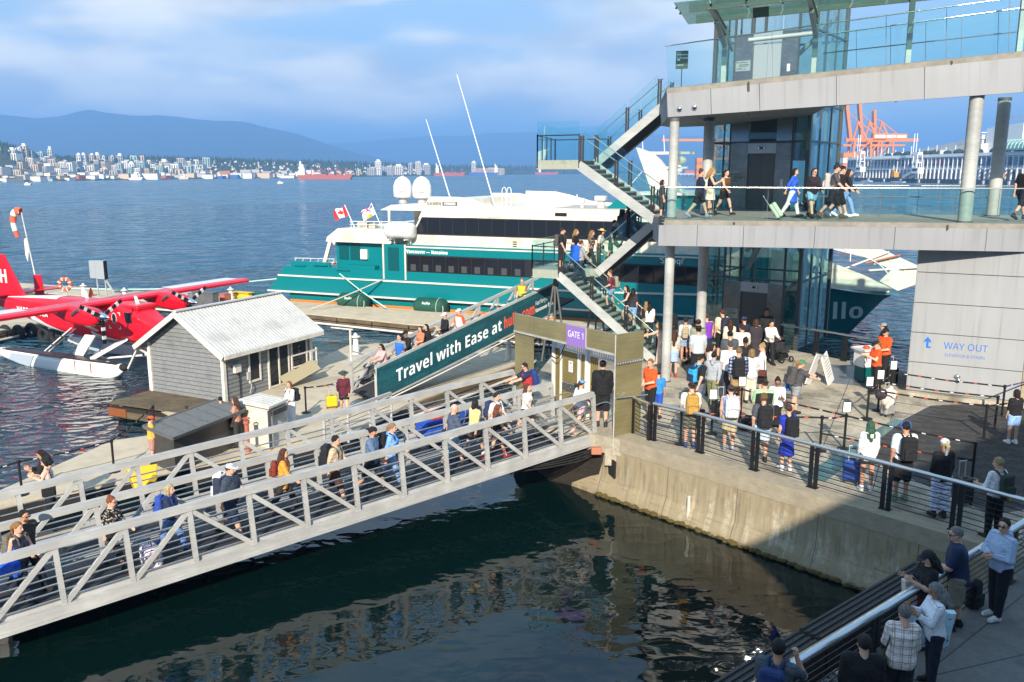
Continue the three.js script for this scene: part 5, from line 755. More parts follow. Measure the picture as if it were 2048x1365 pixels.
// ---------------------------------------------------------------- stairs
const U = V(0.873, 0, 0.488), PR = V(0.488, 0, -0.873);
const FLT = { a: [V(6.14, 12.12, -36.4), V(6.14, 9.79, -36.4).addScaledVector(U, -3.0)], b: [V(6.03, 7.72, -35.2), V(6.03, 5.27, -35.2).addScaledVector(U, -2.76)], c: [V(2.64, 9.79, -34.69), V(5.44, 7.72, -33.12)], d: [V(1.95, 5.27, -36.0), V(5.98, 1.8, -33.75)] };
{
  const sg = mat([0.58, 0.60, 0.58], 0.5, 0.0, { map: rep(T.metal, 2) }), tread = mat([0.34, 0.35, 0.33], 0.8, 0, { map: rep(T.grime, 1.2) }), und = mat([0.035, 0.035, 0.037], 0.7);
  const S = thing('outdoor_staircase', 'zigzag outdoor staircase with glass balustrades and black posts', 'staircase');
  const flight = (hi, lo, w, nm) => {
    const f = new THREE.Group(); f.name = nm; S.add(f); const d = lo.clone().sub(hi), n = Math.round(Math.abs(d.y) / 0.172);
    for (const s of [0, w]) part('stringer', beam(hi.clone().addScaledVector(PR, s).add(V(0, -0.16, 0)), lo.clone().addScaledVector(PR, s).add(V(0, -0.16, 0)), 0.07, 0.36), sg, f);
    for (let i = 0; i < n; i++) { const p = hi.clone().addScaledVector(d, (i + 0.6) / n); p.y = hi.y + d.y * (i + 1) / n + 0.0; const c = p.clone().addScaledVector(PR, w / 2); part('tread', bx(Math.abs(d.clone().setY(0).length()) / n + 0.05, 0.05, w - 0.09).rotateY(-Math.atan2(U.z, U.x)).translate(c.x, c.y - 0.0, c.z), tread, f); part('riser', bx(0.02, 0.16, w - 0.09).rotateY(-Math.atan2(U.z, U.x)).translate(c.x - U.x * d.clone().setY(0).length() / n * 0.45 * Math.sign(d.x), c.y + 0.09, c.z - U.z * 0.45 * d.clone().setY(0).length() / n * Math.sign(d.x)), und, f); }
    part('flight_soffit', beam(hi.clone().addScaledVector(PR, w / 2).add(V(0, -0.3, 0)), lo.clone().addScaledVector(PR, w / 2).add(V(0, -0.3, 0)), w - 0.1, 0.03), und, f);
    for (const s of [0, w]) { const H = 1.05; const k = Math.max(2, Math.round(d.length() / 1.7)); for (let i = 0; i <= k; i++) { const p = hi.clone().addScaledVector(d, clamp(i / k, 0.04, 0.97)).addScaledVector(PR, s); for (const e of [-0.05, 0.05]) part('post', beam(p.clone().addScaledVector(U, e).add(V(0, -0.3, 0)), p.clone().addScaledVector(U, e).add(V(0, H, 0)), 0.03, 0.07), M.black, f); }
      for (let i = 0; i < k; i++) { const a = hi.clone().addScaledVector(d, clamp(i / k, 0.04, 0.97) + 0.02).addScaledVector(PR, s), b = hi.clone().addScaledVector(d, clamp((i + 1) / k, 0.04, 0.97) - 0.02).addScaledVector(PR, s); const q = [[a, 0.12], [b, 0.12], [b, 1.28], [a, 1.28]].map(([p, y]) => p.clone().add(V(0, y, 0))); const g = new THREE.BufferGeometry(); const o = PR.clone().multiplyScalar(0.012); const P = []; for (const z of [1, -1]) for (const v of q) P.push(...v.clone().addScaledVector(o, z)); g.setAttribute('position', new THREE.Float32BufferAttribute(P, 3)); g.setIndex([0, 1, 2, 0, 2, 3, 4, 6, 5, 4, 7, 6, 0, 4, 5, 0, 5, 1, 1, 5, 6, 1, 6, 2, 2, 6, 7, 2, 7, 3, 3, 7, 4, 3, 4, 0]); const gg = g.toNonIndexed(); gg.computeVertexNormals(); part('glass_panel', gg, M.glass, f); }
      part('handrail', rod(hi.clone().addScaledVector(PR, s + (s ? -0.08 : 0.08)).add(V(0, 0.98, 0)), lo.clone().addScaledVector(PR, s + (s ? -0.08 : 0.08)).add(V(0, 0.98, 0)), 0.022), M.steel, f); }
  };
  flight(FLT.a[0], FLT.a[1], 1.5, 'upper_flight'); flight(FLT.c[0], FLT.c[1], 1.45, 'second_flight'); flight(FLT.b[0], FLT.b[1], 1.3, 'third_flight'); flight(FLT.d[0], FLT.d[1], 1.35, 'lowest_flight');
  const landing = (pts, y, nm, gp) => { const g = new THREE.Group(); g.name = nm; S.add(g); part('slab', prism(pts.map((p) => [p.x, p.z]), y - 0.12, y), tread, g); part('edge', pts.map((p, i) => { const q = pts[(i + 1) % pts.length]; return beam(V(p.x, y - 0.15, p.z), V(q.x, y - 0.15, q.z), 0.06, 0.36); }), mat([0.36, 0.40, 0.34], 0.6, 0, { map: rep(T.grime, 1.1) }), g);
    for (const [a, b, h] of gp) { const p = pts[a].clone().setY(y), q = pts[b].clone().setY(y), m = Math.max(1, Math.round(p.distanceTo(q) / 1.3)); for (let i = 0; i < m; i++) { const u = p.clone().lerp(q, i / m), v = p.clone().lerp(q, (i + 1) / m); part('glass_panel', beam(u.clone().setY(y + h / 2 + 0.05), v.clone().setY(y + h / 2 + 0.05), 0.02, h), M.glass, g); part('post', [beam(u.clone().setY(y - 0.28), u.clone().setY(y + 1.05), 0.09, 0.05)], M.black, g); part('handrail', rod(u.clone().setY(y + 1.0), v.clone().setY(y + 1.0), 0.022), M.black, g); } part('post', beam(q.clone().setY(y - 0.28), q.clone().setY(y + 1.05), 0.09, 0.05), M.black, g); } };
  const ta = FLT.c[0], tb = FLT.d[0], a1 = FLT.a[1], b1 = FLT.b[1], mv = (p, u, r) => p.clone().addScaledVector(U, u).addScaledVector(PR, r);
  landing([mv(ta, 0, 0), mv(ta, -1.85, 0), mv(a1, -2.6, 1.5), mv(a1, 0, 1.5), mv(a1, 0, 0), mv(ta, 0, 1.45)], 9.79, 'upper_landing', [[0, 1, 1.5], [1, 2, 1.5], [2, 3, 1.5]]);
  landing([mv(tb, 0, 0), mv(tb, -1.25, 0), mv(b1, -2.7, 1.35), mv(b1, 0, 1.35), mv(b1, 0, 0), mv(tb, 0, 1.35)], 5.27, 'lower_landing', [[0, 1, 1.2], [1, 2, 1.2]]);
  for (const p of [mv(tb, -0.5, 0.7), mv(b1, -0.4, 0.9)]) for (const e of [-0.55, 0, 0.55]) part('support_strut', rod(V(p.x + e, 1.2, p.z), V(p.x, 5.0, p.z), 0.045, 10), M.galvDark, S);
  part('bottom_step', prism([mv(FLT.d[1], 0.9, -0.35), mv(FLT.d[1], -0.2, -0.35), mv(FLT.d[1], -0.2, 1.7), mv(FLT.d[1], 0.9, 1.7)].map((p) => [p.x, p.z]), 1.8, 1.93), M.concrete, S);
}
// ---------------------------------------------------------------- gangways
const G0 = V(-8.893, 0.859, -15.75), GS = V(1.032, 0.0674, -0.792), GH = V(-0.082, 1.364, 0.009), O2 = V(-1.17, 0, -1.2), O3 = V(-2.34, 0, -2.87);
const node = (i, o) => G0.clone().addScaledVector(GS, i).add(o);
function truss(parent, i0, i1, off, sw, names) {
  const a = node(i0, off), b = node(i1, off), up = GH.clone(), un = up.clone().normalize();
  part('top_chord', beam(a.clone().add(up), b.clone().add(up), 0.13, 0.16, un), M.galv, parent);
  part('bottom_chord', [beam(a, b, 0.13, 0.2, un), beam(a.clone().addScaledVector(un, -0.13), b.clone().addScaledVector(un, -0.13), 0.2, 0.05, un)], M.galv, parent);
  for (let i = Math.ceil(i0); i <= i1; i++) {
    const p = node(i, off), q = p.clone().add(up); part('post', beam(p, q, 0.1, 0.1, GS.clone().normalize()), M.galv, parent);
    if (i < i1) { const n = node(i + 1, off), m = n.clone().add(up); part('diagonal', i < sw ? beam(p.clone().addScaledVector(un, 0.08), m.clone().addScaledVector(un, -0.06), 0.07, 0.1) : beam(q.clone().addScaledVector(un, -0.06), n.clone().addScaledVector(un, 0.08), 0.07, 0.1), M.galv, parent); }
  }
  for (let k = 1; k <= 6; k++) part('guard_rod', rod(a.clone().addScaledVector(up, 0.06 + k * 0.115), b.clone().addScaledVector(up, 0.06 + k * 0.115), 0.019, 7), M.steel, parent);
}
const gangY = (p) => { const k = (p.x - G0.x) * GS.x + (p.z - G0.z) * GS.z; return G0.y + GS.y * k / (GS.x * GS.x + GS.z * GS.z) + 0.06; };
{
  const g = thing('gangway', 'long galvanised truss gangway in the foreground with people walking up it', 'gangway');
  truss(g, -4, 11, V(0, 0, 0), 2); truss(g, -4, 11, O2, 2);
  const c = (o) => o.clone().multiplyScalar(0.5);
  part('deck', beam(node(-4, c(O2)), node(11.6, c(O2)), 1.55, 0.07), M.deck, g);
  for (const o of [V(-0.05, 0.12, -0.05), V(-1.12, 0.12, -1.15)]) part('kick_plate', beam(node(-4, o), node(11, o), 0.015, 0.14), M.galv, g);
  for (let i = -4; i <= 11; i++) part('cross_beam', beam(node(i, V(0, -0.1, 0)), node(i, O2.clone().add(V(0, -0.1, 0))), 0.1, 0.12), M.galvDark, g);
  part('hand_rail_tube', rod(node(-4, V(-0.12, 0.95, -0.12)), node(10.6, V(-0.12, 0.95, -0.12)), 0.02), M.steel, g);
  for (const o of [V(-0.1, 0, -0.1), O2]) part('end_hoop', hose([node(10.9, o.clone().add(V(0, 0.95, 0))), node(11.5, o.clone().add(V(0, 0.95, 0))), node(11.75, o.clone().add(V(0, 0.65, 0))), node(11.4, o.clone().add(V(0, 0.35, 0)))], 0.024, 7, 20), M.steel, g);
  const g2 = thing('gangway', 'second truss gangway with carts beside the long foreground one', 'gangway');
  truss(g2, -0.4, 11, O3, 3);
  part('deck', beam(node(-0.4, O2.clone().lerp(O3, 0.52)), node(11.6, O2.clone().lerp(O3, 0.52)), 1.75, 0.07), M.deck, g2);
  for (const o of [V(-1.3, 0.11, -1.35), V(-2.28, 0.11, -2.8)]) part('kick_plate', beam(node(-0.4, o), node(11, o), 0.015, 0.14), M.galv, g2);
  for (let i = 0; i <= 11; i++) part('cross_beam', beam(node(i, O2.clone().add(V(-0.1, -0.1, -0.12))), node(i, O3.clone().add(V(0, -0.1, 0))), 0.1, 0.12), M.galvDark, g2);
  part('end_post', rbx(0.26, 1.25, 0.22).translate(node(-0.5, O3).x, node(-0.5, O3).y + 0.5, node(-0.5, O3).z), mat([0.5, 0.49, 0.44], 0.8), g2);
  // cables slung under the gangway end
  for (const [o, l] of [[0, 'black hoses slung below the gangway end, upper bundle'], [0.22, 'black hoses slung below the gangway end, lower bundle']]) solo('hose_bundle', l, 'hoses', [0, 0.07].map((k) => hose([node(8.9, V(-0.2, -0.17 - o * 0.4 - k, -0.1)), node(9.8, V(0, -0.24 - o * 0.6 - k, 0)), node(10.7, V(0.1, -0.26 - o * 0.7 - k, 0)), node(11.6, V(0.3, -0.1, 0.1))], 0.024, 6, 26)), M.rubber);
}
{ // ferry ramp with the banner
  const A = V(-5.2, 0.72, -31.9), B = V(2.08, 3.1, -39), P = V(-0.697, 0, -0.717), d = B.clone().sub(A), L = d.length(), un = V(0, 1, 0);
  const g = thing('ferry_ramp', 'sloping truss ramp to the ferry with a teal printed banner along its side', 'ramp');
  const ln = (t, o, y) => A.clone().addScaledVector(d, t).addScaledVector(P, o).add(V(0, y, 0));
  part('deck', beam(ln(0, 0.8, 0.1), ln(1.12, 0.8, 0.1), 1.5, 0.08), M.deck, g);
  part('top_chord', beam(ln(-0.02, 1.6, 1.28), ln(1.05, 1.6, 1.28), 0.1, 0.13), M.galv, g); part('bottom_chord', beam(ln(0, 1.6, 0.05), ln(1.05, 1.6, 0.05), 0.1, 0.16), M.galv, g);
  for (let i = 0; i <= 9; i++) { const t = i / 9; part('post', beam(ln(t, 1.6, 0.05), ln(t, 1.6, 1.28), 0.08, 0.08, d.clone().setY(0).normalize()), M.galv, g); if (i < 9) part('diagonal', beam(ln(t, 1.6, 0.1), ln(t + 1 / 9, 1.6, 1.22), 0.06, 0.08), M.galv, g); }
  part('guard_rod', rod(ln(0, 1.52, 0.85), ln(1, 1.52, 0.85), 0.018), M.steel, g); part('guard_rod', rod(ln(0, 1.52, 0.5), ln(1, 1.52, 0.5), 0.018), M.steel, g);
  part('side_frame', [beam(ln(0, 0, 1.33), ln(1.03, 0, 1.33), 0.08, 0.1), beam(ln(0, 0, 0.0), ln(1.03, 0, 0.0), 0.08, 0.1), beam(ln(0, 0, 0), ln(0, 0, 1.33), 0.09, 0.09, V(0, 0, 1))], M.galv, g);
  part('cable', hose([ln(0.05, -0.06, -0.12), ln(0.35, -0.06, -0.16), ln(0.65, -0.06, -0.14), ln(1, -0.06, -0.1)], 0.03, 6, 30), M.white, g);
  const HB = 1.25, bm = sign(L, HB, (c, w, h) => {
    c.fillStyle = '#17464f'; c.fillRect(0, 0, w, h); const r = rng(12); const W = ['Tofino', 'Nanaimo', 'Comox', 'Tofino', 'Bowen', 'Duncan', 'Ucluelet', 'Parksville'];
    for (let i = 0; i < 46; i++) text(c, W[i % 8], r() * w, r() * h, h * (0.14 + 0.14 * r()), `rgba(28,96,104,${0.5 + 0.4 * r()})`);
    text(c, 'Travel with Ease at', w * 0.37, h * 0.53, h * 0.55, '#eef3f2', { max: w * 0.56 }); text(c, 'hullo.com', w * 0.755, h * 0.52, h * 0.55, '#f0552d', { max: w * 0.19 });
    text(c, 'Fast ferry travel to', w * 0.915, h * 0.36, h * 0.2, '#eef3f2', { max: w * 0.125, weight: 'normal' }); text(c, 'Vancouver Island', w * 0.915, h * 0.62, h * 0.2, '#eef3f2', { max: w * 0.125 }); text(c, '→', w * 0.985, h * 0.3, h * 0.32, '#eef3f2');
  }, { px: 2048, rough: 0.55 });
  const geo = new THREE.PlaneGeometry(1, 1), p = geo.attributes.position; const n = P.clone().multiplyScalar(-0.055);
  for (let i = 0; i < 4; i++) { const u = p.getX(i) + 0.5, v = p.getY(i) + 0.5, q = ln(u * 1.0, 0, 0.04 + v * HB).add(n); p.setXYZ(i, q.x, q.y, q.z); } geo.computeVertexNormals();
  bm.geometry = geo; bm.name = 'banner'; g.add(bm); part('banner_board', beam(ln(0.005, -0.02, 0.66), ln(1.0, -0.02, 0.66), 0.03, 1.24), M.galvDark, g);
}
// low ramp flap between float and foreground gangways, left of the banner
{ const g = thing('float_railing', 'short galvanised railing panel with thin rods in front of the banner', 'railing'); const a = at(650, 905, 0.6), b = at(783, 850, 0.6); a.y = b.y = 0.6; for (const t of [0, 0.33, 0.66, 1]) { const p = a.clone().lerp(b, t); part('post', beam(p, p.clone().add(V(0, 1.1, 0)), 0.07, 0.07, V(1, 0, 0)), M.galv, g); } for (let k = 1; k <= 7; k++) part('guard_rod', rod(a.clone().setY(0.6 + k * 0.14), b.clone().setY(0.6 + k * 0.14), 0.014, 6), M.steel, g); part('top_rail', beam(a.clone().setY(1.75), b.clone().setY(1.75), 0.1, 0.1), M.galv, g); }
// ---------------------------------------------------------------- gate
{
  const Rt = V(2.95, 0, -23.9), d = V(-0.61, 0, -0.792), g = V(0.793, 0, -0.609), o = thing('gate_portal', 'brushed metal gate portal with purple GATE 1 sign', 'gate');
  const p = (t, b, y) => Rt.clone().addScaledVector(d, t).addScaledVector(g, b).setY(y);
  part('header', beam(p(0, 0, 4.58), p(3.6, 0, 4.58), 0.1, 0.56), M.brass, o); part('header_end', beam(p(3.62, 0, 4.58), p(4.67, 0, 4.58), 0.1, 0.56), M.brass, o);
  part('header_trim', beam(p(0, -0.06, 4.28), p(4.67, -0.06, 4.28), 0.02, 0.06), M.galv, o);
  part('left_panel', beam(p(3.75, 0.02, 2.75), p(4.67, 0.02, 2.75), 0.06, 3.0), M.brass, o);
  part('wing_panel', beam(p(0, 0, 4.42), p(0, 1.1, 4.42), 0.05, 0.86), M.brass, o);
  part('wing_panel', beam(p(0.02, 0.02, 2.65), p(0.02, 1.08, 2.65), 0.05, 2.66), M.brass, o);
  part('wing_bolt_strip', beam(p(-0.03, 0, 4.0), p(-0.03, 1.1, 4.0), 0.02, 0.09), M.steel, o);
  for (let k = 0; k < 11; k++) { const q = p(-0.045, 0.06 + k * 0.1, 4.0); part('bolt', ball(0.018, q.x, q.y, q.z, 1, 1, 1, 6, 4), M.galv, o); } for (let k = 0; k < 6; k++) { const q = p(-0.01, 0.1 + k * 0.18, 1.42); part('bolt', ball(0.022, q.x, q.y, q.z, 1, 1, 1, 6, 4), M.galv, o); }
  part('wing_edge', beam(p(0.0, -0.02, 1.35), p(0, -0.02, 4.85), 0.05, 0.03, V(1, 0, 0)), M.galv, o);
  part('cross_rail', rod(p(-0.1, 0.0, 3.02), p(-0.1, 1.25, 2.92), 0.022), M.steel, o);
  const sg = sign(0.86, 0.62, (c, w, h) => { c.fillStyle = '#8d6fb8'; c.fillRect(0, 0, w, h); text(c, 'GATE 1', w * 0.5, h * 0.42, h * 0.42, '#f4f0f8', { max: w * 0.86, weight: 'normal' }); }, { px: 512 });
  const sp = p(1.62, -0.075, 4.56); sg.position.copy(sp); sg.rotation.y = Math.atan2(-0.793, 0.609); sg.name = 'gate_sign'; o.add(sg); part('sign_board', beam(p(1.19, -0.062, 4.56), p(2.05, -0.062, 4.56), 0.016, 0.62), M.whiteClean, o);
  // recessed frame, slats and door
  const fr = [[0.12, 0.16], [1.95, 0.2], [3.55, 0.16]]; for (const [t, w] of fr) part('frame_post', beam(p(t, 0.75, 1.75), p(t, 0.75, 4.3), w, 0.1, d), M.whiteClean, o);
  part('frame_head', [beam(p(0.1, 0.75, 3.85), p(1.9, 0.75, 3.85), 0.06, 0.06), beam(p(0.1, 0.75, 4.24), p(3.6, 0.75, 4.24), 0.06, 0.06), beam(p(2.0, 0.75, 3.85), p(3.5, 0.75, 3.85), 0.06, 0.06)], M.whiteClean, o);
  for (let k = 0; k < 34; k++) { const t = 0.16 + k * 0.1; part('white_bar', beam(p(t, 0.75, 3.85), p(t, 0.75, 4.24), 0.03, 0.03, d), M.whiteClean, o); }
  const slat = mat([0.40, 0.33, 0.14], 0.45, 0.5, { map: rep(T.grime, 1) });
  for (const [a, b] of [[1.55, 1.85], [2.06, 2.3], [3.2, 3.5]]) for (let t = a; t < b; t += 0.085) part('slat', beam(p(t, 0.75, 1.8), p(t, 0.75, 3.82), 0.055, 0.04, d), slat, o);
  part('door', [beam(p(2.36, 0.72, 3.3), p(3.12, 0.72, 3.3), 0.04, 1.0), beam(p(2.36, 0.72, 2.15), p(3.12, 0.72, 2.15), 0.04, 0.7)], slat, o); part('door_band', beam(p(2.36, 0.71, 2.64), p(3.12, 0.71, 2.64), 0.05, 0.26), M.steel, o);
  for (let k = 0; k < 9; k++) part('door_rib', beam(p(2.4 + k * 0.085, 0.69, 1.82), p(2.4 + k * 0.085, 0.69, 2.48), 0.03, 0.03, d), slat, o);
  part('door_frame', [beam(p(2.32, 0.7, 1.8), p(2.32, 0.7, 3.84), 0.06, 0.08, d), beam(p(3.16, 0.7, 1.8), p(3.16, 0.7, 3.84), 0.06, 0.08, d)], M.whiteClean, o);
  const ns = sign(0.2, 0.36, (c, w, h) => { c.fillStyle = '#eee'; c.fillRect(0, 0, w, h); c.strokeStyle = '#222'; c.lineWidth = w * 0.06; c.beginPath(); c.arc(w / 2, h * 0.6, w * 0.28, 0, 7); c.stroke(); c.beginPath(); c.moveTo(w * 0.3, h * 0.72); c.lineTo(w * 0.7, h * 0.48); c.stroke(); c.fillStyle = '#222'; c.fillRect(w * 0.2, h * 0.12, w * 0.6, h * 0.05); c.fillRect(w * 0.2, h * 0.22, w * 0.6, h * 0.05); }, { px: 128 }); ns.position.copy(p(2.66, 0.66, 3.35)); ns.rotation.y = sg.rotation.y; ns.name = 'door_notice'; o.add(ns);
  part('lock_box', rbx(0.1, 0.22, 0.08).translate(p(2.4, 0.66, 2.75).x, 2.75, p(2.4, 0.66, 2.75).z), M.black, o);
  part('cable_loop', hose([p(3.5, 0.5, 4.2), p(3.4, 0.4, 3.7), p(3.0, 0.4, 3.6), p(2.7, 0.5, 4.15)], 0.018, 6, 24), M.rubber, o); part('flood_light', rbx(0.18, 0.1, 0.14).translate(p(3.0, 0.55, 4.0).x, 4.0, p(3.0, 0.55, 4.0).z), M.whiteClean, o);
  part('sill_block', [beam(p(-0.1, 0.05, 1.25), p(0.5, 0.6, 1.25), 0.7, 0.55)], M.concrete, o); part('rusty_bracket', rbx(0.3, 0.2, 0.2).translate(p(0.35, -0.35, 1.45).x, 1.4, p(0.35, -0.35, 1.45).z), farMat.rust, o); part('black_apron', beam(p(-0.2, -0.1, 0.9), p(0.8, 0.2, 0.95), 0.05, 0.5), M.rubber, o);
}
// ---------------------------------------------------------------- boxes on the float
function boxFrom(o, top, y0, y1, m, name) { const P = top.map(([px, py]) => at(px, py, y1)); return part(name, prism(P.map((p) => [p.x, p.z]), y0, y1), m, o); }
{
  const o = thing('equipment_box', 'dark grey metal box with mottled lid on the float', 'box'); const q = [[285, 853], [345, 877], [490, 820], [432, 800]];
  boxFrom(o, [[296, 856], [346, 876], [480, 822], [434, 804]], 0.6, 1.72, mat([0.085, 0.085, 0.085], 0.45, 0.4, { map: rep(T.grime, 1.4) }), 'body'); boxFrom(o, q, 1.725, 1.8, mat([0.20, 0.20, 0.19], 0.6, 0.3, { map: rep(T.grime, 0.8) }), 'lid');
  const P = q.map(([x, y]) => at(x, y, 1.8)); for (let k = 1; k < 6; k++) { const a = P[0].clone().lerp(P[3], k / 6), b = P[1].clone().lerp(P[2], k / 6); part('lid_rib', beam(a.clone().lerp(b, 0.1).setY(1.81), a.clone().lerp(b, 0.9).setY(1.81), 0.05, 0.03), M.galvDark, o); } for (let i = 0; i < 4; i++) part('lid_rim', beam(P[i].clone().setY(1.81), P[(i + 1) % 4].clone().setY(1.81), 0.05, 0.04), M.galvDark, o);
  for (const t of [0.3, 0.45, 0.6]) { const c = P[1].clone().lerp(P[2], t); part('handle', hose([V(c.x - 0.1, 1.2, c.z + 0.06), V(c.x, 1.14, c.z + 0.12), V(c.x + 0.1, 1.2, c.z + 0.04)], 0.015), M.steel, o); }
  const w = thing('electrical_cabinet', 'white painted cabinet with ribbed top beside the dark grey box', 'cabinet'); const wq = [[470, 801], [537, 815], [576, 798], [518, 786]];
  boxFrom(w, [[474, 803], [537, 817], [572, 801], [517, 790]], 0.6, 1.95, M.white, 'body'); boxFrom(w, wq, 1.955, 2.03, M.white, 'lid'); const Q = wq.map(([x, y]) => at(x, y, 2.03)); for (let k = 1; k < 6; k++) { const a = Q[0].clone().lerp(Q[3], k / 6), b = Q[1].clone().lerp(Q[2], k / 6); part('lid_rib', beam(a.clone().lerp(b, 0.1).setY(2.045), a.clone().lerp(b, 0.9).setY(2.045), 0.04, 0.03), M.galv, w); }
  { const a = Q[1].clone().setY(1.75), b = Q[2].clone().setY(1.75); for (let k = 0; k < 4; k++) part('louvre', beam(a.clone().lerp(b, 0.12).setY(1.86 - k * 0.05), a.clone().lerp(b, 0.9).setY(1.86 - k * 0.05), 0.12, 0.015), M.galvDark, w); const e = a.clone().lerp(b, -0.0); part('door_seam', beam(e.clone().setY(0.65), e.clone().setY(1.92), 0.14, 0.02, V(0.9, 0, 0.4)), M.galvDark, w); }
  const h = thing('fire_hydrant_post', 'red standpipe between the dark grey box and the white cabinet', 'standpipe', at(496, 905, 0.6)); part('standpipe', [cyl(0.07, 1.0, 0, 0, 0, 10), cyl(0.1, 0.1, 0, 0.95, 0, 10)], farMat.roofRed, h); part('valve_wheel', new THREE.TorusGeometry(0.1, 0.02, 6, 14).rotateX(Math.PI / 2).translate(0, 1.12, 0), farMat.roofRed, h);
  const y = thing('barrow', 'yellow upturned plastic barrow with a black wheel behind the gangway rails', 'barrow', at(288, 975, 0.6), 0.6); y.scale.setScalar(0.75); part('tray', slab([[-0.35, 0], [0.35, 0], [0.5, 0.7], [-0.5, 0.7]], 0.34, 0.04).rotateX(-0.5), M.yellow, y); part('wheel', new THREE.TorusGeometry(0.17, 0.06, 8, 18).translate(0.1, 0.2, 0.75), M.rubber, y); part('leg', beam(V(-0.2, 0.0, 0.5), V(0.3, 0.5, 0.3), 0.25, 0.25), M.yellow, y);
  for (const [px, py, k] of [[225, 895, 0], [130, 935, 0]]) ;
}
// ---------------------------------------------------------------- the building behind the camera that shades the lower right corner
{
  const b = thing('convention_building', 'large building behind the viewpoint whose shadow falls on the lower right walkway', 'building'), H = 15.7;
  const edge = [[19, -5.5], [12.2, -0.1], [5.2, 5.6], [-3, 12.3]], poly = [...edge, [-3, 46], [62, 46], [62, -5.5]];
  part('core', prism(poly.map(([x, z]) => [x + 1.2, z + 1.2]), 1.8, H - 0.8), mat([0.05, 0.06, 0.065], 0.15, 0.2), b);
  part('roof_slab', prism(poly, H - 0.8, H), M.panel, b);
  for (const y of [6.5, 11.5]) part('floor_band', prism(poly.map(([x, z]) => [x + 0.9, z + 0.9]), y - 0.3, y + 0.3), M.panel, b);
  for (let i = 0; i < edge.length - 1; i++) for (let k = 0; k < 3; k++) { const t = (k + 0.5) / 3; part('facade_column', cyl(0.3, H - 2.6, mix(edge[i][0], edge[i + 1][0], t) + 0.5, 1.8, mix(edge[i][1], edge[i + 1][1], t) + 0.6, 16), M.white, b); }
  for (let i = 0; i < 9; i++) part('facade_column', cyl(0.3, H - 2.6, -2.6, 1.8, 14 + i * 3.5, 16), M.white, b);
}
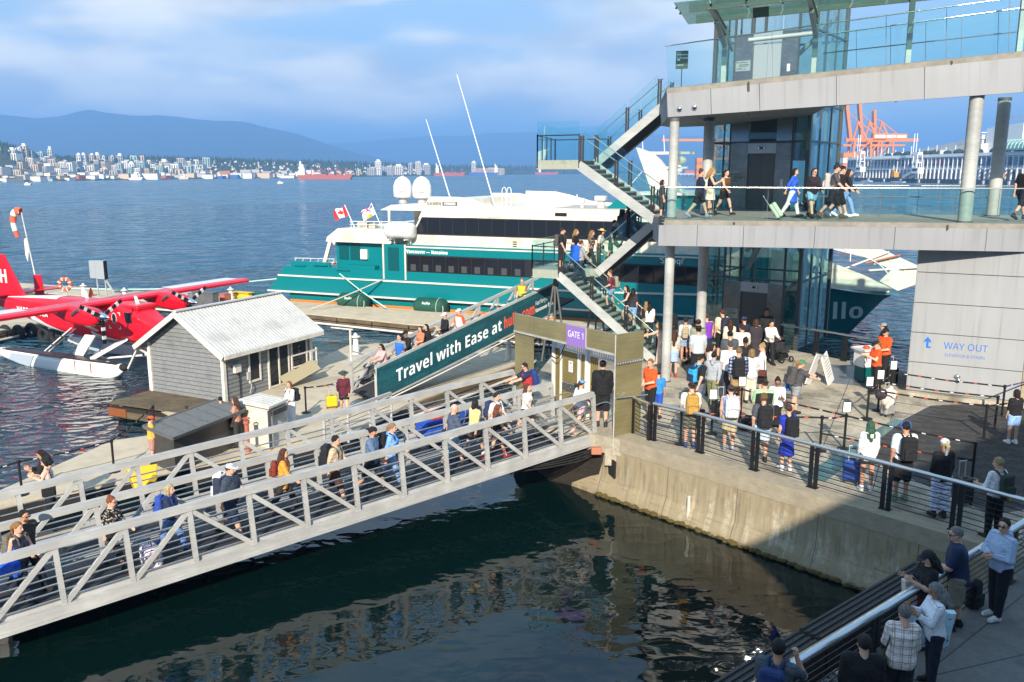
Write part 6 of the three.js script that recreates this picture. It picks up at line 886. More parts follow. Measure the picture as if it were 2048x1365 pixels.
// ---------------------------------------------------------------- long white pier building on the right and the container cranes
const QA = polar(1694, 850), QB = polar(2048, 585);
function onQuay(px, py) { // point of the pier's front plane seen at a given place
  const r = at(px, py, py > 342 ? EYE - 1 : EYE + 1).sub(camera.position), n = V(QB.z - QA.z, 0, QA.x - QB.x); const t = QA.clone().sub(camera.position).setY(0).dot(n) / r.clone().setY(0).dot(n); return camera.position.clone().addScaledVector(r, t);
}
const qT = (x) => { const a = onQuay(x, 341), d = QB.clone().sub(QA); return a.sub(QA).setY(0).dot(d) / d.lengthSq(); };
{
  const d = QB.clone().sub(QA).setY(0), L = d.length(), ang = -Math.atan2(d.z, d.x), P = thing('pier_hall', 'long white pier hall with colonnade and rooftop structures beyond the walkway', 'pier building', QA, ang);
  const X = (px) => qT(px) * L, Y = (px, py) => onQuay(px, py).y;    // local: x along the pier, y up, -z... the front is +z or -z
  const F = V(0, 0, 1).applyAxisAngle(V(0, 1, 0), ang).dot(V(-1, 0, 0.4)) > 0 ? 1 : -1;
  const bk = (w, h, dd, x, y, z) => bx(w, h, dd, x, y, F * z);
  const wt = mat([0.70, 0.71, 0.72], 0.6), blue = mat([0.28, 0.36, 0.44], 0.4), gr = mat([0.46, 0.48, 0.5], 0.6);
  const L2 = L + 130, dk0 = 3.2, y1 = 11, y2 = 20;
  part('wharf', bk(L2, dk0 + 1, 60, L2 / 2 - 4, dk0 / 2 - 0.6, -24), mat([0.04, 0.042, 0.045], 0.8), P);
  for (let i = 0; i < 40; i++) part('wharf_fender', bk(1.6, 2.6, 1, 2 + i * 9.6, 1.4, 6.6), i % 3 ? M.timberDark : gr, P);
  for (const [x, w] of [[18, 14], [62, 16], [118, 20]]) part('mooring_raft', bk(w, 0.6, 3, x, 0.4, 9), wt, P);
  part('lower_hall', bk(L2 - 2, y1 - dk0, 40, L2 / 2, (y1 + dk0) / 2, -24), gr, P);
  part('upper_hall', bk(L2 - 2, y2 - y1, 44, L2 / 2, (y1 + y2) / 2, -22), blue, P);
  part('cornice', bk(L2, 0.9, 46, L2 / 2, y2 + 0.4, -22), wt, P); part('mid_band', bk(L2, 1.1, 45, L2 / 2, y1, -22), wt, P); part('parapet', bk(L2 - 4, 1.4, 0.6, L2 / 2, y2 + 1.6, 0.3), wt, P);
  for (let i = 0; i < 66; i++) { const x = 1.5 + i * 6; part('column', bk(1.0, y1 - dk0, 1.2, x, (y1 + dk0) / 2, 0.6), wt, P); part('upper_mullion', bk(0.55, y2 - y1, 0.6, x, (y2 + y1) / 2, 0.4), wt, P); part('upper_window', bk(3.9, 5.6, 0.3, x + 3, y1 + 5, 0.12), i % 2 ? M.darkGlass : mat([0.10, 0.14, 0.18], 0.2), P); if (i % 2 || i > 40) part('dock_door', bk(3.8, 5.6, 0.4, x + 3, dk0 + 2.8, -3.9), mat([0.03, 0.03, 0.035], 0.7), P); }
  for (let i = 0; i < 14; i++) part('awning', bk(5, 0.3, 3.4, 6 + i * 6 + (i > 5 ? 14 : 0), y2 - 0.6, 2.4).rotateX(0), M.white, P);
  const roof = (x0, x1, ya, yb, z, m, nm) => part(nm, slab([[x0, y2], [x1, y2], [x1, yb], [x0, ya]], 16).translate(0, 0, F > 0 ? -z - 16 : z), m, P);
  roof(X(1800), X(1940), 26, 36, 12, gr, 'sloped_roof'); roof(X(1940), X(2010), 40, 42, 10, wt, 'tall_roof_hall'); roof(X(1895), X(1945), 28, 29, 5, M.cream, 'penthouse'); roof(X(1990), X(2120), 30, 40, 14, wt, 'ballroom_roof');
  for (let i = 0; i < 12; i++) part('green_glass_arch', new THREE.TorusGeometry(6, 0.5, 6, 14, Math.PI / 2).rotateY(-Math.PI / 2).translate(X(2010) + i * 4, y2 + 4, F * 2), mat([0.25, 0.45, 0.40], 0.3), P);
  part('green_glass_vault', new THREE.CylinderGeometry(5.6, 5.6, 60, 16, 1, false, 0, Math.PI).rotateZ(Math.PI / 2).translate(X(2010) + 24, y2 + 3, -F * 2), mat([0.16, 0.30, 0.27], 0.2), P);
  for (let i = 0; i < 20; i++) part('flag_mast', bk(0.5, 7 + (i % 3) * 2, 0.5, 10 + i * 13, y2 + 4, -2), wt, P);
  for (let i = 0; i < 13; i++) { const x = 70 + i * 15 + R() * 8; const g = new THREE.IcosahedronGeometry(2.5 + R() * 1.6, 1); part('roof_tree', g.scale(1.3, 0.75, 1).translate(x, y2 + 3, -F * 3), M.forest, P); }
  for (let i = 0; i < 9; i++) part('roof_pavilion', bk(7 + R() * 8, 3 + R() * 3, 10, 50 + i * 24 + R() * 10, y2 + 2.6, -9), i % 2 ? M.cream : gr, P);
  part('roof_truss', [0, 1, 2, 3].map((k) => beam(V(X(1965), 44 + k * 0.9, -F * 14), V(X(2075), 47 + k * 0.9, -F * 14), 0.35, 0.35)), gr, P);
  part('kiosk', [bk(4, 3, 4, X(1934), y2 + 14, -10), bk(7, 0.8, 7, X(1934), y2 + 17, -10), bk(1.5, 14, 1.5, X(1934), y2 + 6, -10)], wt, P);
  const tw = (px, h, l) => { const g = thing('boarding_gangway_tower', l, 'gangway tower', P.position, ang), x = X(px); for (const s of [-3, 3]) for (const z of [7, 3]) part('leg', bk(0.7, h, 0.7, x + s, dk0 + h / 2, z), wt, g); for (const s of [-3, 3]) part('mast', bk(0.55, 18, 0.55, x - 6 + s * 0.7, dk0 + h + 8, 5), wt, g); for (let k = 0; k < 3; k++) part('cross_brace', [beam(V(x - 3, dk0 + k * h / 3, F * 7), V(x + 3, dk0 + (k + 1) * h / 3, F * 7), 0.5, 0.5), bk(6.6, 0.6, 4.6, x, dk0 + (k + 1) * h / 3, 5)], wt, g); part('cabin', bk(10, 4.6, 5, x + 5, dk0 + h * 0.34, 7), wt, g); part('cabin_window', bk(7, 1.6, 0.3, x + 5, dk0 + h * 0.38, 9.65), M.darkGlass, g); part('sloped_gangway', beam(V(x - 14, dk0 + 1, F * 8), V(x + 1, dk0 + h * 0.3, F * 8), 2.4, 2.4), gr, g); part('head_beam', bk(9, 2, 4, x - 1, dk0 + h + 1, 5), wt, g); };
  tw(1731, 22, 'white ship boarding tower with masts, left one on the pier'); tw(1846, 19, 'white ship boarding tower with masts, right one on the pier');
  for (const [px, l, s] of [[1802, 'yellow telescopic lift machine on the pier edge, left one', 0.8], [2010, 'yellow telescopic lift machine on the pier edge behind the round column', 1.25]]) { const g = thing('lift_machine', l, 'lift', P.position, ang), x = X(px), m = mat([0.62, 0.30, 0.01], 0.5), z = 5; part('chassis', rbx(9 * s, 3 * s, 4, x, dk0 + 2.4 * s, F * z, 0.4), m, g); part('boom', [beam(V(x + 4 * s, dk0 + 4 * s, F * z), V(x - 6 * s, dk0 + 9 * s, F * z), 1.2, 1.4), bk(5 * s, 3 * s, 4, x + 1, dk0 + 5 * s, z)], m, g); for (const q of [-3, 3]) part('wheel', cyl(1.1 * s, 4.6, 0, -2.3, 0, 14).rotateX(Math.PI / 2).translate(x + q * s, dk0 + 1.1 * s, F * z), M.rubber, g); }
}
{
  M.crane = mat([0.66, 0.19, 0.02], 0.6);
  const crane = (px, topY, dist, label, lean = 0.15, boomUp = true) => {
    const k = dist / FOCAL * 0.981, c = thing('container_crane', label, 'crane', polar(px, dist, 2)), Y = (py) => (342 - py) * k + EYE - 2, m = M.crane, w = 12;
    for (const x of [-w, w]) for (const z of [-8, 8]) part('leg', beam(V(x, 0, z), V(x * 0.8, Y(284), z), 2.4, 2.4), m, c);
    for (const z of [-8, 8]) part('portal_beam', [beam(V(-w, Y(318), z), V(w, Y(318), z), 2, 2.4), beam(V(-w, Y(318), z), V(w * 0.8, Y(284), z), 1.4, 1.4)], m, c);
    part('girder', bx(64, 4, 5, 14, Y(282), 0), m, c); part('girder', bx(50, 2.4, 4, 4, Y(292), 0), m, c);
    part('machinery_house', rbx(16, 7, 8, 22, Y(275), 0, 0.4), m, c); part('house_sign', bx(13, 3.4, 0.3, 22, Y(275), 4.2), farMat.white, c);
    part('apex_frame', [beam(V(-8, Y(284), -3), V(-4, Y(246), 0), 2, 2), beam(V(8, Y(284), 3), V(-4, Y(246), 0), 2, 2), beam(V(30, Y(284), 0), V(-4, Y(246), 0), 1.2, 1.2)], m, c);
    if (boomUp) { part('raised_boom', [beam(V(-12, Y(284), -2.5), V(-12 - lean * 60, Y(topY), -2.5), 2.2, 3.4), beam(V(-12, Y(284), 2.5), V(-12 - lean * 60, Y(topY), 2.5), 2.2, 3.4)], m, c); for (let i = 1; i < 6; i++) part('boom_tie', bx(2, 1, 6, -12 - lean * 60 * i / 6, mix(Y(284), Y(topY), i / 6), 0), m, c); part('fore_stay', beam(V(-4, Y(246), 0), V(-12 - lean * 45, mix(Y(284), Y(topY), 0.75), 0), 0.8, 0.8), m, c); }
    else part('lowered_boom', bx(80, 3.4, 5, -48, Y(282), 0), m, c);
  };
  crane(1716, 205, 1060, 'orange container crane with raised boom, nearest the tower glass'); crane(1738, 207, 1110, 'orange container crane with raised boom, middle one', 0.12); crane(1762, 224, 1180, 'orange container crane with raised boom, rightmost one', 0.06);
  crane(1440, 240, 1300, 'orange container crane seen left of the elevator tower', 0.1, false);
  const o = thing('container_stack', 'stack of orange containers between the round columns in the distance', 'containers', polar(1404, 900, 1)); for (let i = 0; i < 6; i++) part('container', bx(13, 3.4, 9, 0, 2 + i * 3.5, 0), i % 2 ? M.crane : farMat.rust, o);
  const t = thing('terminal_block', 'orange and white terminal block left of the pier hall', 'building', polar(1702, 980, 1)); for (let i = 0; i < 5; i++) part('storey', bx(24, 5.4, 14, 0, 3 + i * 5.6, 0), i % 2 ? farMat.white : M.crane, t);
  const q = thing('far_jetty', 'long low grey jetty with white tank across the water', 'jetty', polar(1385, 1500, 0)); part('deck', bx(110, 3, 14, 0, 4, 0), farMat.grey, q); for (let i = 0; i < 16; i++) part('pile', bx(2, 5, 2, -52 + i * 7, 0.5, 6), farMat.dark, q); part('white_tank', ball(9, -26, 12, 0), farMat.white, q); part('pink_cargo', bx(50, 5, 8, 12, 8, -4), farMat.roofRed, q);
}
// ---------------------------------------------------------------- people: one continuous body from a smooth field, clothes and hair over it
function surfaceNets(f, lo, hi, c) {
  const nx = Math.ceil((hi[0] - lo[0]) / c) + 2, ny = Math.ceil((hi[1] - lo[1]) / c) + 2, nz = Math.ceil((hi[2] - lo[2]) / c) + 2, v = new Float32Array(nx * ny * nz), id = new Int32Array(nx * ny * nz).fill(-1), P = [], I = [];
  let n = 0; for (let k = 0; k < nz; k++) for (let j = 0; j < ny; j++) for (let i = 0; i < nx; i++) v[n++] = f(lo[0] + (i - 0.5) * c, lo[1] + (j - 0.5) * c, lo[2] + (k - 0.5) * c);
  const at3 = (i, j, k) => i + nx * (j + ny * k), off = [0, 1, nx, nx + 1, nx * ny, nx * ny + 1, nx * ny + nx, nx * ny + nx + 1], E = [[0, 1], [2, 3], [4, 5], [6, 7], [0, 2], [1, 3], [4, 6], [5, 7], [0, 4], [1, 5], [2, 6], [3, 7]];
  for (let k = 0; k < nz - 1; k++) for (let j = 0; j < ny - 1; j++) for (let i = 0; i < nx - 1; i++) {
    const o = at3(i, j, k); let m = 0; for (let q = 0; q < 8; q++) if (v[o + off[q]] < 0) m++; if (m === 0 || m === 8) continue;
    let x = 0, y = 0, z = 0, e = 0; for (const [a, b] of E) { const va = v[o + off[a]], vb = v[o + off[b]]; if ((va < 0) === (vb < 0)) continue; const t = va / (va - vb); x += (a & 1) + t * ((b & 1) - (a & 1)); y += ((a >> 1) & 1) + t * (((b >> 1) & 1) - ((a >> 1) & 1)); z += ((a >> 2) & 1) + t * (((b >> 2) & 1) - ((a >> 2) & 1)); e++; }
    id[o] = P.length / 3; P.push(lo[0] + (i - 0.5 + x / e) * c, lo[1] + (j - 0.5 + y / e) * c, lo[2] + (k - 0.5 + z / e) * c);
  }
  const quad = (a, b, c2, d, fl) => { if (a < 0 || b < 0 || c2 < 0 || d < 0) return; fl ? I.push(a, c2, b, b, c2, d) : I.push(a, b, c2, b, d, c2); };
  for (let k = 1; k < nz - 1; k++) for (let j = 1; j < ny - 1; j++) for (let i = 1; i < nx - 1; i++) {
    const o = at3(i, j, k), s = v[o] < 0;
    if (s !== (v[o + 1] < 0)) quad(id[o - nx - nx * ny], id[o - nx * ny], id[o - nx], id[o], !s);
    if (s !== (v[o + nx] < 0)) quad(id[o - 1 - nx * ny], id[o - nx * ny], id[o - 1], id[o], s);
    if (s !== (v[o + nx * ny] < 0)) quad(id[o - 1 - nx], id[o - nx], id[o - 1], id[o], !s);
  }
  const g = new THREE.BufferGeometry(); g.setAttribute('position', new THREE.Float32BufferAttribute(P, 3)); g.setIndex(I); g.computeVertexNormals(); return g;
}
// capsule between two joints with a radius at each; flat = cut square at the far end
const cap = (a, b, ra, rb = ra, flat = 0) => ({ a, d: b.clone().sub(a), l2: Math.max(1e-9, b.distanceToSquared(a)), L: Math.max(1e-5, b.distanceTo(a)), ra, rb, flat });
function dist(c, x, y, z) { const px = x - c.a.x, py = y - c.a.y, pz = z - c.a.z, u = (px * c.d.x + py * c.d.y + pz * c.d.z) / c.l2, t = u < 0 ? 0 : u > 1 ? 1 : u, qx = px - t * c.d.x, qy = py - t * c.d.y, qz = pz - t * c.d.z; let r = Math.sqrt(qx * qx + qy * qy + qz * qz) - (c.ra + (c.rb - c.ra) * t); if (c.flat) r = Math.max(r, (u - 1) * c.L); return r; }
function field(caps, k, cuts = []) { return (x, y, z) => { let d = 9; for (const c of caps) { const e = dist(c, x, y, z); if (e > d + k) continue; const h = Math.max(k - Math.abs(d - e), 0) / k; d = Math.min(d, e) - h * h * k * 0.25; } for (const [p, n] of cuts) d = Math.max(d, (x - p.x) * n.x + (y - p.y) * n.y + (z - p.z) * n.z); return d; }; }
function meshCaps(caps, cell, k = 0.04, cuts) { const lo = [9, 9, 9], hi = [-9, -9, -9]; for (const c of caps) { const b = c.a.clone().add(c.d), r = Math.max(c.ra, c.rb) + 0.02; for (const p of [c.a, b]) ['x', 'y', 'z'].forEach((q, i) => { lo[i] = Math.min(lo[i], p[q] - r); hi[i] = Math.max(hi[i], p[q] + r); }); } return surfaceNets(field(caps, k, cuts), lo, hi, cell); }
const ell = (x, y, z, a, b, c) => { const k = Math.hypot(x / a, y / b, z / c); return (k - 1) * Math.min(a, b, c); };
const smin = (a, b, k) => { const h = Math.max(k - Math.abs(a - b), 0) / k; return Math.min(a, b) - h * h * k * 0.25; };
const cached = {}; const memo = (k, f) => cached[k] ??= f();
function headGeo(cell) { return memo('head' + cell, () => {
  const nose = cap(V(0, 0.022, 0.085), V(0, -0.022, 0.108), 0.010, 0.015), nk = cap(V(0, -0.06, -0.02), V(0, -0.17, -0.03), 0.052, 0.056);
  const g = surfaceNets((x, y, z) => { const ax = Math.abs(x); let d = smin(ell(x, y - 0.025, z + 0.012, 0.077, 0.098, 0.098), ell(x, y + 0.06, z - 0.022, 0.056, 0.062, 0.066), 0.05); d = smin(d, dist(nose, x, y, z), 0.012); d = smin(d, ell(ax - 0.078, y + 0.008, z + 0.012, 0.012, 0.03, 0.02), 0.008); d = smin(d, ell(x, y + 0.062, z - 0.078, 0.026, 0.012, 0.012), 0.012); d = Math.max(d, -(ell(ax - 0.031, y - 0.012, z - 0.094, 0.017, 0.01, 0.012))); return smin(d, dist(nk, x, y, z), 0.03); }, [-0.11, -0.19, -0.13], [0.11, 0.145, 0.14], cell);
  return g; }); }
function handGeo(grip, cell) { return memo('hand' + grip + cell, () => { // hangs along -y, palm faces -x side inwards, thumb forward (+z)
  const c = [cap(V(0, 0.0, 0), V(0, -0.035, 0), 0.024, 0.028), cap(V(0, -0.045, -0.02), V(0, -0.08, -0.026), 0.018, 0.014), cap(V(0, -0.045, 0.018), V(0, -0.08, 0.024), 0.018, 0.014)]; const L = [0.062, 0.078, 0.072, 0.056];
  for (let i = 0; i < 4; i++) { const z = 0.03 - i * 0.02, a = V(0, -0.085, z), b1 = grip ? 0.9 : 0.25, b2 = grip ? 1.9 : 0.6, b = a.clone().add(V(-Math.sin(b1), -Math.cos(b1), 0).multiplyScalar(L[i] * 0.5)), e = b.clone().add(V(-Math.sin(b2), -Math.cos(b2), 0).multiplyScalar(L[i] * 0.5)); c.push(cap(a, b, 0.0095, 0.009), cap(b, e, 0.009, 0.0075)); }
  const t = V(-0.008, -0.03, 0.03), t2 = V(-0.02, -0.055, 0.055), t3 = V(-0.03, -0.085, 0.058); c.push(cap(t, t2, 0.013, 0.011), cap(t2, t3, 0.011, 0.009)); return meshCaps(c, cell, 0.012); }); }
function hairGeo(style, cell) { return memo('hair' + style + cell, () => {
  const R2 = style === 'curly' ? 1.16 : style === 'buzz' ? 1.01 : 1.07, strands = []; let nape = style === 'short' || style === 'buzz' || style === 'curly' ? -0.05 : -0.09;
  if (style === 'long' || style === 'wavy') { const l = style === 'wavy' ? 0.44 : 0.34; strands.push(cap(V(0, 0.0, -0.07), V(0, -0.14, -0.085), 0.07, 0.075), cap(V(0, -0.14, -0.085), V(0.01, -l, -0.11), 0.075, 0.045)); for (const s of [-1, 1]) strands.push(cap(V(s * 0.07, 0.03, -0.01), V(s * 0.085, -0.17, -0.01), 0.03, 0.03), cap(V(s * 0.07, -0.1, -0.05), V(s * 0.08, -l * 0.9, -0.08), 0.045, 0.03)); }
  if (style === 'bob') { strands.push(cap(V(0, 0, -0.06), V(0, -0.1, -0.07), 0.075, 0.07)); for (const s of [-1, 1]) strands.push(cap(V(s * 0.072, 0.04, 0), V(s * 0.08, -0.09, 0.0), 0.03, 0.032)); }
  if (style === 'bun') strands.push(cap(V(0, 0.10, -0.06), V(0, 0.125, -0.07), 0.042, 0.042));
  if (style === 'pony') strands.push(cap(V(0, 0.05, -0.115), V(0, -0.02, -0.15), 0.026, 0.036), cap(V(0, -0.02, -0.15), V(0, -0.19, -0.13), 0.036, 0.018));
  return surfaceNets((x, y, z) => { let d = ell(x, y - 0.032, z + 0.018, 0.078 * R2 + 0.004, 0.098 * R2, 0.1 * R2); const face = Math.min(z - 0.03 - 0.5 * (y - 0.04), 0.094 - y), wob = 0.006 * Math.sin(x * 160 + y * 60) * Math.sin(z * 140 + y * 90) * (style === 'curly' || style === 'wavy' ? 2.2 : 1);
    d = Math.max(d, face); d = Math.max(d, nape - y - (z > 0 ? -0.04 : 0)); for (const s of strands) d = smin(d, Math.max(dist(s, x, y, z), style === 'bun' || style === 'pony' ? -9 : z - 0.045), 0.025); return d + wob; }, [-0.14, -0.52, -0.22], [0.14, 0.2, 0.12], cell); }); }
const clothMat = (c, r = 0.85) => memo('cm' + c, () => mat(c, r, 0, { bumpMap: rep(T.fold, 0.42), bumpScale: 0.028 }));
const prints = {
  plaid: (g, w) => { g.fillStyle = '#e9e2dc'; g.fillRect(0, 0, w, w); g.fillStyle = 'rgba(150,100,80,.55)'; for (let i = 0; i < 4; i++) { g.fillRect(i * w / 4, 0, w * 0.03, w); g.fillRect(0, i * w / 4, w, w * 0.03); g.fillRect(i * w / 4 + w * 0.07, 0, w * 0.015, w); g.fillRect(0, i * w / 4 + w * 0.07, w, w * 0.015); } },
  navyplaid: (g, w) => { g.fillStyle = '#27366b'; g.fillRect(0, 0, w, w); g.fillStyle = 'rgba(225,230,240,.5)'; for (let i = 0; i < 4; i++) { g.fillRect(i * w / 4, 0, w * 0.09, w); g.fillRect(0, i * w / 4, w, w * 0.09); } g.fillStyle = 'rgba(8,10,25,.6)'; for (let i = 0; i < 4; i++) { g.fillRect(i * w / 4 + w * 0.13, 0, w * 0.07, w); g.fillRect(0, i * w / 4 + w * 0.13, w, w * 0.07); } },
  floral: (g, w) => { const r = rng(3); g.fillStyle = '#1a1718'; g.fillRect(0, 0, w, w); for (let i = 0; i < 90; i++) { g.fillStyle = ['#d9cbb4', '#b9a58a', '#e8dfd0', '#7a5c4a'][i % 4]; g.beginPath(); g.arc(r() * w, r() * w, w * (0.015 + 0.03 * r()), 0, 7); g.fill(); } },
  paleFloral: (g, w) => { const r = rng(8); g.fillStyle = '#e3dccf'; g.fillRect(0, 0, w, w); for (let i = 0; i < 40; i++) { g.fillStyle = ['#8d8f6a', '#a99a86', '#6d7a70'][i % 3]; g.beginPath(); g.arc(r() * w, r() * w, w * (0.006 + 0.018 * r()), 0, 7); g.fill(); } },
  wave: (g, w) => { g.fillStyle = '#e6e9f4'; g.fillRect(0, 0, w, w); g.strokeStyle = '#7f93cf'; g.lineWidth = w * 0.05; for (let i = 0; i < 5; i++) { g.beginPath(); for (let x = 0; x <= w; x += 4) g.lineTo(x, w * (i + 0.5) / 5 + Math.sin(x / w * 12 + i) * w * 0.04); g.stroke(); } },
  tote: (g, w) => { const r = rng(6); g.fillStyle = '#bfe0ee'; g.fillRect(0, 0, w, w); for (let i = 0; i < 26; i++) { const x = r() * w, y = r() * w; g.save(); g.translate(x, y); g.rotate(r() * 6); g.fillStyle = ['#2f3f66', '#b0432f', '#d7a04a', '#f2f2ee'][i % 4]; g.beginPath(); g.ellipse(0, 0, w * 0.06, w * 0.018, 0, 0, 7); g.fill(); g.restore(); } },
  flower: (g, w) => { const r = rng(16); g.fillStyle = '#e7e0ea'; g.fillRect(0, 0, w, w); for (let i = 0; i < 60; i++) { g.fillStyle = ['#c2305a', '#2b3f9a', '#e8a33c', '#22306a', '#fff'][i % 5]; g.beginPath(); g.arc(r() * w, r() * w, w * (0.02 + 0.05 * r()), 0, 7); g.fill(); } },
};
function cloth(c) { if (!prints[c]) return clothMat(c); return memo('pr' + c, () => { const cv = document.createElement('canvas'); cv.width = cv.height = 256; prints[c](cv.getContext('2d'), 256); const t = new THREE.CanvasTexture(cv); t.colorSpace = THREE.SRGBColorSpace; t.magFilter = THREE.LinearFilter; t.wrapS = t.wrapT = THREE.RepeatWrapping; t.repeat.set(2.2, 2.2); return new THREE.MeshStandardMaterial({ map: t, roughness: 0.85, bumpMap: rep(T.fold, 0.42), bumpScale: 0.028 }); }); }
const SKIN = [[0.62, 0.36, 0.25], [0.52, 0.27, 0.17], [0.36, 0.18, 0.10], [0.17, 0.08, 0.045], [0.68, 0.43, 0.32]].map((c) => mat(c, 0.55, 0, { vertexColors: true }));
const POSE = { // lean, head [pitch, yaw], arms [forward, out, bend] left/right, legs [forward, knee] left/right
  stand: { l: 0.02, h: [0.1, 0], a: [[0.06, 0.1, 0.25], [0.02, 0.1, 0.2]], g: [[0.03, 0.02], [-0.03, 0.02]] },
  wait: { l: 0.03, h: [0.2, 0.3], a: [[0.25, 0.12, 1.2], [0.1, 0.12, 0.35]], g: [[0.05, 0.05], [-0.05, 0.02]] },
  phone: { l: 0.06, h: [0.45, 0], a: [[0.45, 0.1, 1.65], [0.45, 0.1, 1.6]], g: [[0.03, 0.02], [-0.03, 0.03]] },
  call: { l: 0.05, h: [0.1, 0.2], a: [[0.2, 0.12, 0.8], [0.9, 0.35, 2.2]], g: [[0.03, 0.02], [-0.03, 0.03]] },
  fold: { l: 0.02, h: [0.05, 0.4], a: [[0.25, 0.2, 1.35, 0.38], [0.3, 0.2, 1.25, 0.38]], g: [[0.08, 0.02], [-0.05, 0.02]] },
  lean: { l: 0.12, h: [0.2, 0.2], a: [[0.35, 0.2, 1.1, 0.1], [-0.15, 0.35, 0.9, 0.25]], g: [[0.05, 0.02], [-0.08, 0.02]] },
  walk: { l: 0.06, h: [0.1, 0], a: [[-0.35, 0.08, 0.25], [0.4, 0.08, 0.45]], g: [[0.42, 0.12], [-0.36, 0.32]] },
  walk2: { l: 0.06, h: [0.15, 0.1], a: [[0.4, 0.08, 0.5], [-0.3, 0.08, 0.2]], g: [[-0.32, 0.35], [0.38, 0.1]] },
  climb: { l: 0.14, h: [0.1, 0], a: [[0.45, 0.12, 0.7], [-0.2, 0.1, 0.4]], g: [[0.75, 0.9], [-0.15, 0.15]] },
  pull: { l: 0.05, h: [0.12, -0.2], a: [[0.1, 0.1, 0.4], [-0.5, 0.18, 0.1]], g: [[0.3, 0.1], [-0.3, 0.25]] },
  reach: { l: 0.2, h: [0.2, 0], a: [[1.15, 0.1, 0.15], [1.0, 0.12, 0.3]], g: [[0.15, 0.05], [-0.2, 0.05]] },
  push: { l: 0.16, h: [0.2, 0], a: [[0.65, 0.1, 0.7], [0.65, 0.1, 0.7]], g: [[0.3, 0.15], [-0.28, 0.25]] },
};
const peopleAt = [];
function person(x, y, z, face, h, pose, label, o) {
  const P = POSE[pose], F = o.f, gr = (o.g ?? 1) * (F ? 0.99 : 1.07), cell = o.near ? 0.017 : 0.027, hc = o.near ? 0.0085 : 0.0125, S = h / 1.75;
  const root = thing('person', label, 'person', [x, y, z], face * Math.PI / 180), rx = (v, a) => v.applyAxisAngle(V(1, 0, 0), a);
  const sw = F ? 0.166 : 0.192, hip = V(0, 0.92, 0), up = rx(V(0, 1, 0), P.l), T2 = (x, y, z) => rx(V(x, y, z), P.l).add(hip);
  const legs = [1, -1].map((s, i) => { const [a, k] = P.g[i], H = V(s * 0.088, 0.9, 0), K = H.clone().add(rx(V(s * 0.012, -0.42, 0), -a)), A = K.clone().add(rx(V(0, -0.41, 0), -a + k)), t = clamp(-(a - k), -0.1, 0.7); return { H, K, A, toe: A.clone().add(rx(V(s * 0.02, -0.045, 0.155), t * 0.7)), heel: A.clone().add(rx(V(0, -0.045, -0.035), t * 0.7)) }; });
  const arms = [1, -1].map((s, i) => { const [a, q, e] = P.a[i], Sh = T2(s * sw, 0.485, 0), E = Sh.clone().add(rx(V(s * Math.sin(q) * 0.29, -Math.cos(q) * 0.29, 0), -a)), W = E.clone().add(rx(V(-s * (P.a[i][3] ?? 0.05 * e), -0.25, 0).setLength(0.25), -a - e)); return { Sh, E, W, s, dir: -a - e }; });
  const drop = Math.min(...legs.flatMap((l) => [l.toe.y - 0.03, l.heel.y - 0.038])), HC = T2(0, 0.705, 0.015), HQ = new THREE.Quaternion().setFromEuler(new THREE.Euler(P.h[0] + P.l * 0.3 + (o.hp ?? 0), P.h[1] + (o.hy ?? 0), 0, 'YXZ'));
  const torso = (e, m = gr) => [cap(T2(-0.07, 0.0, -0.01), T2(0.07, 0.0, -0.01), (F ? 0.112 : 0.102) * m + e), cap(T2(-0.045, 0.06, 0), T2(-0.07, 0.36, 0), 0.098 * m + e, 0.108 * m + e), cap(T2(0.045, 0.06, 0), T2(0.07, 0.36, 0), 0.098 * m + e, 0.108 * m + e), cap(T2(0, 0.1, 0.02), T2(0, 0.3, 0.015), (F ? 0.096 : 0.108) * m + (gr > 1.1 ? 0.02 : 0) + e, 0.105 * m + e), cap(T2(-sw * 0.8, 0.475, 0), T2(sw * 0.8, 0.475, 0), 0.062 * m + e), cap(T2(0, 0.40, -0.01), T2(0, 0.52, 0), 0.09 * m + e, 0.05 + e), ...(F ? [cap(T2(0.07, 0.33, 0.075), T2(0.065, 0.34, 0.085), 0.06 * m + e), cap(T2(-0.07, 0.33, 0.075), T2(-0.065, 0.34, 0.085), 0.06 * m + e)] : [])];
  const arm = (e, f) => arms.flatMap((a) => { const u = Math.min(f * 2, 1), r = [cap(a.Sh, a.Sh.clone().lerp(a.E, u), 0.055 * gr + e, mix(0.055, 0.042, u) * gr + e, f < 0.5 ? 1 : 0)]; if (f > 0.5) r.push(cap(a.E, a.E.clone().lerp(a.W, (f - 0.5) * 2), 0.043 * gr + e, mix(0.043, 0.031, (f - 0.5) * 2) + e, f < 1.01 ? 1 : 0)); return r; });
  const leg = (e, f) => legs.flatMap((l) => { const u = Math.min(f * 2, 1), r = [cap(l.H, l.H.clone().lerp(l.K, u), 0.088 * gr + e, mix(0.088, 0.058, u) * gr + e, f < 0.5 ? 1 : 0)]; if (f > 0.5) r.push(cap(l.K, l.K.clone().lerp(l.A, (f - 0.5) * 2), 0.058 * gr + e, mix(0.058, 0.04, (f - 0.5) * 2) + e, f < 1.01 ? 1 : 0)); return r; });
  const body = meshCaps([...torso(0), cap(T2(0, 0.5, -0.005), T2(0, 0.60, 0.005), 0.056, 0.052), ...arm(0, 1.02), ...leg(0, 1.02), ...legs.flatMap((l) => [cap(l.A, l.heel, 0.036, 0.034), cap(l.A.clone().add(V(0, -0.02, 0.02)), l.toe, 0.036, 0.028)])], cell, 0.035);
  const head = headGeo(hc).clone().applyMatrix4(new THREE.Matrix4().compose(HC, HQ, V(1, 1, 1)));
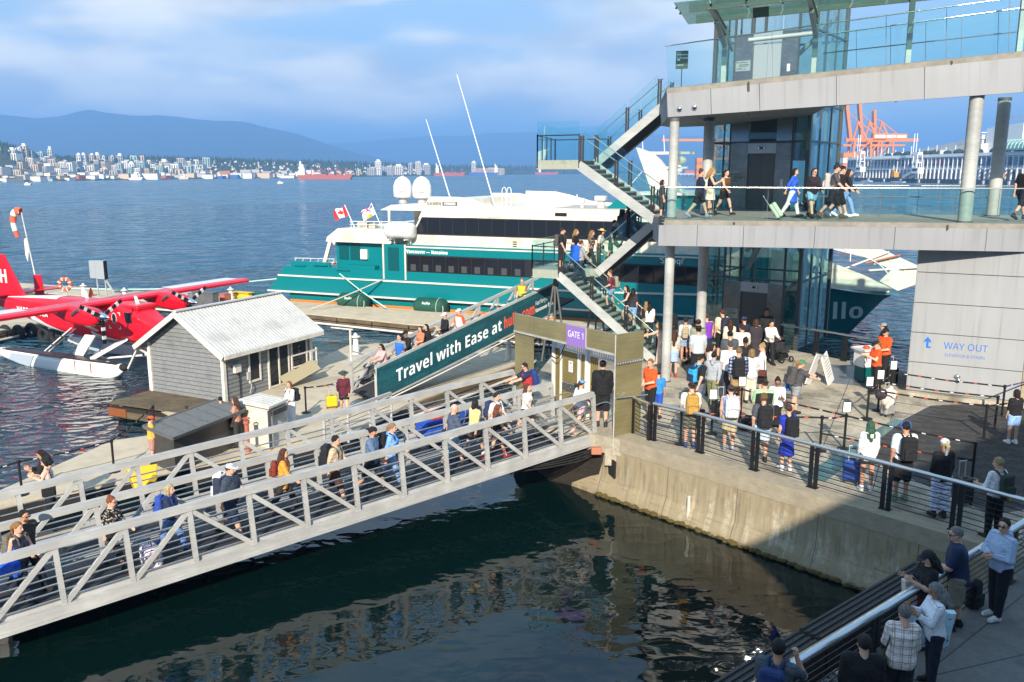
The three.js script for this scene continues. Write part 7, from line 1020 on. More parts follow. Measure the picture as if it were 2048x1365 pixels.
  const hands = arms.map((a) => { const g = handGeo(o.grip ? 1 : 0, o.near ? 0.006 : 0.0105).clone(); if (a.s < 0) { g.scale(-1, 1, 1); const ix = g.index.array; for (let i = 0; i < ix.length; i += 3) { const t = ix[i]; ix[i] = ix[i + 1]; ix[i + 1] = t; } g.computeVertexNormals(); } return g.rotateX(a.dir).translate(a.W.x, a.W.y, a.W.z); });
  const hl = head.attributes.position, iq = HQ.clone().invert(), col = new Float32Array(hl.count * 3), v = V(0, 0, 0);
  for (let i = 0; i < hl.count; i++) { v.fromBufferAttribute(hl, i).sub(HC).applyQuaternion(iq); const ax = Math.abs(v.x); let c = [1, 1, 1]; if (v.z > 0.05) { if (Math.hypot((ax - 0.031) / 0.015, (v.y - 0.012) / 0.009) < 1) c = [0.12, 0.1, 0.1]; else if (Math.hypot((ax - 0.032) / 0.022, (v.y - 0.034) / 0.007) < 1) c = [0.35, 0.28, 0.25]; else if (Math.hypot(v.x / 0.026, (v.y + 0.062) / 0.011) < 1) c = [0.85, 0.5, 0.5]; else if (o.beard && v.y < -0.035) c = [0.25, 0.2, 0.18]; } col.set(c, i * 3); }
  head.setAttribute('color', new THREE.BufferAttribute(col, 3)); for (const g of [body, ...hands]) g.setAttribute('color', new THREE.BufferAttribute(new Float32Array(g.attributes.position.count * 3).fill(1), 3));
  const whole = mergeGeometries([body, head, ...hands].map((g) => { const q = g; for (const k of Object.keys(q.attributes)) if (!['position', 'normal', 'color'].includes(k)) q.deleteAttribute(k); return q; }));
  const inner = root, fin = (g) => g.translate(0, -drop, 0).scale(S, S, S), add = (n, g, m) => share(n, boxUV(fin(g)), m, inner);
  share('body', fin(whole), SKIN[o.s ?? 0], inner);
  const cut = (off, s) => [T2(0, off, 0), up.clone().multiplyScalar(s)];
  if (o.b) { const [type, c, f = 1] = o.b, m = cloth(c), e = type === 'pants' ? 0.022 : 0.028;
    if (type === 'skirt') add('skirt', meshCaps([cap(T2(0, 0.1, 0), V(0, 0.9 - f, 0), 0.128 * gr, 0.20 * gr, 1), ...torso(0.02).slice(0, 1)], cell, 0.05, [cut(0.13, 1)]), m);
    else { const q = leg(e, f); if (o.wide) for (const c of q) { c.ra += 0.012; c.rb += 0.03; } add(type === 'pants' ? 'trousers' : 'shorts', meshCaps([...torso(0.02).slice(0, 1), cap(T2(0, 0.03, 0), T2(0, 0.12, 0), 0.125 * gr, 0.125 * gr), ...q], cell, 0.03, [cut(0.13, 1)]), m); } }
  if (o.t) { const [c, sl = 0.36, hem = -0.02] = o.t, m = cloth(c), e = o.loose ? 0.034 : 0.022;
    const caps = [...torso(e), ...(sl > 0 ? arm(e * 0.8, sl) : [])]; if (hem < -0.25) caps.push(cap(T2(0, 0.06, 0), V(0, 0.92 + hem, 0), 0.125 * gr + 0.01, (0.14 + -hem * 0.12) * gr, 1)); else if (hem < 0.05) caps.push(cap(T2(-0.05, 0.1, 0), T2(-0.05, hem, 0), 0.12 * gr, 0.125 * gr, 1), cap(T2(0.05, 0.1, 0), T2(0.05, hem, 0), 0.12 * gr, 0.125 * gr, 1));
    const cuts = [cut(Math.max(0.55, 0.48 + 0.062 * gr + e) - (sl ? 0 : 0.045), 1)]; if (hem >= -0.25) cuts.push(cut(hem, -1)); add(hem < -0.25 ? 'dress' : sl > 0.8 ? 'long_sleeved_top' : 'shirt', meshCaps(caps, cell, 0.035, cuts), m); }
  if (o.v) add('vest', meshCaps(torso(0.036), cell, 0.035, [cut(0.5, 1), cut(0.02, -1)]), cloth(o.v));
  if (o.hood) add('hood', meshCaps([cap(T2(-0.07, 0.55, -0.06), T2(0.07, 0.55, -0.06), 0.05), cap(T2(0, 0.56, -0.1), T2(0, 0.47, -0.13), 0.06, 0.05)], cell, 0.04), cloth(o.hood));
  const sc = o.sh ?? '#22211f', boot = o.boot ? 0.45 : 0.12; for (const l of legs) { add(o.boot ? 'boot' : 'shoe', meshCaps([cap(l.A.clone().lerp(l.K, boot), l.heel, 0.05, 0.045), cap(l.A.clone().add(V(0, -0.01, 0.01)), l.toe, 0.046, 0.038), cap(l.heel, l.toe, 0.042, 0.04)], 0.02, 0.03), clothMat(sc, 0.6)); }
  const hset = (n, g, m, k = 1) => add(n, g.clone().applyMatrix4(new THREE.Matrix4().compose(HC, HQ, V(k, k, k))), m);
  if (o.hair && o.hair[0] !== 'bald') hset('hair', hairGeo(o.hair[0], o.near ? 0.012 : 0.016), memo('hm' + o.hair[1], () => mat(o.hair[1], 0.6, 0, { map: rep(T.hair, 0.13), bumpMap: rep(T.hair, 0.13), bumpScale: 0.008 })));
  if (o.hat) { const [t, c] = o.hat, m = clothMat(c, 0.8), dome = () => new THREE.SphereGeometry(0.1, 18, 9, 0, Math.PI * 2, 0, Math.PI * 0.5).scale(0.92, 0.92, 1.12).translate(0, 0.045, -0.012);
    const brim = (a) => { const s = new THREE.Shape(); s.absellipse(0, 0, 0.078, 0.085, 0, Math.PI, false, 0); return new THREE.ExtrudeGeometry(s, { depth: 0.008, bevelEnabled: false, curveSegments: 12 }).rotateX(Math.PI / 2).translate(0, 0.055, -0.09).rotateX(0.12).scale(1, 1, 1).translate(0, 0, 0).applyMatrix4(new THREE.Matrix4().makeRotationY(0)).scale(1, 1, -1).translate(0, 0, 0.02).scale(1, 1, a); };
    if (t === 'cap' || t === 'back') { const cg = [dome(), new THREE.CylinderGeometry(0.08, 0.084, 0.012, 14, 1, false, -Math.PI / 2, Math.PI).scale(1, 1, 1.25).translate(0, 0.052, 0.075), ball(0.01, 0, 0.138, -0.012, 1, 0.6, 1, 6, 4)]; const g = join(cg.map((q) => q)); if (t === 'back') g.rotateY(Math.PI).translate(0, 0, -0.02); hset('cap', g, m); }
    else if (t === 'wide') hset('brimmed_hat', join([cyl(0.098, 0.09, 0, 0.06, -0.012, 18, 0.085), lathe([[0.09, 0], [0.19, 0.012], [0.2, 0.02], [0.09, 0.012]], 24).translate(0, 0.055, -0.012)]), m);
    else if (t === 'bandana') hset('headscarf', join([dome().scale(1.02, 1, 1), beam(V(0, 0.04, -0.12), V(0.03, -0.22, -0.13), 0.05, 0.02), ball(0.025, 0, 0.04, -0.125)]), m);
    else if (t === 'phones') { hset('headphones', join([new THREE.TorusGeometry(0.105, 0.014, 8, 20, Math.PI).translate(0, 0.03, -0.01), ball(0.035, 0.095, 0.0, -0.01, 0.5, 1, 1), ball(0.035, -0.095, 0, -0.01, 0.5, 1, 1)]), clothMat('#3b62b8')); } }
  if (o.shades) hset('sunglasses', join([rbx(0.046, 0.03, 0.012, 0.032, 0.012, 0.1, 0.01), rbx(0.046, 0.03, 0.012, -0.032, 0.012, 0.1, 0.01), bx(0.02, 0.006, 0.008, 0, 0.018, 0.103), bx(0.005, 0.008, 0.1, 0.075, 0.015, 0.05), bx(0.005, 0.008, 0.1, -0.075, 0.015, 0.05)]), M.black);
  if (o.beltbag) add('belt', meshCaps([cap(T2(-0.1, 0.12, 0), T2(0.1, 0.12, 0), 0.1, 0.1)], 0.03, 0.02, [cut(0.15, 1), cut(0.1, -1)]), cloth(o.beltbag));
  const toW = (p) => p.clone().add(V(0, -drop, 0)).multiplyScalar(S).applyAxisAngle(V(0, 1, 0), root.rotation.y).add(root.position);
  return { root, T2: (a, b, c) => toW(T2(a, b, c)), handW: (i) => toW(arms[i].W.clone().add(rx(V(0, -0.07, 0), arms[i].dir))), lean: P.l, face: root.rotation.y, S };
}
function backpack(w, col, who, big = 1, second) {
  const b = thing('backpack', `${who}`, 'backpack', w.T2(0, 0.28, -0.2 - 0.03 * big), w.face); b.rotation.order = 'YXZ'; b.rotation.x = w.lean; b.scale.setScalar(w.S);
  const m = cloth(col), m2 = second ? cloth(second) : m;
  part('pack', rbx(0.30 * big, 0.46 * big, 0.17 * big, 0, 0, 0, 0.07, 4), m, b); part('pocket', rbx(0.24 * big, 0.22 * big, 0.07, 0, -0.09 * big, -0.1 * big, 0.03, 3), m2, b); part('top_flap', rbx(0.27 * big, 0.1 * big, 0.16 * big, 0, 0.2 * big, -0.012, 0.045, 3), m2, b);
  for (const s of [-1, 1]) part('strap', hose([V(s * 0.075, 0.19 * big, 0.08), V(s * 0.095, 0.29, 0.2), V(s * 0.105, 0.2, 0.325), V(s * 0.12, 0.0, 0.34), V(s * 0.17, -0.13, 0.2), V(s * 0.13, -0.18, 0.06)], 0.02, 6, 26), m, b);
  part('grab_loop', hose([V(-0.04, 0.24 * big, 0.05), V(0, 0.28 * big, 0.05), V(0.04, 0.24 * big, 0.05)], 0.01, 5), m, b); part('zip', hose([V(-0.12 * big, -0.02, -0.137 * big), V(0, 0.015, -0.139 * big), V(0.12 * big, -0.02, -0.137 * big)], 0.005, 4), M.black, b); return b;
}
function shoulderBag(w, col, label, side = 1, kind = 'bag', sz = 1) {
  const p = w.T2(side * 0.26, 0.0 - 0.06 * sz, 0.0), b = thing(kind === 'tote' ? 'tote_bag' : 'shoulder_bag', label, 'bag', p, w.face); const m = cloth(col);
  part('bag_body', kind === 'tote' ? slab([[-0.2, -0.2], [0.2, -0.2], [0.25, 0.2], [-0.25, 0.2]].map(([x, y]) => [x * sz, y * sz]), 0.09, 0.02).rotateY(Math.PI / 2).translate(-0.04, 0, 0) : rbx(0.12 * sz, 0.24 * sz, 0.3 * sz, 0, 0, 0, 0.05, 3), m, b);
  part('bag_strap', hose([V(0, 0.1 * sz, 0.1 * sz), V(-side * 0.06, 0.35, 0.08), V(-side * 0.12, 0.57, 0.0), V(-side * 0.06, 0.35, -0.08), V(0, 0.1 * sz, -0.1 * sz)], 0.012, 5, 24), prints[col] ? cloth('#b3262c') : m, b); return b;
}
function suitcase(pos, turn, col, label, h = 0.62, tilt = 0, ribs = true) {
  const s = thing('suitcase', label, 'suitcase', pos, turn), m = Array.isArray(col) ? mat(col, 0.3, 0.5) : mat(col, 0.5); s.rotation.order = 'YXZ'; s.rotation.x = tilt;
  part('shell', rbx(0.42, h, 0.26, 0, h / 2 + 0.06, 0, 0.06, 4), m, s); if (ribs) for (let k = 0; k < 7; k++) part('rib', rbx(0.015, h - 0.12, 0.272, -0.15 + k * 0.05, h / 2 + 0.06, 0, 0.007, 1), m, s);
  part('zip_band', rbx(0.428, h + 0.006, 0.016, 0, h / 2 + 0.06, 0, 0.008, 2), M.black, s); for (const x of [-0.17, 0.17]) for (const z of [-0.09, 0.09]) part('wheel', cyl(0.03, 0.025, 0, 0, 0, 10).rotateZ(Math.PI / 2).translate(x, 0.03, z), M.rubber, s);
  part('pull_handle', [rod(V(-0.09, h + 0.04, -0.1), V(-0.09, h + 0.42, -0.1), 0.01), rod(V(0.09, h + 0.04, -0.1), V(0.09, h + 0.42, -0.1), 0.01), rbx(0.22, 0.03, 0.03, 0, h + 0.43, -0.1, 0.012)], M.galv, s); part('side_grip', rbx(0.14, 0.02, 0.03, 0, h + 0.075, 0.02, 0.01), M.black, s); return s;
}
// head top seen at (px, py); level is a number or a function of the ground point
function who(px, py, lv, h, face, pose, label, o = {}) {
  if (lv === 1.8 && !o.near) h *= 1.05 + 0.07 * ss(760, 690, py);
  if (lv === 'ramp') { const A = V(-5.2, 0.86, -31.9).addScaledVector(V(-0.697, 0, -0.717), o.lane ?? 0.8), d = V(7.28, 2.38, -7.1); let best = 9e9, q; for (let t = 0; t < 1.02; t += 0.008) { const c = A.clone().addScaledVector(d, t), e = Math.abs(1024 + FOCAL * c.x / ((EYE - c.y - h * 0.9) * Math.sin(TILT) - c.z * Math.cos(TILT)) - px); if (e < best) { best = e; q = c; } } return person(q.x, q.y, q.z, face, h, pose, label, o); }
  if (typeof lv === 'string') { // on a stair flight: the step whose image column fits
    const [a, b] = FLT[lv], hi = a.y > b.y ? a : b, lo = a.y > b.y ? b : a; let best = 9e9, q; for (let t = 0.02; t < 1; t += 0.01) { const c = hi.clone().lerp(lo, t).addScaledVector(PR, o.lane ?? 0.65), e = Math.abs(1024 + FOCAL * c.x / ((EYE - c.y - h * 0.9) * Math.sin(TILT) - c.z * Math.cos(TILT)) - px); if (e < best) { best = e; q = c; } }
    return person(q.x, q.y + 0.03, q.z, face, h, pose, label, o);
  }
  if (o.fy) { const q = at(px, o.fy, lv); return person(q.x, lv, q.z, face, h, pose, label, o); }
  let y = typeof lv === 'number' ? lv : 1, p; for (let i = 0; i < 6; i++) { p = at(px, py, y + h * 0.985); if (typeof lv === 'function') y = lv(p); }
  return person(p.x, y, p.z, face, h, pose, label, o);
}
function stroller(pos, turn, col, label) {
  const s = thing('stroller', label, 'stroller', pos, turn), m = cloth(col), k = M.black;
  part('hood', new THREE.SphereGeometry(0.3, 18, 10, 0, Math.PI * 2, 0, Math.PI / 2).scale(0.85, 0.95, 1).rotateX(-0.7).translate(0, 0.72, -0.02), m, s); part('seat', rbx(0.44, 0.5, 0.24, 0, 0.55, -0.02, 0.08, 3), m, s); part('basket', rbx(0.42, 0.2, 0.6, 0, 0.26, 0.05, 0.05, 3), k, s); part('leg_rest', rbx(0.4, 0.12, 0.3, 0, 0.45, 0.26, 0.05, 3), m, s);
  part('frame', [rod(V(-0.24, 0.12, 0.42), V(-0.24, 1.0, -0.5), 0.018), rod(V(0.24, 0.12, 0.42), V(0.24, 1.0, -0.5), 0.018), rod(V(-0.24, 0.16, -0.36), V(-0.24, 0.62, 0.0), 0.018), rod(V(0.24, 0.16, -0.36), V(0.24, 0.62, 0.0), 0.018), rod(V(-0.24, 1.0, -0.5), V(0.24, 1.0, -0.5), 0.022)], k, s);
  for (const [x, z, r] of [[-0.26, 0.44, 0.1], [0.26, 0.44, 0.1], [-0.27, -0.36, 0.14], [0.27, -0.36, 0.14]]) part('wheel', new THREE.TorusGeometry(r, 0.03, 8, 18).rotateY(Math.PI / 2).translate(x, r + 0.03, z), M.rubber, s); return s;
}
// ---------------------------------------------------------------- everyone in the place
const PZ = 1.8, FLT_Y = 0.6, W2Y = 7.8, H1 = '#2a1d16', H2 = '#5a3a22', H3 = '#b08a52', H4 = '#8a4a26', H5 = '#9a9792', BK = '#141416';
const stairY = (f) => f;
let w;
// ---- crowd on the plaza
who(1325, 646, 1.93, 1.68, -100, 'reach', 'woman with blonde hair in a long pale pink dress at the foot of the stairs', { f: 1, t: ['#e3c4ae', 0, -0.86], hair: ['long', H3], sh: '#c9b090' });
who(1349, 662, PZ, 1.6, 175, 'stand', 'girl with long curly auburn hair, grey tee and light blue skirt', { f: 1, t: ['#b9bab0', 0.42, 0.02], b: ['skirt', '#9db4ea', 0.32], hair: ['wavy', '#5e2f1c'], sh: '#a03038' });
w = who(1342, 616, PZ, 1.8, 150, 'stand', 'man in black with a grey cap right beside the front round column', { t: [BK, 0.95], b: ['pants', '#17181b'], hat: ['back', '#8d9398'], hair: ['short', H1] }); backpack(w, '#6a645e', 'grey backpack on the man in black beside the front round column');
w = who(1372, 638, PZ, 1.66, 170, 'stand', 'dark haired woman in a white top and denim shorts with her back turned', { f: 1, t: ['#e9e6df', 0.9], b: ['shorts', '#8fa6c2', 0.3], hair: ['bun', '#17120f'], s: 1 }); backpack(w, '#a89a82', 'beige backpack on the dark haired woman in denim shorts', 0.9);
who(1404, 618, PZ, 1.8, -20, 'wait', 'man in black wearing sunglasses before the pale column', { t: [BK, 0.4], b: ['pants', '#1d1d20'], hair: ['short', H1], shades: 1 });
who(1397, 633, PZ, 1.74, 200, 'wait', 'person in a dark grey cap and black top half hidden behind the purple vest', { t: ['#1d1e22', 0.9], b: ['pants', '#202226'], hat: ['cap', '#4a4e55'], hair: ['short', H1] });
who(1397, 642, PZ, 1.78, 160, 'stand', 'man in an olive tee and black cap behind the black brimmed hat', { t: ['#8d9180', 0.45], b: ['pants', '#2a2c2e'], hat: ['back', BK], hair: ['short', H2] });
who(1398, 656, PZ, 1.82, 182, 'stand', 'man in a light blue grey tee and black brimmed hat seen from behind', { t: ['#b7c3cb', 0.45], b: ['shorts', '#1b1c1f', 0.5], hat: ['wide', '#15130f'], hair: ['short', H1], g: 1.12 });
who(1414, 629, PZ, 1.84, 185, 'stand', 'man in a sleeveless purple vest seen from behind', { t: ['#7a36b5', 0], b: ['shorts', '#202a44', 0.5], hair: ['short', '#6b4630'], g: 1.1 });
w = who(1446, 621, PZ, 1.86, 200, 'stand', 'tall man in a cream shirt and black shorts before the elevator', { t: ['#ddcdb0', 0.45], b: ['shorts', '#16161a', 0.52], hair: ['short', H2] }); backpack(w, '#26304a', 'large navy backpack on the tall man in the cream shirt', 1.15);
who(1461, 641, PZ, 1.64, 185, 'stand', 'woman with very long curly brown hair and a cream cardigan', { f: 1, t: ['#e6dcc6', 0.95, -0.2], b: ['pants', '#2a2522'], hair: ['wavy', '#4a3018'] });
who(1489, 636, PZ, 1.68, 160, 'wait', 'woman in a blue cap and navy jacket near the elevator doors', { f: 1, t: ['#1c2540', 0.95], b: ['pants', '#1d2027'], hat: ['back', '#3c5a9c'], hair: ['short', H1] });
who(1513, 641, PZ, 1.68, 180, 'stand', 'woman draped in a charcoal shawl dress seen from behind', { f: 1, t: ['#332e36', 0.6, -0.6], hair: ['bob', H2], g: 1.18, sh: BK });
who(1534, 620, PZ, 1.8, -5, 'stand', 'man in a black tee facing us in front of the elevator doors', { t: ['#1a1a1c', 0.45], b: ['pants', '#1d1e22'], hair: ['curly', '#7a4a28'], s: 1 });
who(1541, 641, PZ, 1.62, 10, 'push', 'woman in a white long sleeved top leaning over the black stroller', { f: 1, t: ['#efece6', 0.95], b: ['pants', '#1b1c20'], hair: ['bun', H1] });
stroller(at(1557, 722, PZ), 0.5, '#2a2c33', 'black stroller with a large ribbed hood in front of the elevator doors');
who(1485, 652, PZ, 1.82, 178, 'fold', 'broad man in a cream patterned shirt seen from behind', { t: ['paleFloral', 0.46], b: ['pants', '#33322f'], hair: ['short', '#3a2a20'], g: 1.2 });
who(1461, 665, PZ, 1.78, 180, 'stand', 'heavy man in a dark grey tee and black cap seen from behind', { t: ['#4b4f54', 0.45], b: ['pants', '#26272a'], hat: ['back', BK], hair: ['short', H1], g: 1.25 });
who(1492, 678, PZ, 1.7, 185, 'stand', 'woman in a black top with a pale bag strap across her back', { f: 1, t: ['#17161a', 0.4], b: ['pants', '#1d1c20'], hair: ['bun', '#0f0c0b'], s: 3 });
who(1462, 686, PZ, 1.82, 182, 'stand', 'man in a plain white tee with greying hair seen from behind', { t: ['#eeebe6', 0.45], b: ['pants', '#3b4252'], hair: ['buzz', '#5b5650'], g: 1.1 });
who(1423, 690, PZ, 1.62, 70, 'wait', 'young woman with dark hair in profile wearing a white shirt', { f: 1, t: ['#e7e3dd', 0.5], b: ['pants', '#2b2a2c'], hair: ['bob', '#2a1a14'] });
w = who(1479, 698, PZ, 1.82, 172, 'stand', 'man in a navy plaid shirt and khaki trousers seen from behind', { t: ['navyplaid', 0.9, -0.05], b: ['pants', '#a88a62'], hair: ['buzz', '#9a7a58'], grip: 1 }); backpack(w, '#191a1d', 'black backpack on the man in the navy plaid shirt', 1.1);
who(1428, 706, PZ, 1.66, 150, 'pull', 'teenager in a grey hoodie and olive trousers', { t: ['#9fa6ad', 1, -0.06], b: ['pants', '#7c805c'], hair: ['short', '#14110f'], hood: '#9fa6ad', grip: 1 });
w = who(1399, 711, PZ, 1.78, 120, 'pull', 'man in a black tee, black cap and slate trousers bending forward', { t: ['#17181b', 0.45], b: ['pants', '#5c6570'], hat: ['cap', BK], hair: ['short', H2] }); backpack(w, '#2aa3d8', 'bright cyan and navy backpack on the man in the black tee', 0.95, '#1f2f55');
w = who(1505, 701, PZ, 1.64, 180, 'stand', 'blonde woman in a pale grey blouse and light trousers seen from behind', { f: 1, t: ['#c3c8cb', 0.6, -0.12], b: ['pants', '#cfc6ba'], hair: ['bob', '#a98a58'], g: 1.1 }); shoulderBag(w, '#1c1b1b', 'black slouchy shoulder bag on the woman in the pale grey blouse', 1, 'bag', 1.2);
w = who(1527, 690, PZ, 1.68, -110, 'wait', 'blonde woman in sunglasses, white top and black skirt', { f: 1, t: ['#eceae6', 0.55], b: ['skirt', '#18171a', 0.42], hair: ['bun', '#c6a56c'], shades: 1 }); shoulderBag(w, '#5b2f22', 'brown leather shoulder bag on the blonde woman in a black skirt', 1);
w = who(1595, 722, PZ, 1.66, 100, 'reach', 'woman in a green cap, grey tee and shorts reaching for the folding sign', { f: 1, t: ['#4b4a4e', 0.45], b: ['shorts', '#8f9298', 0.32], hat: ['cap', '#1f8a68'], hair: ['pony', H3], g: 1.12 }); backpack(w, '#4c4a4a', 'bulging grey backpack on the woman in the green cap', 1.15); shoulderBag(w, '#1b6fd0', 'bright blue carrier bag on the arm of the woman in the green cap', 1, 'bag', 1.15);
who(1556, 758, PZ, 1.66, -15, 'phone', 'woman in sunglasses with a white shirt and black skirt facing us', { f: 1, t: ['#eeeef0', 0.5], b: ['skirt', '#17171a', 0.6], hair: ['bun', '#14100e'], shades: 1, s: 2 });
who(1530, 763, PZ, 1.8, 182, 'wait', 'man in a black vest over a pale green shirt and black cap', { t: ['#a6d6a0', 0.48], v: '#1d1e24', b: ['pants', '#25262a'], hat: ['back', BK], hair: ['short', H2], g: 1.15 });
w = who(1529, 791, PZ, 1.76, 178, 'stand', 'person with curly blond hair, grey tee and pale blue shorts', { t: ['#4f5258', 0.42], b: ['shorts', '#b9cfdc', 0.42], hair: ['curly', '#8a6a3c'] }); backpack(w, '#1b1b1f', 'black backpack on the person with curly blond hair', 1.15);
w = who(1579, 813, PZ, 1.66, 190, 'stand', 'woman in a bright blue dress with short brown hair', { f: 1, t: ['#1d33a8', 0.3, -0.5], hair: ['short', H2], sh: '#d9dadf', g: 1.05 }); backpack(w, '#17181c', 'black backpack on the woman in the bright blue dress', 1.1);
w = who(1463, 774, PZ, 1.76, 178, 'stand', 'man in a blue sleeveless top, grey cap and khaki shorts', { t: ['#7d92c8', 0, 0.0], b: ['shorts', '#b5a88c', 0.48], hat: ['back', '#3a3b40'], hair: ['short', H2], sh: '#8d98a5' }); backpack(w, '#e4e5ea', 'white backpack with black lines on the man in the blue sleeveless top', 1.15, '#c8cad2');
w = who(1384, 769, PZ, 1.76, 178, 'wait', 'man in a white tee, black cap and grey shorts leaning near the railing', { t: ['#e9e3d8', 0.45], b: ['shorts', '#6b6a60', 0.46], hat: ['back', BK], hair: ['short', H2], sh: '#2d4a7c' }); backpack(w, '#b08a3e', 'tan backpack on the man in the white tee near the railing', 1.1);
who(1303, 721, PZ, 1.74, -60, 'wait', 'boy in an orange tee beside the metal gate wing', { t: ['#ee5a22', 0.46, -0.06], b: ['shorts', '#1a1b1f', 0.5], hair: ['short', '#b5763c'] });
who(1317, 743, PZ, 1.45, 160, 'wait', 'child in a blue tee and grey cap beside the boy in orange', { t: ['#2f86d8', 0.45, -0.04], b: ['shorts', '#2a52b8', 0.5], hat: ['back', '#555a60'], hair: ['short', H1], g: 0.95 });
who(1774, 659, PZ, 1.82, -70, 'wait', 'staff member in an orange tee and black cap standing at the podium', { t: ['#f2591d', 0.46], b: ['pants', '#1c1d20'], hat: ['cap', BK], hair: ['short', H1], shades: 1 });
who(1757, 684, PZ, 1.66, -80, 'phone', 'staff member in an orange vest and black cap in front of the podium', { f: 1, t: ['#e9531f', 0.3], b: ['pants', '#1b1c1f'], hat: ['cap', '#1d1d20'], hair: ['pony', H3] });
who(1770, 649, PZ, 1.8, -120, 'stand', 'person in black with a grey cap behind the orange staff', { t: ['#1b1c22', 0.9], b: ['pants', '#1d1e24'], hat: ['cap', '#9a9ea2'], hair: ['short', H1] });
// ---- queue on the right
w = who(1743, 846, PZ, 1.66, 175, 'stand', 'woman with green hair and a white hoodie behind the railing', { f: 1, t: ['#eceae6', 1, -0.14], b: ['shorts', '#2a2c30', 0.25], hair: ['long', '#3d6b52'], hood: '#eceae6', s: 1, sh: '#e8e6e2' }); suitcase(at(1703, 966, PZ), 2.6, '#1d3f86', 'dark blue suitcase beside the woman with green hair', 0.55, 0, false);
w = who(1814, 848, PZ, 1.8, 178, 'stand', 'man with blue headphones, white tee and black shorts', { t: ['#efeeee', 0.45], b: ['shorts', '#161618', 0.52], hat: ['phones', '#3b62b8'], hair: ['short', '#1c1614'], sh: '#6f8f78', s: 1 }); backpack(w, '#17181a', 'black backpack on the man with blue headphones', 1.1);
who(1892, 882, PZ, 1.72, 182, 'stand', 'woman with a white headscarf, black top and wavy patterned trousers', { f: 1, t: ['#161619', 0.95, -0.1], b: ['pants', 'wave', 0.9], hat: ['bandana', '#dfe3ee'], hair: ['pony', '#e0cf9a'], wide: 1, s: 2 });
w = who(2001, 920, PZ, 1.68, 200, 'wait', 'short haired blonde woman in a white tee and black trousers at the right railing', { f: 1, t: ['#e6e4e4', 0.6], b: ['pants', '#15161a'], hair: ['short', '#c9ab78'] }); backpack(w, '#2f3a30', 'olive black backpack on the short haired blonde woman', 1.0); shoulderBag(w, '#caa31e', 'small mustard yellow bag at the hip of the short haired blonde woman', -1, 'bag', 0.8);
who(2036, 782, PZ, 1.5, 185, 'stand', 'girl in a black tee and light blue shorts at the right picture edge', { f: 1, t: ['#141418', 0.5], b: ['shorts', '#9fc4ee', 0.38], hair: ['bob', '#2a1c14'], sh: '#eeebe4' });
suitcase(at(1775, 832, PZ), 0.5, [0.45, 0.45, 0.46], 'silver ribbed suitcase beside the right queue posts', 0.62); { const p = at(1772, 795, 2.5), j = thing('draped_jacket', 'pale pink jacket draped over the silver suitcase handle', 'jacket', p, 0.4); part('jacket', surfaceNets((x, y, z) => ell(x, y, z, 0.24, 0.32, 0.13) + 0.03 * Math.sin(x * 22) * Math.sin(y * 12), [-0.3, -0.4, -0.2], [0.3, 0.4, 0.2], 0.03).translate(0.14, -0.02, 0), cloth('#e3cfc4'), j); part('dark_bundle', surfaceNets((x, y, z) => ell(x, y, z, 0.2, 0.17, 0.15) + 0.02 * Math.sin(x * 40) * Math.sin(z * 30), [-0.3, -0.25, -0.25], [0.3, 0.25, 0.25], 0.03).translate(-0.2, 0.12, 0), cloth('#3a3038'), j); }
// ---- shaded walkway at the lower right
who(2013, 1042, PZ, 1.82, -75, 'fold', 'man in a light blue hoodie and navy trousers with folded arms', { near: 1, t: ['#a9bcd6', 1, -0.06], b: ['pants', '#141824'], hair: ['short', '#17130f'], hood: '#a9bcd6', shades: 1, sh: '#d8d8da' });
who(1927, 1061, PZ, 1.8, -115, 'lean', 'grey haired man in a navy tee wearing sunglasses at the railing', { near: 1, t: ['#1b2c4d', 0.48, -0.1], b: ['shorts', '#8b8272', 0.55], hair: ['short', H5], shades: 1, g: 1.2 });
w = who(1864, 1106, PZ, 1.66, -85, 'phone', 'woman in a black cap and tee holding a phone over the railing', { near: 1, f: 1, t: ['#15161b', 0.42], b: ['pants', '#6d1f28'], hat: ['cap', '#22232a'], hair: ['long', '#17120f'] }); shoulderBag(w, '#d9d3c6', 'cream tote bag on the shoulder of the woman in the black cap', -1, 'tote', 1.1);
w = who(1880, 1172, PZ, 1.64, -95, 'phone', 'silver haired woman in a white shirt looking at her phone', { near: 1, f: 1, t: ['#e2e6ec', 0.9, -0.12], b: ['pants', '#1c2032'], hair: ['long', '#a2a19e'], s: 2 }); shoulderBag(w, 'tote', 'pale blue printed tote bag with red handles on the silver haired woman', -1, 'tote', 1.35);
w = who(1811, 1219, PZ, 1.66, 165, 'wait', 'grey haired person in a white plaid shirt seen from behind', { near: 1, f: 1, t: ['plaid', 0.85, -0.12], b: ['pants', '#1b1d22'], hair: ['short', '#8f8a82'], g: 1.15 }); shoulderBag(w, '#4a3c30', 'brown shoulder bag on the person in the white plaid shirt', 1);
who(1731, 1278, PZ, 1.74, 170, 'stand', 'person in a black jacket with dark brown hair at the bottom edge', { near: 1, t: ['#0f0f11', 1, -0.1], b: ['pants', '#111'], hair: ['short', '#2e1e18'], g: 1.2 });
w = who(1556, 1289, PZ, 1.78, 150, 'call', 'man in a grey tee holding a phone up at the bottom edge', { near: 1, t: ['#4b545c', 0.45], b: ['pants', '#22242a'], hair: ['short', '#14100d'], s: 1, grip: 1 }); backpack(w, '#1d3263', 'blue backpack on the man holding up his phone', 1.05);
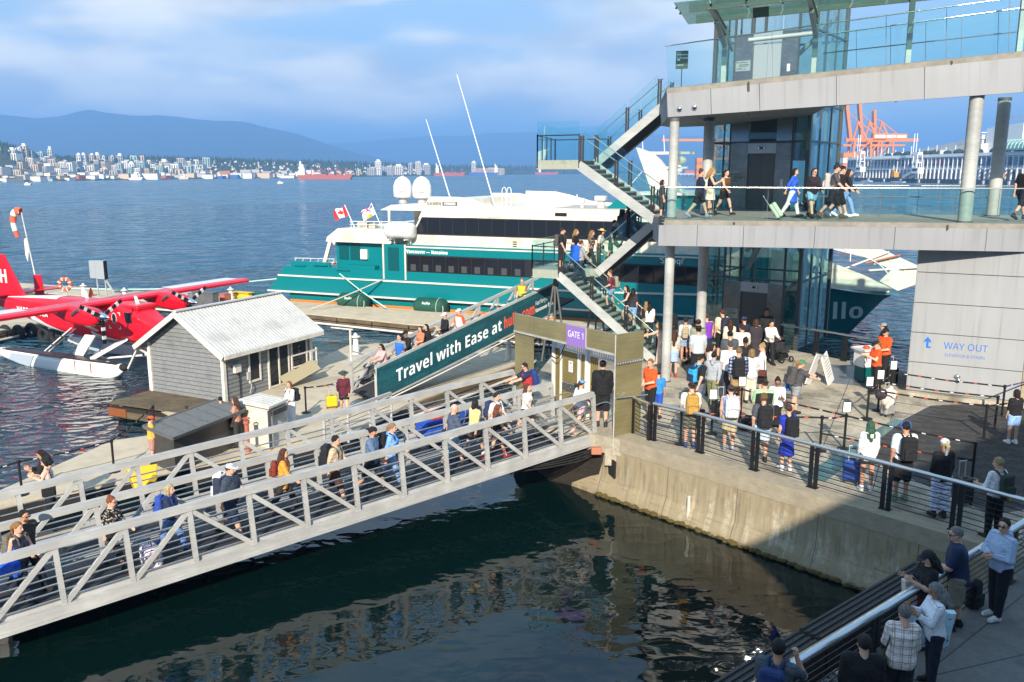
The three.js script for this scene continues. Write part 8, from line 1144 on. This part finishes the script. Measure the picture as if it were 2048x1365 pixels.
{ const b = thing('backpack', 'black backpack standing on the ground behind the man in the navy tee', 'backpack', at(1945, 1215, PZ).add(V(0, 0.26, 0)), 0.6); part('pack', rbx(0.32, 0.5, 0.2, 0, 0, 0, 0.08, 3), cloth('#121215'), b); part('pocket', rbx(0.26, 0.24, 0.08, 0, -0.1, 0.11, 0.03), cloth('#1b1b1f'), b); part('grab_loop', hose([V(-0.05, 0.24, 0), V(0, 0.3, 0), V(0.05, 0.24, 0)], 0.012, 5), M.black, b); }
// phones in hands
for (const [q, l] of [[at(1828, 1164, 2.92), 'dark phone held by the woman in the black cap'], [at(1838, 1250, 2.86), 'white phone held by the silver haired woman'], [at(1577, 1327, 3.3), 'black phone held up by the man in the grey tee']]) { const p = thing('phone', l, 'phone', q, 0.4); part('phone_body', rbx(0.075, 0.15, 0.01, 0, 0, 0, 0.005).rotateX(-0.8), l.startsWith('white') ? M.whiteClean : M.black, p); part('screen', bx(0.066, 0.135, 0.002).rotateX(-0.8).translate(0, 0.005, 0.006), M.darkGlass, p); }
// ---- gate and foreground gangway
who(1206, 725, PZ, 1.86, 175, 'stand', 'man in a black hooded jacket, cap and shorts passing through the gate', { t: ['#141416', 1, -0.08], b: ['shorts', '#17171a', 0.5], hat: ['back', BK], hair: ['short', H1], hood: '#141416', g: 1.15 });
w = who(1161, 760, gangY, 1.66, 130, 'walk', 'woman in a light blue cap, white tee and pink shorts entering the gate', { f: 1, t: ['#e6e3e1', 0.48], b: ['shorts', '#c9a9ac', 0.32], hat: ['cap', '#6fa8d8'], hair: ['pony', H2], g: 1.05, sh: '#d8b0a8' });
w = who(1058, 727, gangY, 1.78, -70, 'reach', 'worker in a navy shirt and red life vest leaning over a cart', { t: ['#1c2a4e', 0.46], v: '#b8343c', b: ['shorts', '#1c2540', 0.5], hair: ['short', H1], beard: 1, shades: 1 }); backpack(w, '#1d3a80', 'navy backpack on the worker in the red life vest');
who(1053, 767, gangY, 1.64, 60, 'walk', 'woman with long brown hair in a white tee on the foreground gangway', { f: 1, t: ['#e4e2e0', 0.48], b: ['shorts', '#1d1d20', 0.4], hair: ['long', '#6b3f26'] });
w = who(990, 785, gangY, 1.72, 60, 'walk2', 'boy in a white tee with dark hair on the foreground gangway', { t: ['#e8e8e6', 0.45], b: ['shorts', '#2a2c34', 0.5], hair: ['short', '#2a1a14'] }); backpack(w, '#26345a', 'navy backpack on the boy in the white tee');
who(993, 809, gangY, 1.62, 100, 'walk', 'woman with auburn hair and a dark dress on the foreground gangway', { f: 1, t: ['#2a2226', 0.3, -0.3], hair: ['long', '#8a4a2c'], boot: 1, sh: '#8a1f22' });
w = who(948, 800, gangY, 1.68, 130, 'walk2', 'dark haired woman in a pale yellow top and black shorts', { f: 1, t: ['#f0d78a', 0.5], b: ['shorts', '#1b1b1e', 0.4], hair: ['bob', '#1e1512'], sh: '#e8e4e0' });
w = who(905, 808, gangY, 1.82, 110, 'walk', 'bald man in a slate blue tee and denim shorts on the gangway', { t: ['#4c5870', 0.45], b: ['shorts', '#9fb2c8', 0.5], hair: ['bald', 0], g: 1.1 }); shoulderBag(w, '#191b1f', 'large black duffel bag carried by the bald man', 1, 'bag', 1.5);
w = who(781, 847, gangY, 1.7, 80, 'walk2', 'blonde woman in a sky blue jacket and jeans on the gangway', { f: 1, t: ['#79aef0', 1, -0.06], b: ['pants', '#7d9ec8'], hair: ['pony', '#b58a58'], hood: '#79aef0' }); backpack(w, '#15161a', 'black backpack on the blonde woman in the sky blue jacket', 1.05);
who(741, 853, gangY, 1.8, 80, 'walk', 'man in a blue grey tee with a backwards black cap on the gangway', { t: ['#5d7594', 0.48, -0.1], b: ['shorts', '#24242a', 0.5], hat: ['back', BK], hair: ['short', H1], beard: 1, s: 1, g: 1.1 });
w = who(667, 871, gangY, 1.8, 80, 'walk2', 'man in a beige tee and brown shorts on the gangway', { t: ['#c8b294', 0.48, -0.06], b: ['shorts', '#4a2e22', 0.52], hair: ['short', '#15110f'] }); backpack(w, '#191a20', 'black backpack on the man in the beige tee', 1.15);
w = who(563, 897, gangY, 1.68, 95, 'walk', 'woman with brown hair in an orange yellow jacket on the gangway', { f: 1, t: ['#dd9a3c', 1, -0.2], b: ['pants', '#2c2624'], hair: ['long', '#5e3822'] }); backpack(w, '#7a2f22', 'small red brown backpack on the woman in the orange yellow jacket', 0.85);
w = who(455, 927, gangY, 1.82, 80, 'walk2', 'man in a dark slate tee and light grey cap on the gangway', { t: ['#3a4456', 0.46], b: ['shorts', '#1d2a4a', 0.52], hat: ['cap', '#c9cccf'], hair: ['short', H2], g: 1.15 }); backpack(w, '#2a3348', 'dark slate backpack on the man in the light grey cap', 1.2, '#e8e8ea');
w = who(334, 968, gangY, 1.66, 85, 'walk', 'woman with white blonde hair in a navy top on the gangway', { f: 1, t: ['#1e2b4a', 0.6], b: ['pants', '#5c7fb8'], hair: ['bob', '#d8c79c'] }); backpack(w, '#2a49a0', 'royal blue backpack on the woman with white blonde hair');
who(217, 993, gangY, 1.66, 85, 'walk2', 'woman with a ginger bun and black floral blouse on the gangway', { f: 1, t: ['floral', 0.7, -0.14], b: ['pants', '#1d1a1c', 0.8], hair: ['bun', '#a4572a'], shades: 1 });
who(42, 1019, gangY, 1.8, 70, 'walk', 'man with black hair and sunglasses at the left end of the gangway', { t: ['#3a342f', 0.95], b: ['pants', '#1c1d22'], hair: ['short', '#0f0d0c'], shades: 1, beard: 1, s: 1 });
w = who(30, 1044, gangY, 1.68, 75, 'walk2', 'blonde woman in navy dungarees at the left end of the gangway', { f: 1, t: ['#1d2438', 0, 0.0], b: ['pants', '#1c2236'], hair: ['pony', '#b5834a'], wide: 1 }); backpack(w, '#6d6458', 'brown grey backpack on the blonde woman in navy dungarees'); shoulderBag(w, '#1d56c8', 'royal blue bag carried by the blonde woman in dungarees', -1, 'bag', 1.4);
{ const p = V(-7.75, 0, -17.2); const b = thing('duffel_bag', 'flowery pink and blue duffel bag on the gangway deck near the ginger woman', 'bag', [p.x, gangY(p) + 0.0, p.z], 0.65); part('bag_body', rbx(0.36, 0.5, 0.7, 0, 0.27, 0, 0.14, 4), cloth('flower'), b); part('bag_handle', hose([V(0, 0.5, 0.15), V(0, 0.66, 0), V(0, 0.5, -0.15)], 0.015, 5), M.black, b); }
for (const [t, l, a, b] of [[8.2, 'blue luggage cart with a red lid on the second gangway', '#1d4fb0', '#c03a3a'], [9.4, 'second blue luggage cart in front of the worker', '#1a479c', '#2a2c30']]) { const p = node(t, O2.clone().lerp(O3, 0.5)), c = thing('luggage_cart', l, 'cart', [p.x, p.y + 0.05, p.z], 0.655); part('cart_bin', rbx(1.1, 0.62, 0.72, 0, 0.55, 0, 0.06, 3), cloth(a), c); part('cart_load', rbx(0.7, 0.16, 0.5, 0, 0.93, 0, 0.06, 3), cloth(b), c); part('cart_frame', [hose([V(0.6, 0.3, -0.3), V(0.8, 0.95, -0.3), V(0.8, 0.95, 0.3), V(0.6, 0.3, 0.3)], 0.02, 6)], M.steel, c); for (const x of [-0.4, 0.4]) for (const z of [-0.3, 0.3]) part('wheel', cyl(0.12, 0.05, 0, 0, 0, 14).rotateX(Math.PI / 2).translate(x, 0.14, z), M.rubber, c); }
// ---- floats
who(85, 903, FLT_Y, 1.66, -60, 'phone', 'dark haired woman in black looking at her phone on the float', { f: 1, t: ['#18171a', 0.9], b: ['pants', '#151518'], hair: ['long', '#100d0c'], s: 1 });
w = who(93, 918, FLT_Y, 1.64, -70, 'phone', 'woman with bare shoulders and black hair beside the one with a phone', { f: 1, t: ['#d8c0b8', 0, 0.1], b: ['pants', '#16161a'], hair: ['bob', '#120f0e'], s: 0 }); shoulderBag(w, '#141416', 'black shoulder bag on the bare shouldered woman', 1, 'bag', 1.1);
w = who(579, 765, FLT_Y, 1.68, -40, 'wait', 'woman in white shirt and trousers beside the white cabinet', { f: 1, t: ['#eceae6', 0.6, -0.2], b: ['pants', '#e2e2e8'], hair: ['bob', '#a5713c'], wide: 1 }); backpack(w, '#1b1d22', 'black backpack on the woman dressed in white');
w = who(686, 744, FLT_Y, 1.68, 15, 'pull', 'woman in a maroon cardigan and dark sun hat on the float', { f: 1, t: ['#5a1c2c', 0.95, -0.18], b: ['shorts', '#1c1a1c', 0.3], hat: ['wide', '#3c4a44'], hair: ['short', H2], sh: '#e6dcd4', grip: 1 }); suitcase(at(664, 816, FLT_Y), 0.3, '#e0b012', 'small yellow suitcase held by the woman in the maroon cardigan', 0.42, 0, false);
who(299, 835, FLT_Y, 1.5, 120, 'wait', 'child in an orange cap and yellow top behind the dark grey box', { t: ['#e8b23a', 0.45], b: ['shorts', '#b8837a', 0.45], hat: ['cap', '#ee5a2a'], hair: ['short', H1], g: 0.95 });
who(470, 797, FLT_Y, 1.66, -90, 'stand', 'woman with brown hair and sunglasses behind the white cabinet', { f: 1, t: ['#c08a72', 0.4], b: ['pants', '#333'], hair: ['long', '#5e3a26'], shades: 1 });
who(372, 814, FLT_Y, 1.12, 180, 'stand', 'child with brown hair half hidden behind the dark grey box', { t: ['#7a6a5c', 0.45], b: ['shorts', '#333', 0.5], hair: ['short', '#5e3320'], g: 0.95 });
who(440, 796, FLT_Y, 1.4, 200, 'stand', 'dark haired person behind the grey box by the shed corner', { t: ['#333', 0.9], b: ['pants', '#222'], hair: ['short', '#15110f'] });
// ---- ferry ramp
who(768, 705, 'ramp', 1.66, -45, 'push', 'woman with black hair and pink top pushing a stroller down the ferry ramp', { f: 1, t: ['#d8a9a6', 0.9], b: ['pants', '#2c2c30'], hair: ['long', '#14100e'], shades: 1 }); stroller((() => { const p = at(738, 775, 0.75); p.y = 0.75; return p; })(), -0.75, '#57575c', 'grey stroller at the lower end of the ferry ramp');
who(801, 678, 'ramp', 1.78, -30, 'walk', 'man in a grey jacket over a blue tee on the ferry ramp', { t: ['#8c8c8e', 0.95], v: '#2a6bd0', b: ['pants', '#1f2024'], hair: ['short', '#1d1512'] });
who(813, 671, 'ramp', 1.8, -40, 'walk2', 'man all in black with a black cap on the ferry ramp', { t: ['#151517', 0.95], b: ['pants', '#161618'], hat: ['cap', BK], hair: ['short', H1], s: 2 });
who(842, 668, 'ramp', 1.66, -45, 'wait', 'woman with reddish hair halfway up the ferry ramp', { f: 1, t: ['#c87a5a', 0.5], b: ['pants', '#22222a'], hair: ['long', '#4a2a1c'] });
who(853, 661, 'ramp', 1.68, -45, 'walk', 'woman with black hair and black jacket halfway up the ferry ramp', { f: 1, t: ['#19181c', 0.95], b: ['pants', '#22222a'], hair: ['long', '#17110e'] });
who(891, 636, 'ramp', 1.76, -60, 'wait', 'man in a black sweater and white cap on the ferry ramp', { t: ['#17171c', 0.95], b: ['pants', '#1f1f24'], hat: ['cap', '#e8e6e2'], hair: ['short', H1] });
who(920, 633, 'ramp', 1.7, -50, 'walk', 'crew member in orange and white on the ferry ramp', { t: ['#ea5c2c', 0.5], v: '#e6e2dc', b: ['pants', '#dd5426'], hat: ['cap', '#ece8e2'], hair: ['short', H1] });
who(1044, 565, 'ramp', 1.74, -30, 'wait', 'worker in a yellow green high visibility vest at the top of the ferry ramp', { t: ['#8a6a50', 0.45], v: '#b8e02c', b: ['pants', '#26314a'], hair: ['buzz', '#9a7a60'] });
// ---- stairs
const LB = 5.29;
w = who(1124, 477, LB, 1.78, 70, 'wait', 'man in black with a cap on the lower stair landing', { fy: 541, t: ['#15161a', 0.46], b: ['shorts', '#1a1b1f', 0.5], hat: ['cap', BK], hair: ['short', H2] }); backpack(w, '#55524c', 'grey backpack on the man in black on the stair landing');
who(1147, 467, LB, 1.68, 75, 'climb', 'blonde woman in a black tee on the lower stair landing', { fy: 538, f: 1, t: ['#161619', 0.45], b: ['shorts', '#22222a', 0.4], hair: ['long', '#b08650'] });
w = who(1160, 492, 'd', 1.8, 110, 'walk', 'man in a grey tee with a big blue pack on the stair landing', { t: ['#9a9da0', 0.46], b: ['pants', '#2a3040'], hair: ['short', '#6a4228'] }); backpack(w, '#1d62d8', 'large bright blue rucksack on the man on the stair landing', 1.4);
who(1181, 468, LB, 1.66, 75, 'walk2', 'blonde woman in a patterned black top at the back of the stair landing', { fy: 537, f: 1, t: ['floral', 0.45], b: ['pants', '#2a2c2a'], hair: ['long', '#a87c48'] });
w = who(1198, 468, LB, 1.66, 70, 'climb', 'woman in a straw hat on the stair landing', { fy: 536, f: 1, t: ['#c9c4b8', 0.5], b: ['pants', '#6f8f7a'], hat: ['wide', '#e2c07a'], hair: ['bob', '#22180f'] }); shoulderBag(w, '#1a1a1c', 'black bag on the woman in the straw hat', 1, 'bag', 1.1);
who(1224, 446, stairY('b'), 1.7, 75, 'climb', 'man in dark green shorts on the third stair flight', { t: ['#23262a', 0.46], b: ['shorts', '#2f5c4a', 0.5], hair: ['short', H1] });
w = who(1253, 422, stairY('b'), 1.82, 75, 'climb', 'dark haired man in a maroon tee near the top of the third flight', { t: ['#6e2028', 0.46], b: ['shorts', '#3a5a80', 0.5], hair: ['short', '#0f0c0b'], s: 3 }); backpack(w, '#17181b', 'black backpack on the man in the maroon tee', 1.2);
who(1266, 430, stairY('b'), 1.7, 75, 'climb', 'person in dark clothes just above the man in the maroon tee', { t: ['#22232a', 0.9], b: ['pants', '#1c1d22'], hair: ['short', '#15110f'], s: 3 });
w = who(1225, 549, stairY('d'), 1.68, -75, 'climb', 'woman in a maroon tee and denim shorts on the lowest flight', { f: 1, t: ['#6a1f30', 0.45], b: ['shorts', '#6f8fb8', 0.36], hair: ['bun', '#8a5a34'] }); backpack(w, '#8f9284', 'pale grey backpack on the woman in the maroon tee', 1.0);
who(1257, 582, stairY('d'), 1.66, -75, 'climb', 'woman in a black sleeveless dress on the lowest flight', { f: 1, t: ['#15151a', 0, -0.3], hair: ['long', '#2a1a14'] });
who(1266, 574, stairY('d'), 1.68, 160, 'climb', 'woman with long dark hair and denim shorts on the lowest flight', { f: 1, t: ['#2a2a30', 0.45], b: ['shorts', '#84a8d8', 0.36], hair: ['long', '#1f1512'] });
who(1292, 612, stairY('d'), 1.62, 170, 'climb', 'woman with long blonde hair near the bottom of the stairs', { f: 1, t: ['#1c1b1e', 0, 0.05], b: ['skirt', '#a58458', 0.34], hair: ['long', '#b58f52'] });
who(1300, 601, stairY('d'), 1.7, 165, 'climb', 'woman with black hair, white top and black trousers near the stair bottom', { f: 1, t: ['#eceae6', 0.4], b: ['pants', '#18181b'], hair: ['long', '#120f0e'] });
who(1322, 379, W2Y, 1.3, 90, 'stand', 'child beside the left column on the middle walkway', { fy: 438, t: ['#3a3c44', 0.5], b: ['shorts', '#333', 0.5], hair: ['bob', '#3a2418'], g: 0.95 });
// ---- middle walkway
w = who(1397, 351, W2Y, 1.7, 75, 'walk', 'woman in a navy tee and shorts walking first on the middle walkway', { fy: 435, f: 1, t: ['#18203a', 0.5], b: ['shorts', '#14151c', 0.45], hair: ['bun', '#5a4030'], g: 1.15, sh: '#8d94a0' }); shoulderBag(w, '#17171b', 'small black bag on the woman in the navy tee', 1);
who(1419, 350, W2Y, 1.7, 70, 'phone', 'blonde woman in a black top and cream skirt on the middle walkway', { fy: 431.5, f: 1, t: ['#151518', 0, 0.06], b: ['skirt', '#e2dcc2', 0.34], hair: ['long', '#c79a54'], boot: 1 });
who(1448, 349, W2Y, 1.68, 30, 'walk', 'woman in a brown playsuit and black boots on the middle walkway', { fy: 429.5, f: 1, t: ['#5a4026', 0, 0.02], b: ['shorts', '#221d1c', 0.32], hair: ['pony', '#14100e'], boot: 1 });
w = who(1583, 343, W2Y, 1.7, 60, 'pull', 'woman in a bright blue wrap with pale scarf pulling a case', { fy: 434, f: 1, t: ['#2a5fd0', 0.8, -0.4], b: ['pants', '#e6e4e0'], hair: ['bob', '#17120f'], grip: 1 }); suitcase(at(1563, 437, W2Y), 1.3, '#c6c5ae', 'pale green grey suitcase tilted behind the woman in blue', 0.55, -0.6, false);
who(1622, 339, W2Y, 1.72, 10, 'walk2', 'woman in a dark sweatshirt and denim shorts on the middle walkway', { fy: 437, f: 1, t: ['#241d26', 1, -0.06], b: ['shorts', '#7fb4cf', 0.3], hair: ['pony', '#5e3a28'], shades: 1 });
w = who(1664, 325, W2Y, 1.86, 70, 'walk', 'tall man in a grey tee, dark cap and black shorts on the middle walkway', { fy: 437, t: ['#4d4a4e', 0.46, -0.08], b: ['shorts', '#15151a', 0.5], hat: ['cap', '#1d2433'], hair: ['short', H1], grip: 1, sh: '#5a4634' }); backpack(w, '#b9b2b0', 'pale grey backpack on the tall man on the middle walkway', 1.05);
suitcase(at(1632, 432, W2Y), 1.2, '#1a1a1e', 'black suitcase pulled behind the tall man on the middle walkway', 0.55, -0.7, false);
who(1676, 332, W2Y, 1.8, 65, 'walk2', 'man in black with a black cap beside the tall man', { fy: 434, t: ['#19181b', 0.46], b: ['shorts', '#141417', 0.5], hat: ['cap', BK], hair: ['short', H1], sh: '#e8e8ea' });
who(1690, 341, W2Y, 1.7, 70, 'walk', 'woman with long brown hair, black jacket and jeans on the middle walkway', { fy: 433, f: 1, t: ['#1a191c', 0.95], b: ['pants', '#7fa4d8'], hair: ['long', '#3c2218'], sh: '#ecebe8' });
who(2040, 342, W2Y, 1.84, 110, 'walk', 'bald man in black tee and shorts leaving at the right picture edge', { fy: 439, t: ['#131316', 0.46], b: ['shorts', '#1c2030', 0.5], hair: ['bald', 0], sh: '#3a3a40' });
// ---------------------------------------------------------------- queue posts, belts, podium, folding sign
const posts = {};
function queuePost(id, px, py, y, label, board) {
  const p = at(px, py, y), q = thing('queue_post', label, 'queue post', p); posts[id] = p;
  part('base', lathe([[0, 0.04], [0.06, 0.04], [0.17, 0.02], [0.18, 0], [0, 0]], 20), M.black, q); part('pole', cyl(0.034, 0.96, 0, 0.03, 0, 12), M.black, q); part('belt_head', cyl(0.045, 0.1, 0, 0.9, 0, 12), M.black, q);
  if (board) { part('sign_frame', rbx(0.24, 0.32, 0.025, 0, 1.2, 0, 0.01), M.black, q); part('sign_stem', cyl(0.012, 0.1, 0, 0.98, 0, 8), M.black, q); const t = sign(0.2, 0.28, (g, w, h) => { g.fillStyle = '#f1f0ec'; g.fillRect(0, 0, w, h); g.fillStyle = '#333'; g.fillRect(w * 0.12, h * 0.1, w * 0.76, h * 0.04); g.strokeStyle = '#222'; g.lineWidth = w * 0.05; const a = board === 'l' ? -1 : 1; g.beginPath(); g.moveTo(w * (0.5 - a * 0.2), h * 0.38); g.lineTo(w * (0.5 + a * 0.2), h * 0.78); g.moveTo(w * (0.5 + a * 0.2), h * 0.6); g.lineTo(w * (0.5 + a * 0.2), h * 0.78); g.lineTo(w * (0.5 + a * 0.02), h * 0.78); g.stroke(); }, { px: 128 }); t.name = 'sign_card'; t.position.set(0, 1.2, 0.0135); q.add(t); }
}
queuePost('a', 1361, 889, PZ, 'queue post nearest the gate behind the plaza railing'); queuePost('b', 1423, 868, PZ, 'queue post with left arrow card behind the tan backpack', 'l'); queuePost('c', 1481, 838, PZ, 'queue post with left arrow card near the khaki trousers', 'l');
queuePost('d', 1640, 902, PZ, 'short queue post between the blue dress and the arrow card'); queuePost('e', 1688, 898, PZ, 'queue post with left arrow card left of the green haired woman', 'l'); queuePost('f', 1734, 838, PZ, 'queue post with right arrow card before the silver suitcase', 'r'); queuePost('g', 1756, 822, PZ, 'queue post with right arrow card behind the front one', 'r'); queuePost('h', 1782, 800, PZ, 'queue post with right arrow card nearest the grey wall', 'r');
queuePost('i', 1968, 876, PZ, 'queue post in the dark paving with belts, nearest'); queuePost('j', 1990, 856, PZ, 'queue post in the dark paving, second from the wall'); queuePost('k', 2004, 832, PZ, 'queue post in the dark paving, closest to the grey wall'); queuePost('m', 1944, 960, PZ, 'tall queue post at the right railing beside the headscarf woman');
queuePost('n', 612, 826, FLT_Y, 'queue post on the float right of the woman in white'); queuePost('o', 228, 944, FLT_Y, 'queue post on the float left of the dark grey box'); queuePost('q', 44, 990, FLT_Y, 'queue post on the float beside the two dark haired women'); queuePost('s', 310, 868, FLT_Y, 'queue post hidden at the far corner of the dark grey box');
function belt(a, b, label, y = 0.95, col = '#17181f') {
  const A = posts[a].clone ? posts[a].clone() : a, B = posts[b].clone(); A.y += y; B.y += y; const m = A.clone().lerp(B, 0.5); m.y -= 0.04; const o = thing('queue_belt', label, 'belt');
  part('webbing', [beam(A, m, 0.006, 0.05), beam(m, B, 0.006, 0.05)], cloth(col), o); const n = Math.max(3, Math.round(A.distanceTo(B) / 0.42)), d = B.clone().sub(A).normalize();
  for (let i = 1; i < n; i++) { const t = i / n, p = (t < 0.5 ? A.clone().lerp(m, t * 2) : m.clone().lerp(B, t * 2 - 1)); part(i % 2 ? 'white_mark' : 'orange_mark', beam(p.clone().addScaledVector(d, -0.05), p.clone().addScaledVector(d, 0.05), 0.012, 0.026), i % 2 ? M.whiteClean : M.orange, o); }
}
belt('b', 'c', 'printed queue belt between the two arrow cards at the crowd'); belt('c', 'e', 'long printed queue belt running from the crowd to the arrow card'); belt('a', 'd', 'printed queue belt behind the backpacks along the railing'); belt('d', 'e', 'short printed queue belt left of the green haired woman'); belt('e', 'm', 'printed queue belt behind the green haired woman and the headphones');
belt('d', 'm', 'lower printed queue belt behind the railing at the right', 0.5); belt('f', 'g', 'short printed belt between the front right arrow cards'); belt('g', 'h', 'short printed belt beside the podium'); belt('f', 'i', 'lowest of the three printed belts across the grey wall'); belt('g', 'j', 'middle of the three printed belts across the grey wall'); belt('h', 'k', 'topmost of the three printed belts across the grey wall');
{ posts.x1 = at(2110, 800, PZ); posts.x2 = at(2110, 850, PZ); belt('k', 'x1', 'blue belt leaving at the right picture edge', 0.95, '#3a4374'); belt('i', 'x2', 'printed belt leaving at the right picture edge in front'); posts.x3 = at(690, 812, FLT_Y); belt('n', 'x3', 'printed queue belt on the float beside the yellow suitcase'); belt('o', 's', 'printed queue belt along the float edge beyond the grey box'); belt('q', 'o', 'printed queue belt along the float edge at the left'); posts.x4 = at(-40, 1012, FLT_Y); belt('q', 'x4', 'printed queue belt leaving at the left picture edge'); }
{ const p = thing('podium', 'white and teal podium in front of the orange staff', 'podium', at(1733, 762, PZ), 0.25); part('lower_body', rbx(0.72, 0.55, 0.55, 0, 0.3, 0, 0.04), mat([0.0, 0.10, 0.10], 0.4), p); part('upper_body', rbx(0.82, 0.62, 0.6, 0, 0.88, 0, 0.03), M.whiteClean, p); part('tray', [bx(1.0, 0.07, 0.06, 0, 1.22, 0.36), bx(1.0, 0.07, 0.06, 0, 1.22, -0.36), bx(0.06, 0.07, 0.78, 0.47, 1.22, 0), bx(0.06, 0.07, 0.78, -0.47, 1.22, 0), bx(0.9, 0.03, 0.7, 0, 1.2, 0)], mat([0.62, 0.63, 0.64], 0.5), p); part('orange_cloth', rbx(0.2, 0.1, 0.2, -0.1, 1.27, 0, 0.04), M.orange, p); for (const x of [-0.3, 0.3]) part('castor', ball(0.05, x, 0.03, 0.2), M.rubber, p); }
{ const a = at(1616, 762, PZ), b = at(1663, 775, PZ), c = a.clone().lerp(b, 0.5), s = thing('folding_sign', 'white folding board sign on the plaza', 'folding sign', c, 0.15); const half = a.distanceTo(b) / 2; for (const k of [-1, 1]) { const g = part(k < 0 ? 'left_leaf' : 'right_leaf', rbx(0.7, 1.15, 0.035, 0, 0, 0, 0.02), M.whiteClean, s); g.rotation.set(0, 0, 0); g.geometry.rotateY(Math.PI / 2 - 0.8).rotateZ(k * 0.33); g.position.set(k * half * 0.5, 0.55, 0); if (k > 0) for (let r = 0; r < 6; r++) part('printed_line', bx(0.012, 0.03, 0.4, 0, 0, 0).translate(0.03, 0.3 - r * 0.11, 0).rotateY(-0.8).rotateZ(k * 0.33), mat([0.35, 0.36, 0.36], 0.8), g); } part('hinge', rod(V(-0.05, 1.08, -0.3), V(0.05, 1.08, 0.3), 0.02), M.galv, s); }
suitcase(at(1442, 842, PZ), 0.2, '#141417', 'black suitcase standing behind the arrow card at the crowd', 0.62, 0, false); suitcase(at(1462, 800, PZ), 0.3, '#202228', 'dark suitcase beside the man in plaid', 0.6); suitcase(at(1372, 720, PZ), 0.1, '#1a1b1e', 'black suitcase beside the long haired girl', 0.6, 0, false); suitcase(at(1782, 770, PZ), 0.2, '#16171a', 'black suitcase by the grey wall corner', 0.6, 0, false); suitcase(at(1925, 1010, PZ), 0.3, '#121215', 'black suitcase beside the headscarf woman', 0.6, 0, false);
{ const b = thing('travel_bag', 'black travel bag with red stripe on the ground behind the railing', 'bag', at(1493, 860, PZ), 0.3); part('bag_body', rbx(0.6, 0.34, 0.34, 0, 0.18, 0, 0.12, 4), cloth('#17171b'), b); part('stripe', rbx(0.2, 0.06, 0.345, 0.05, 0.26, 0, 0.02), cloth('#b03030'), b); part('bag_handle', hose([V(-0.12, 0.33, 0), V(0, 0.46, 0), V(0.12, 0.33, 0)], 0.014, 5), M.black, b); }
renderer.render(scene, camera);
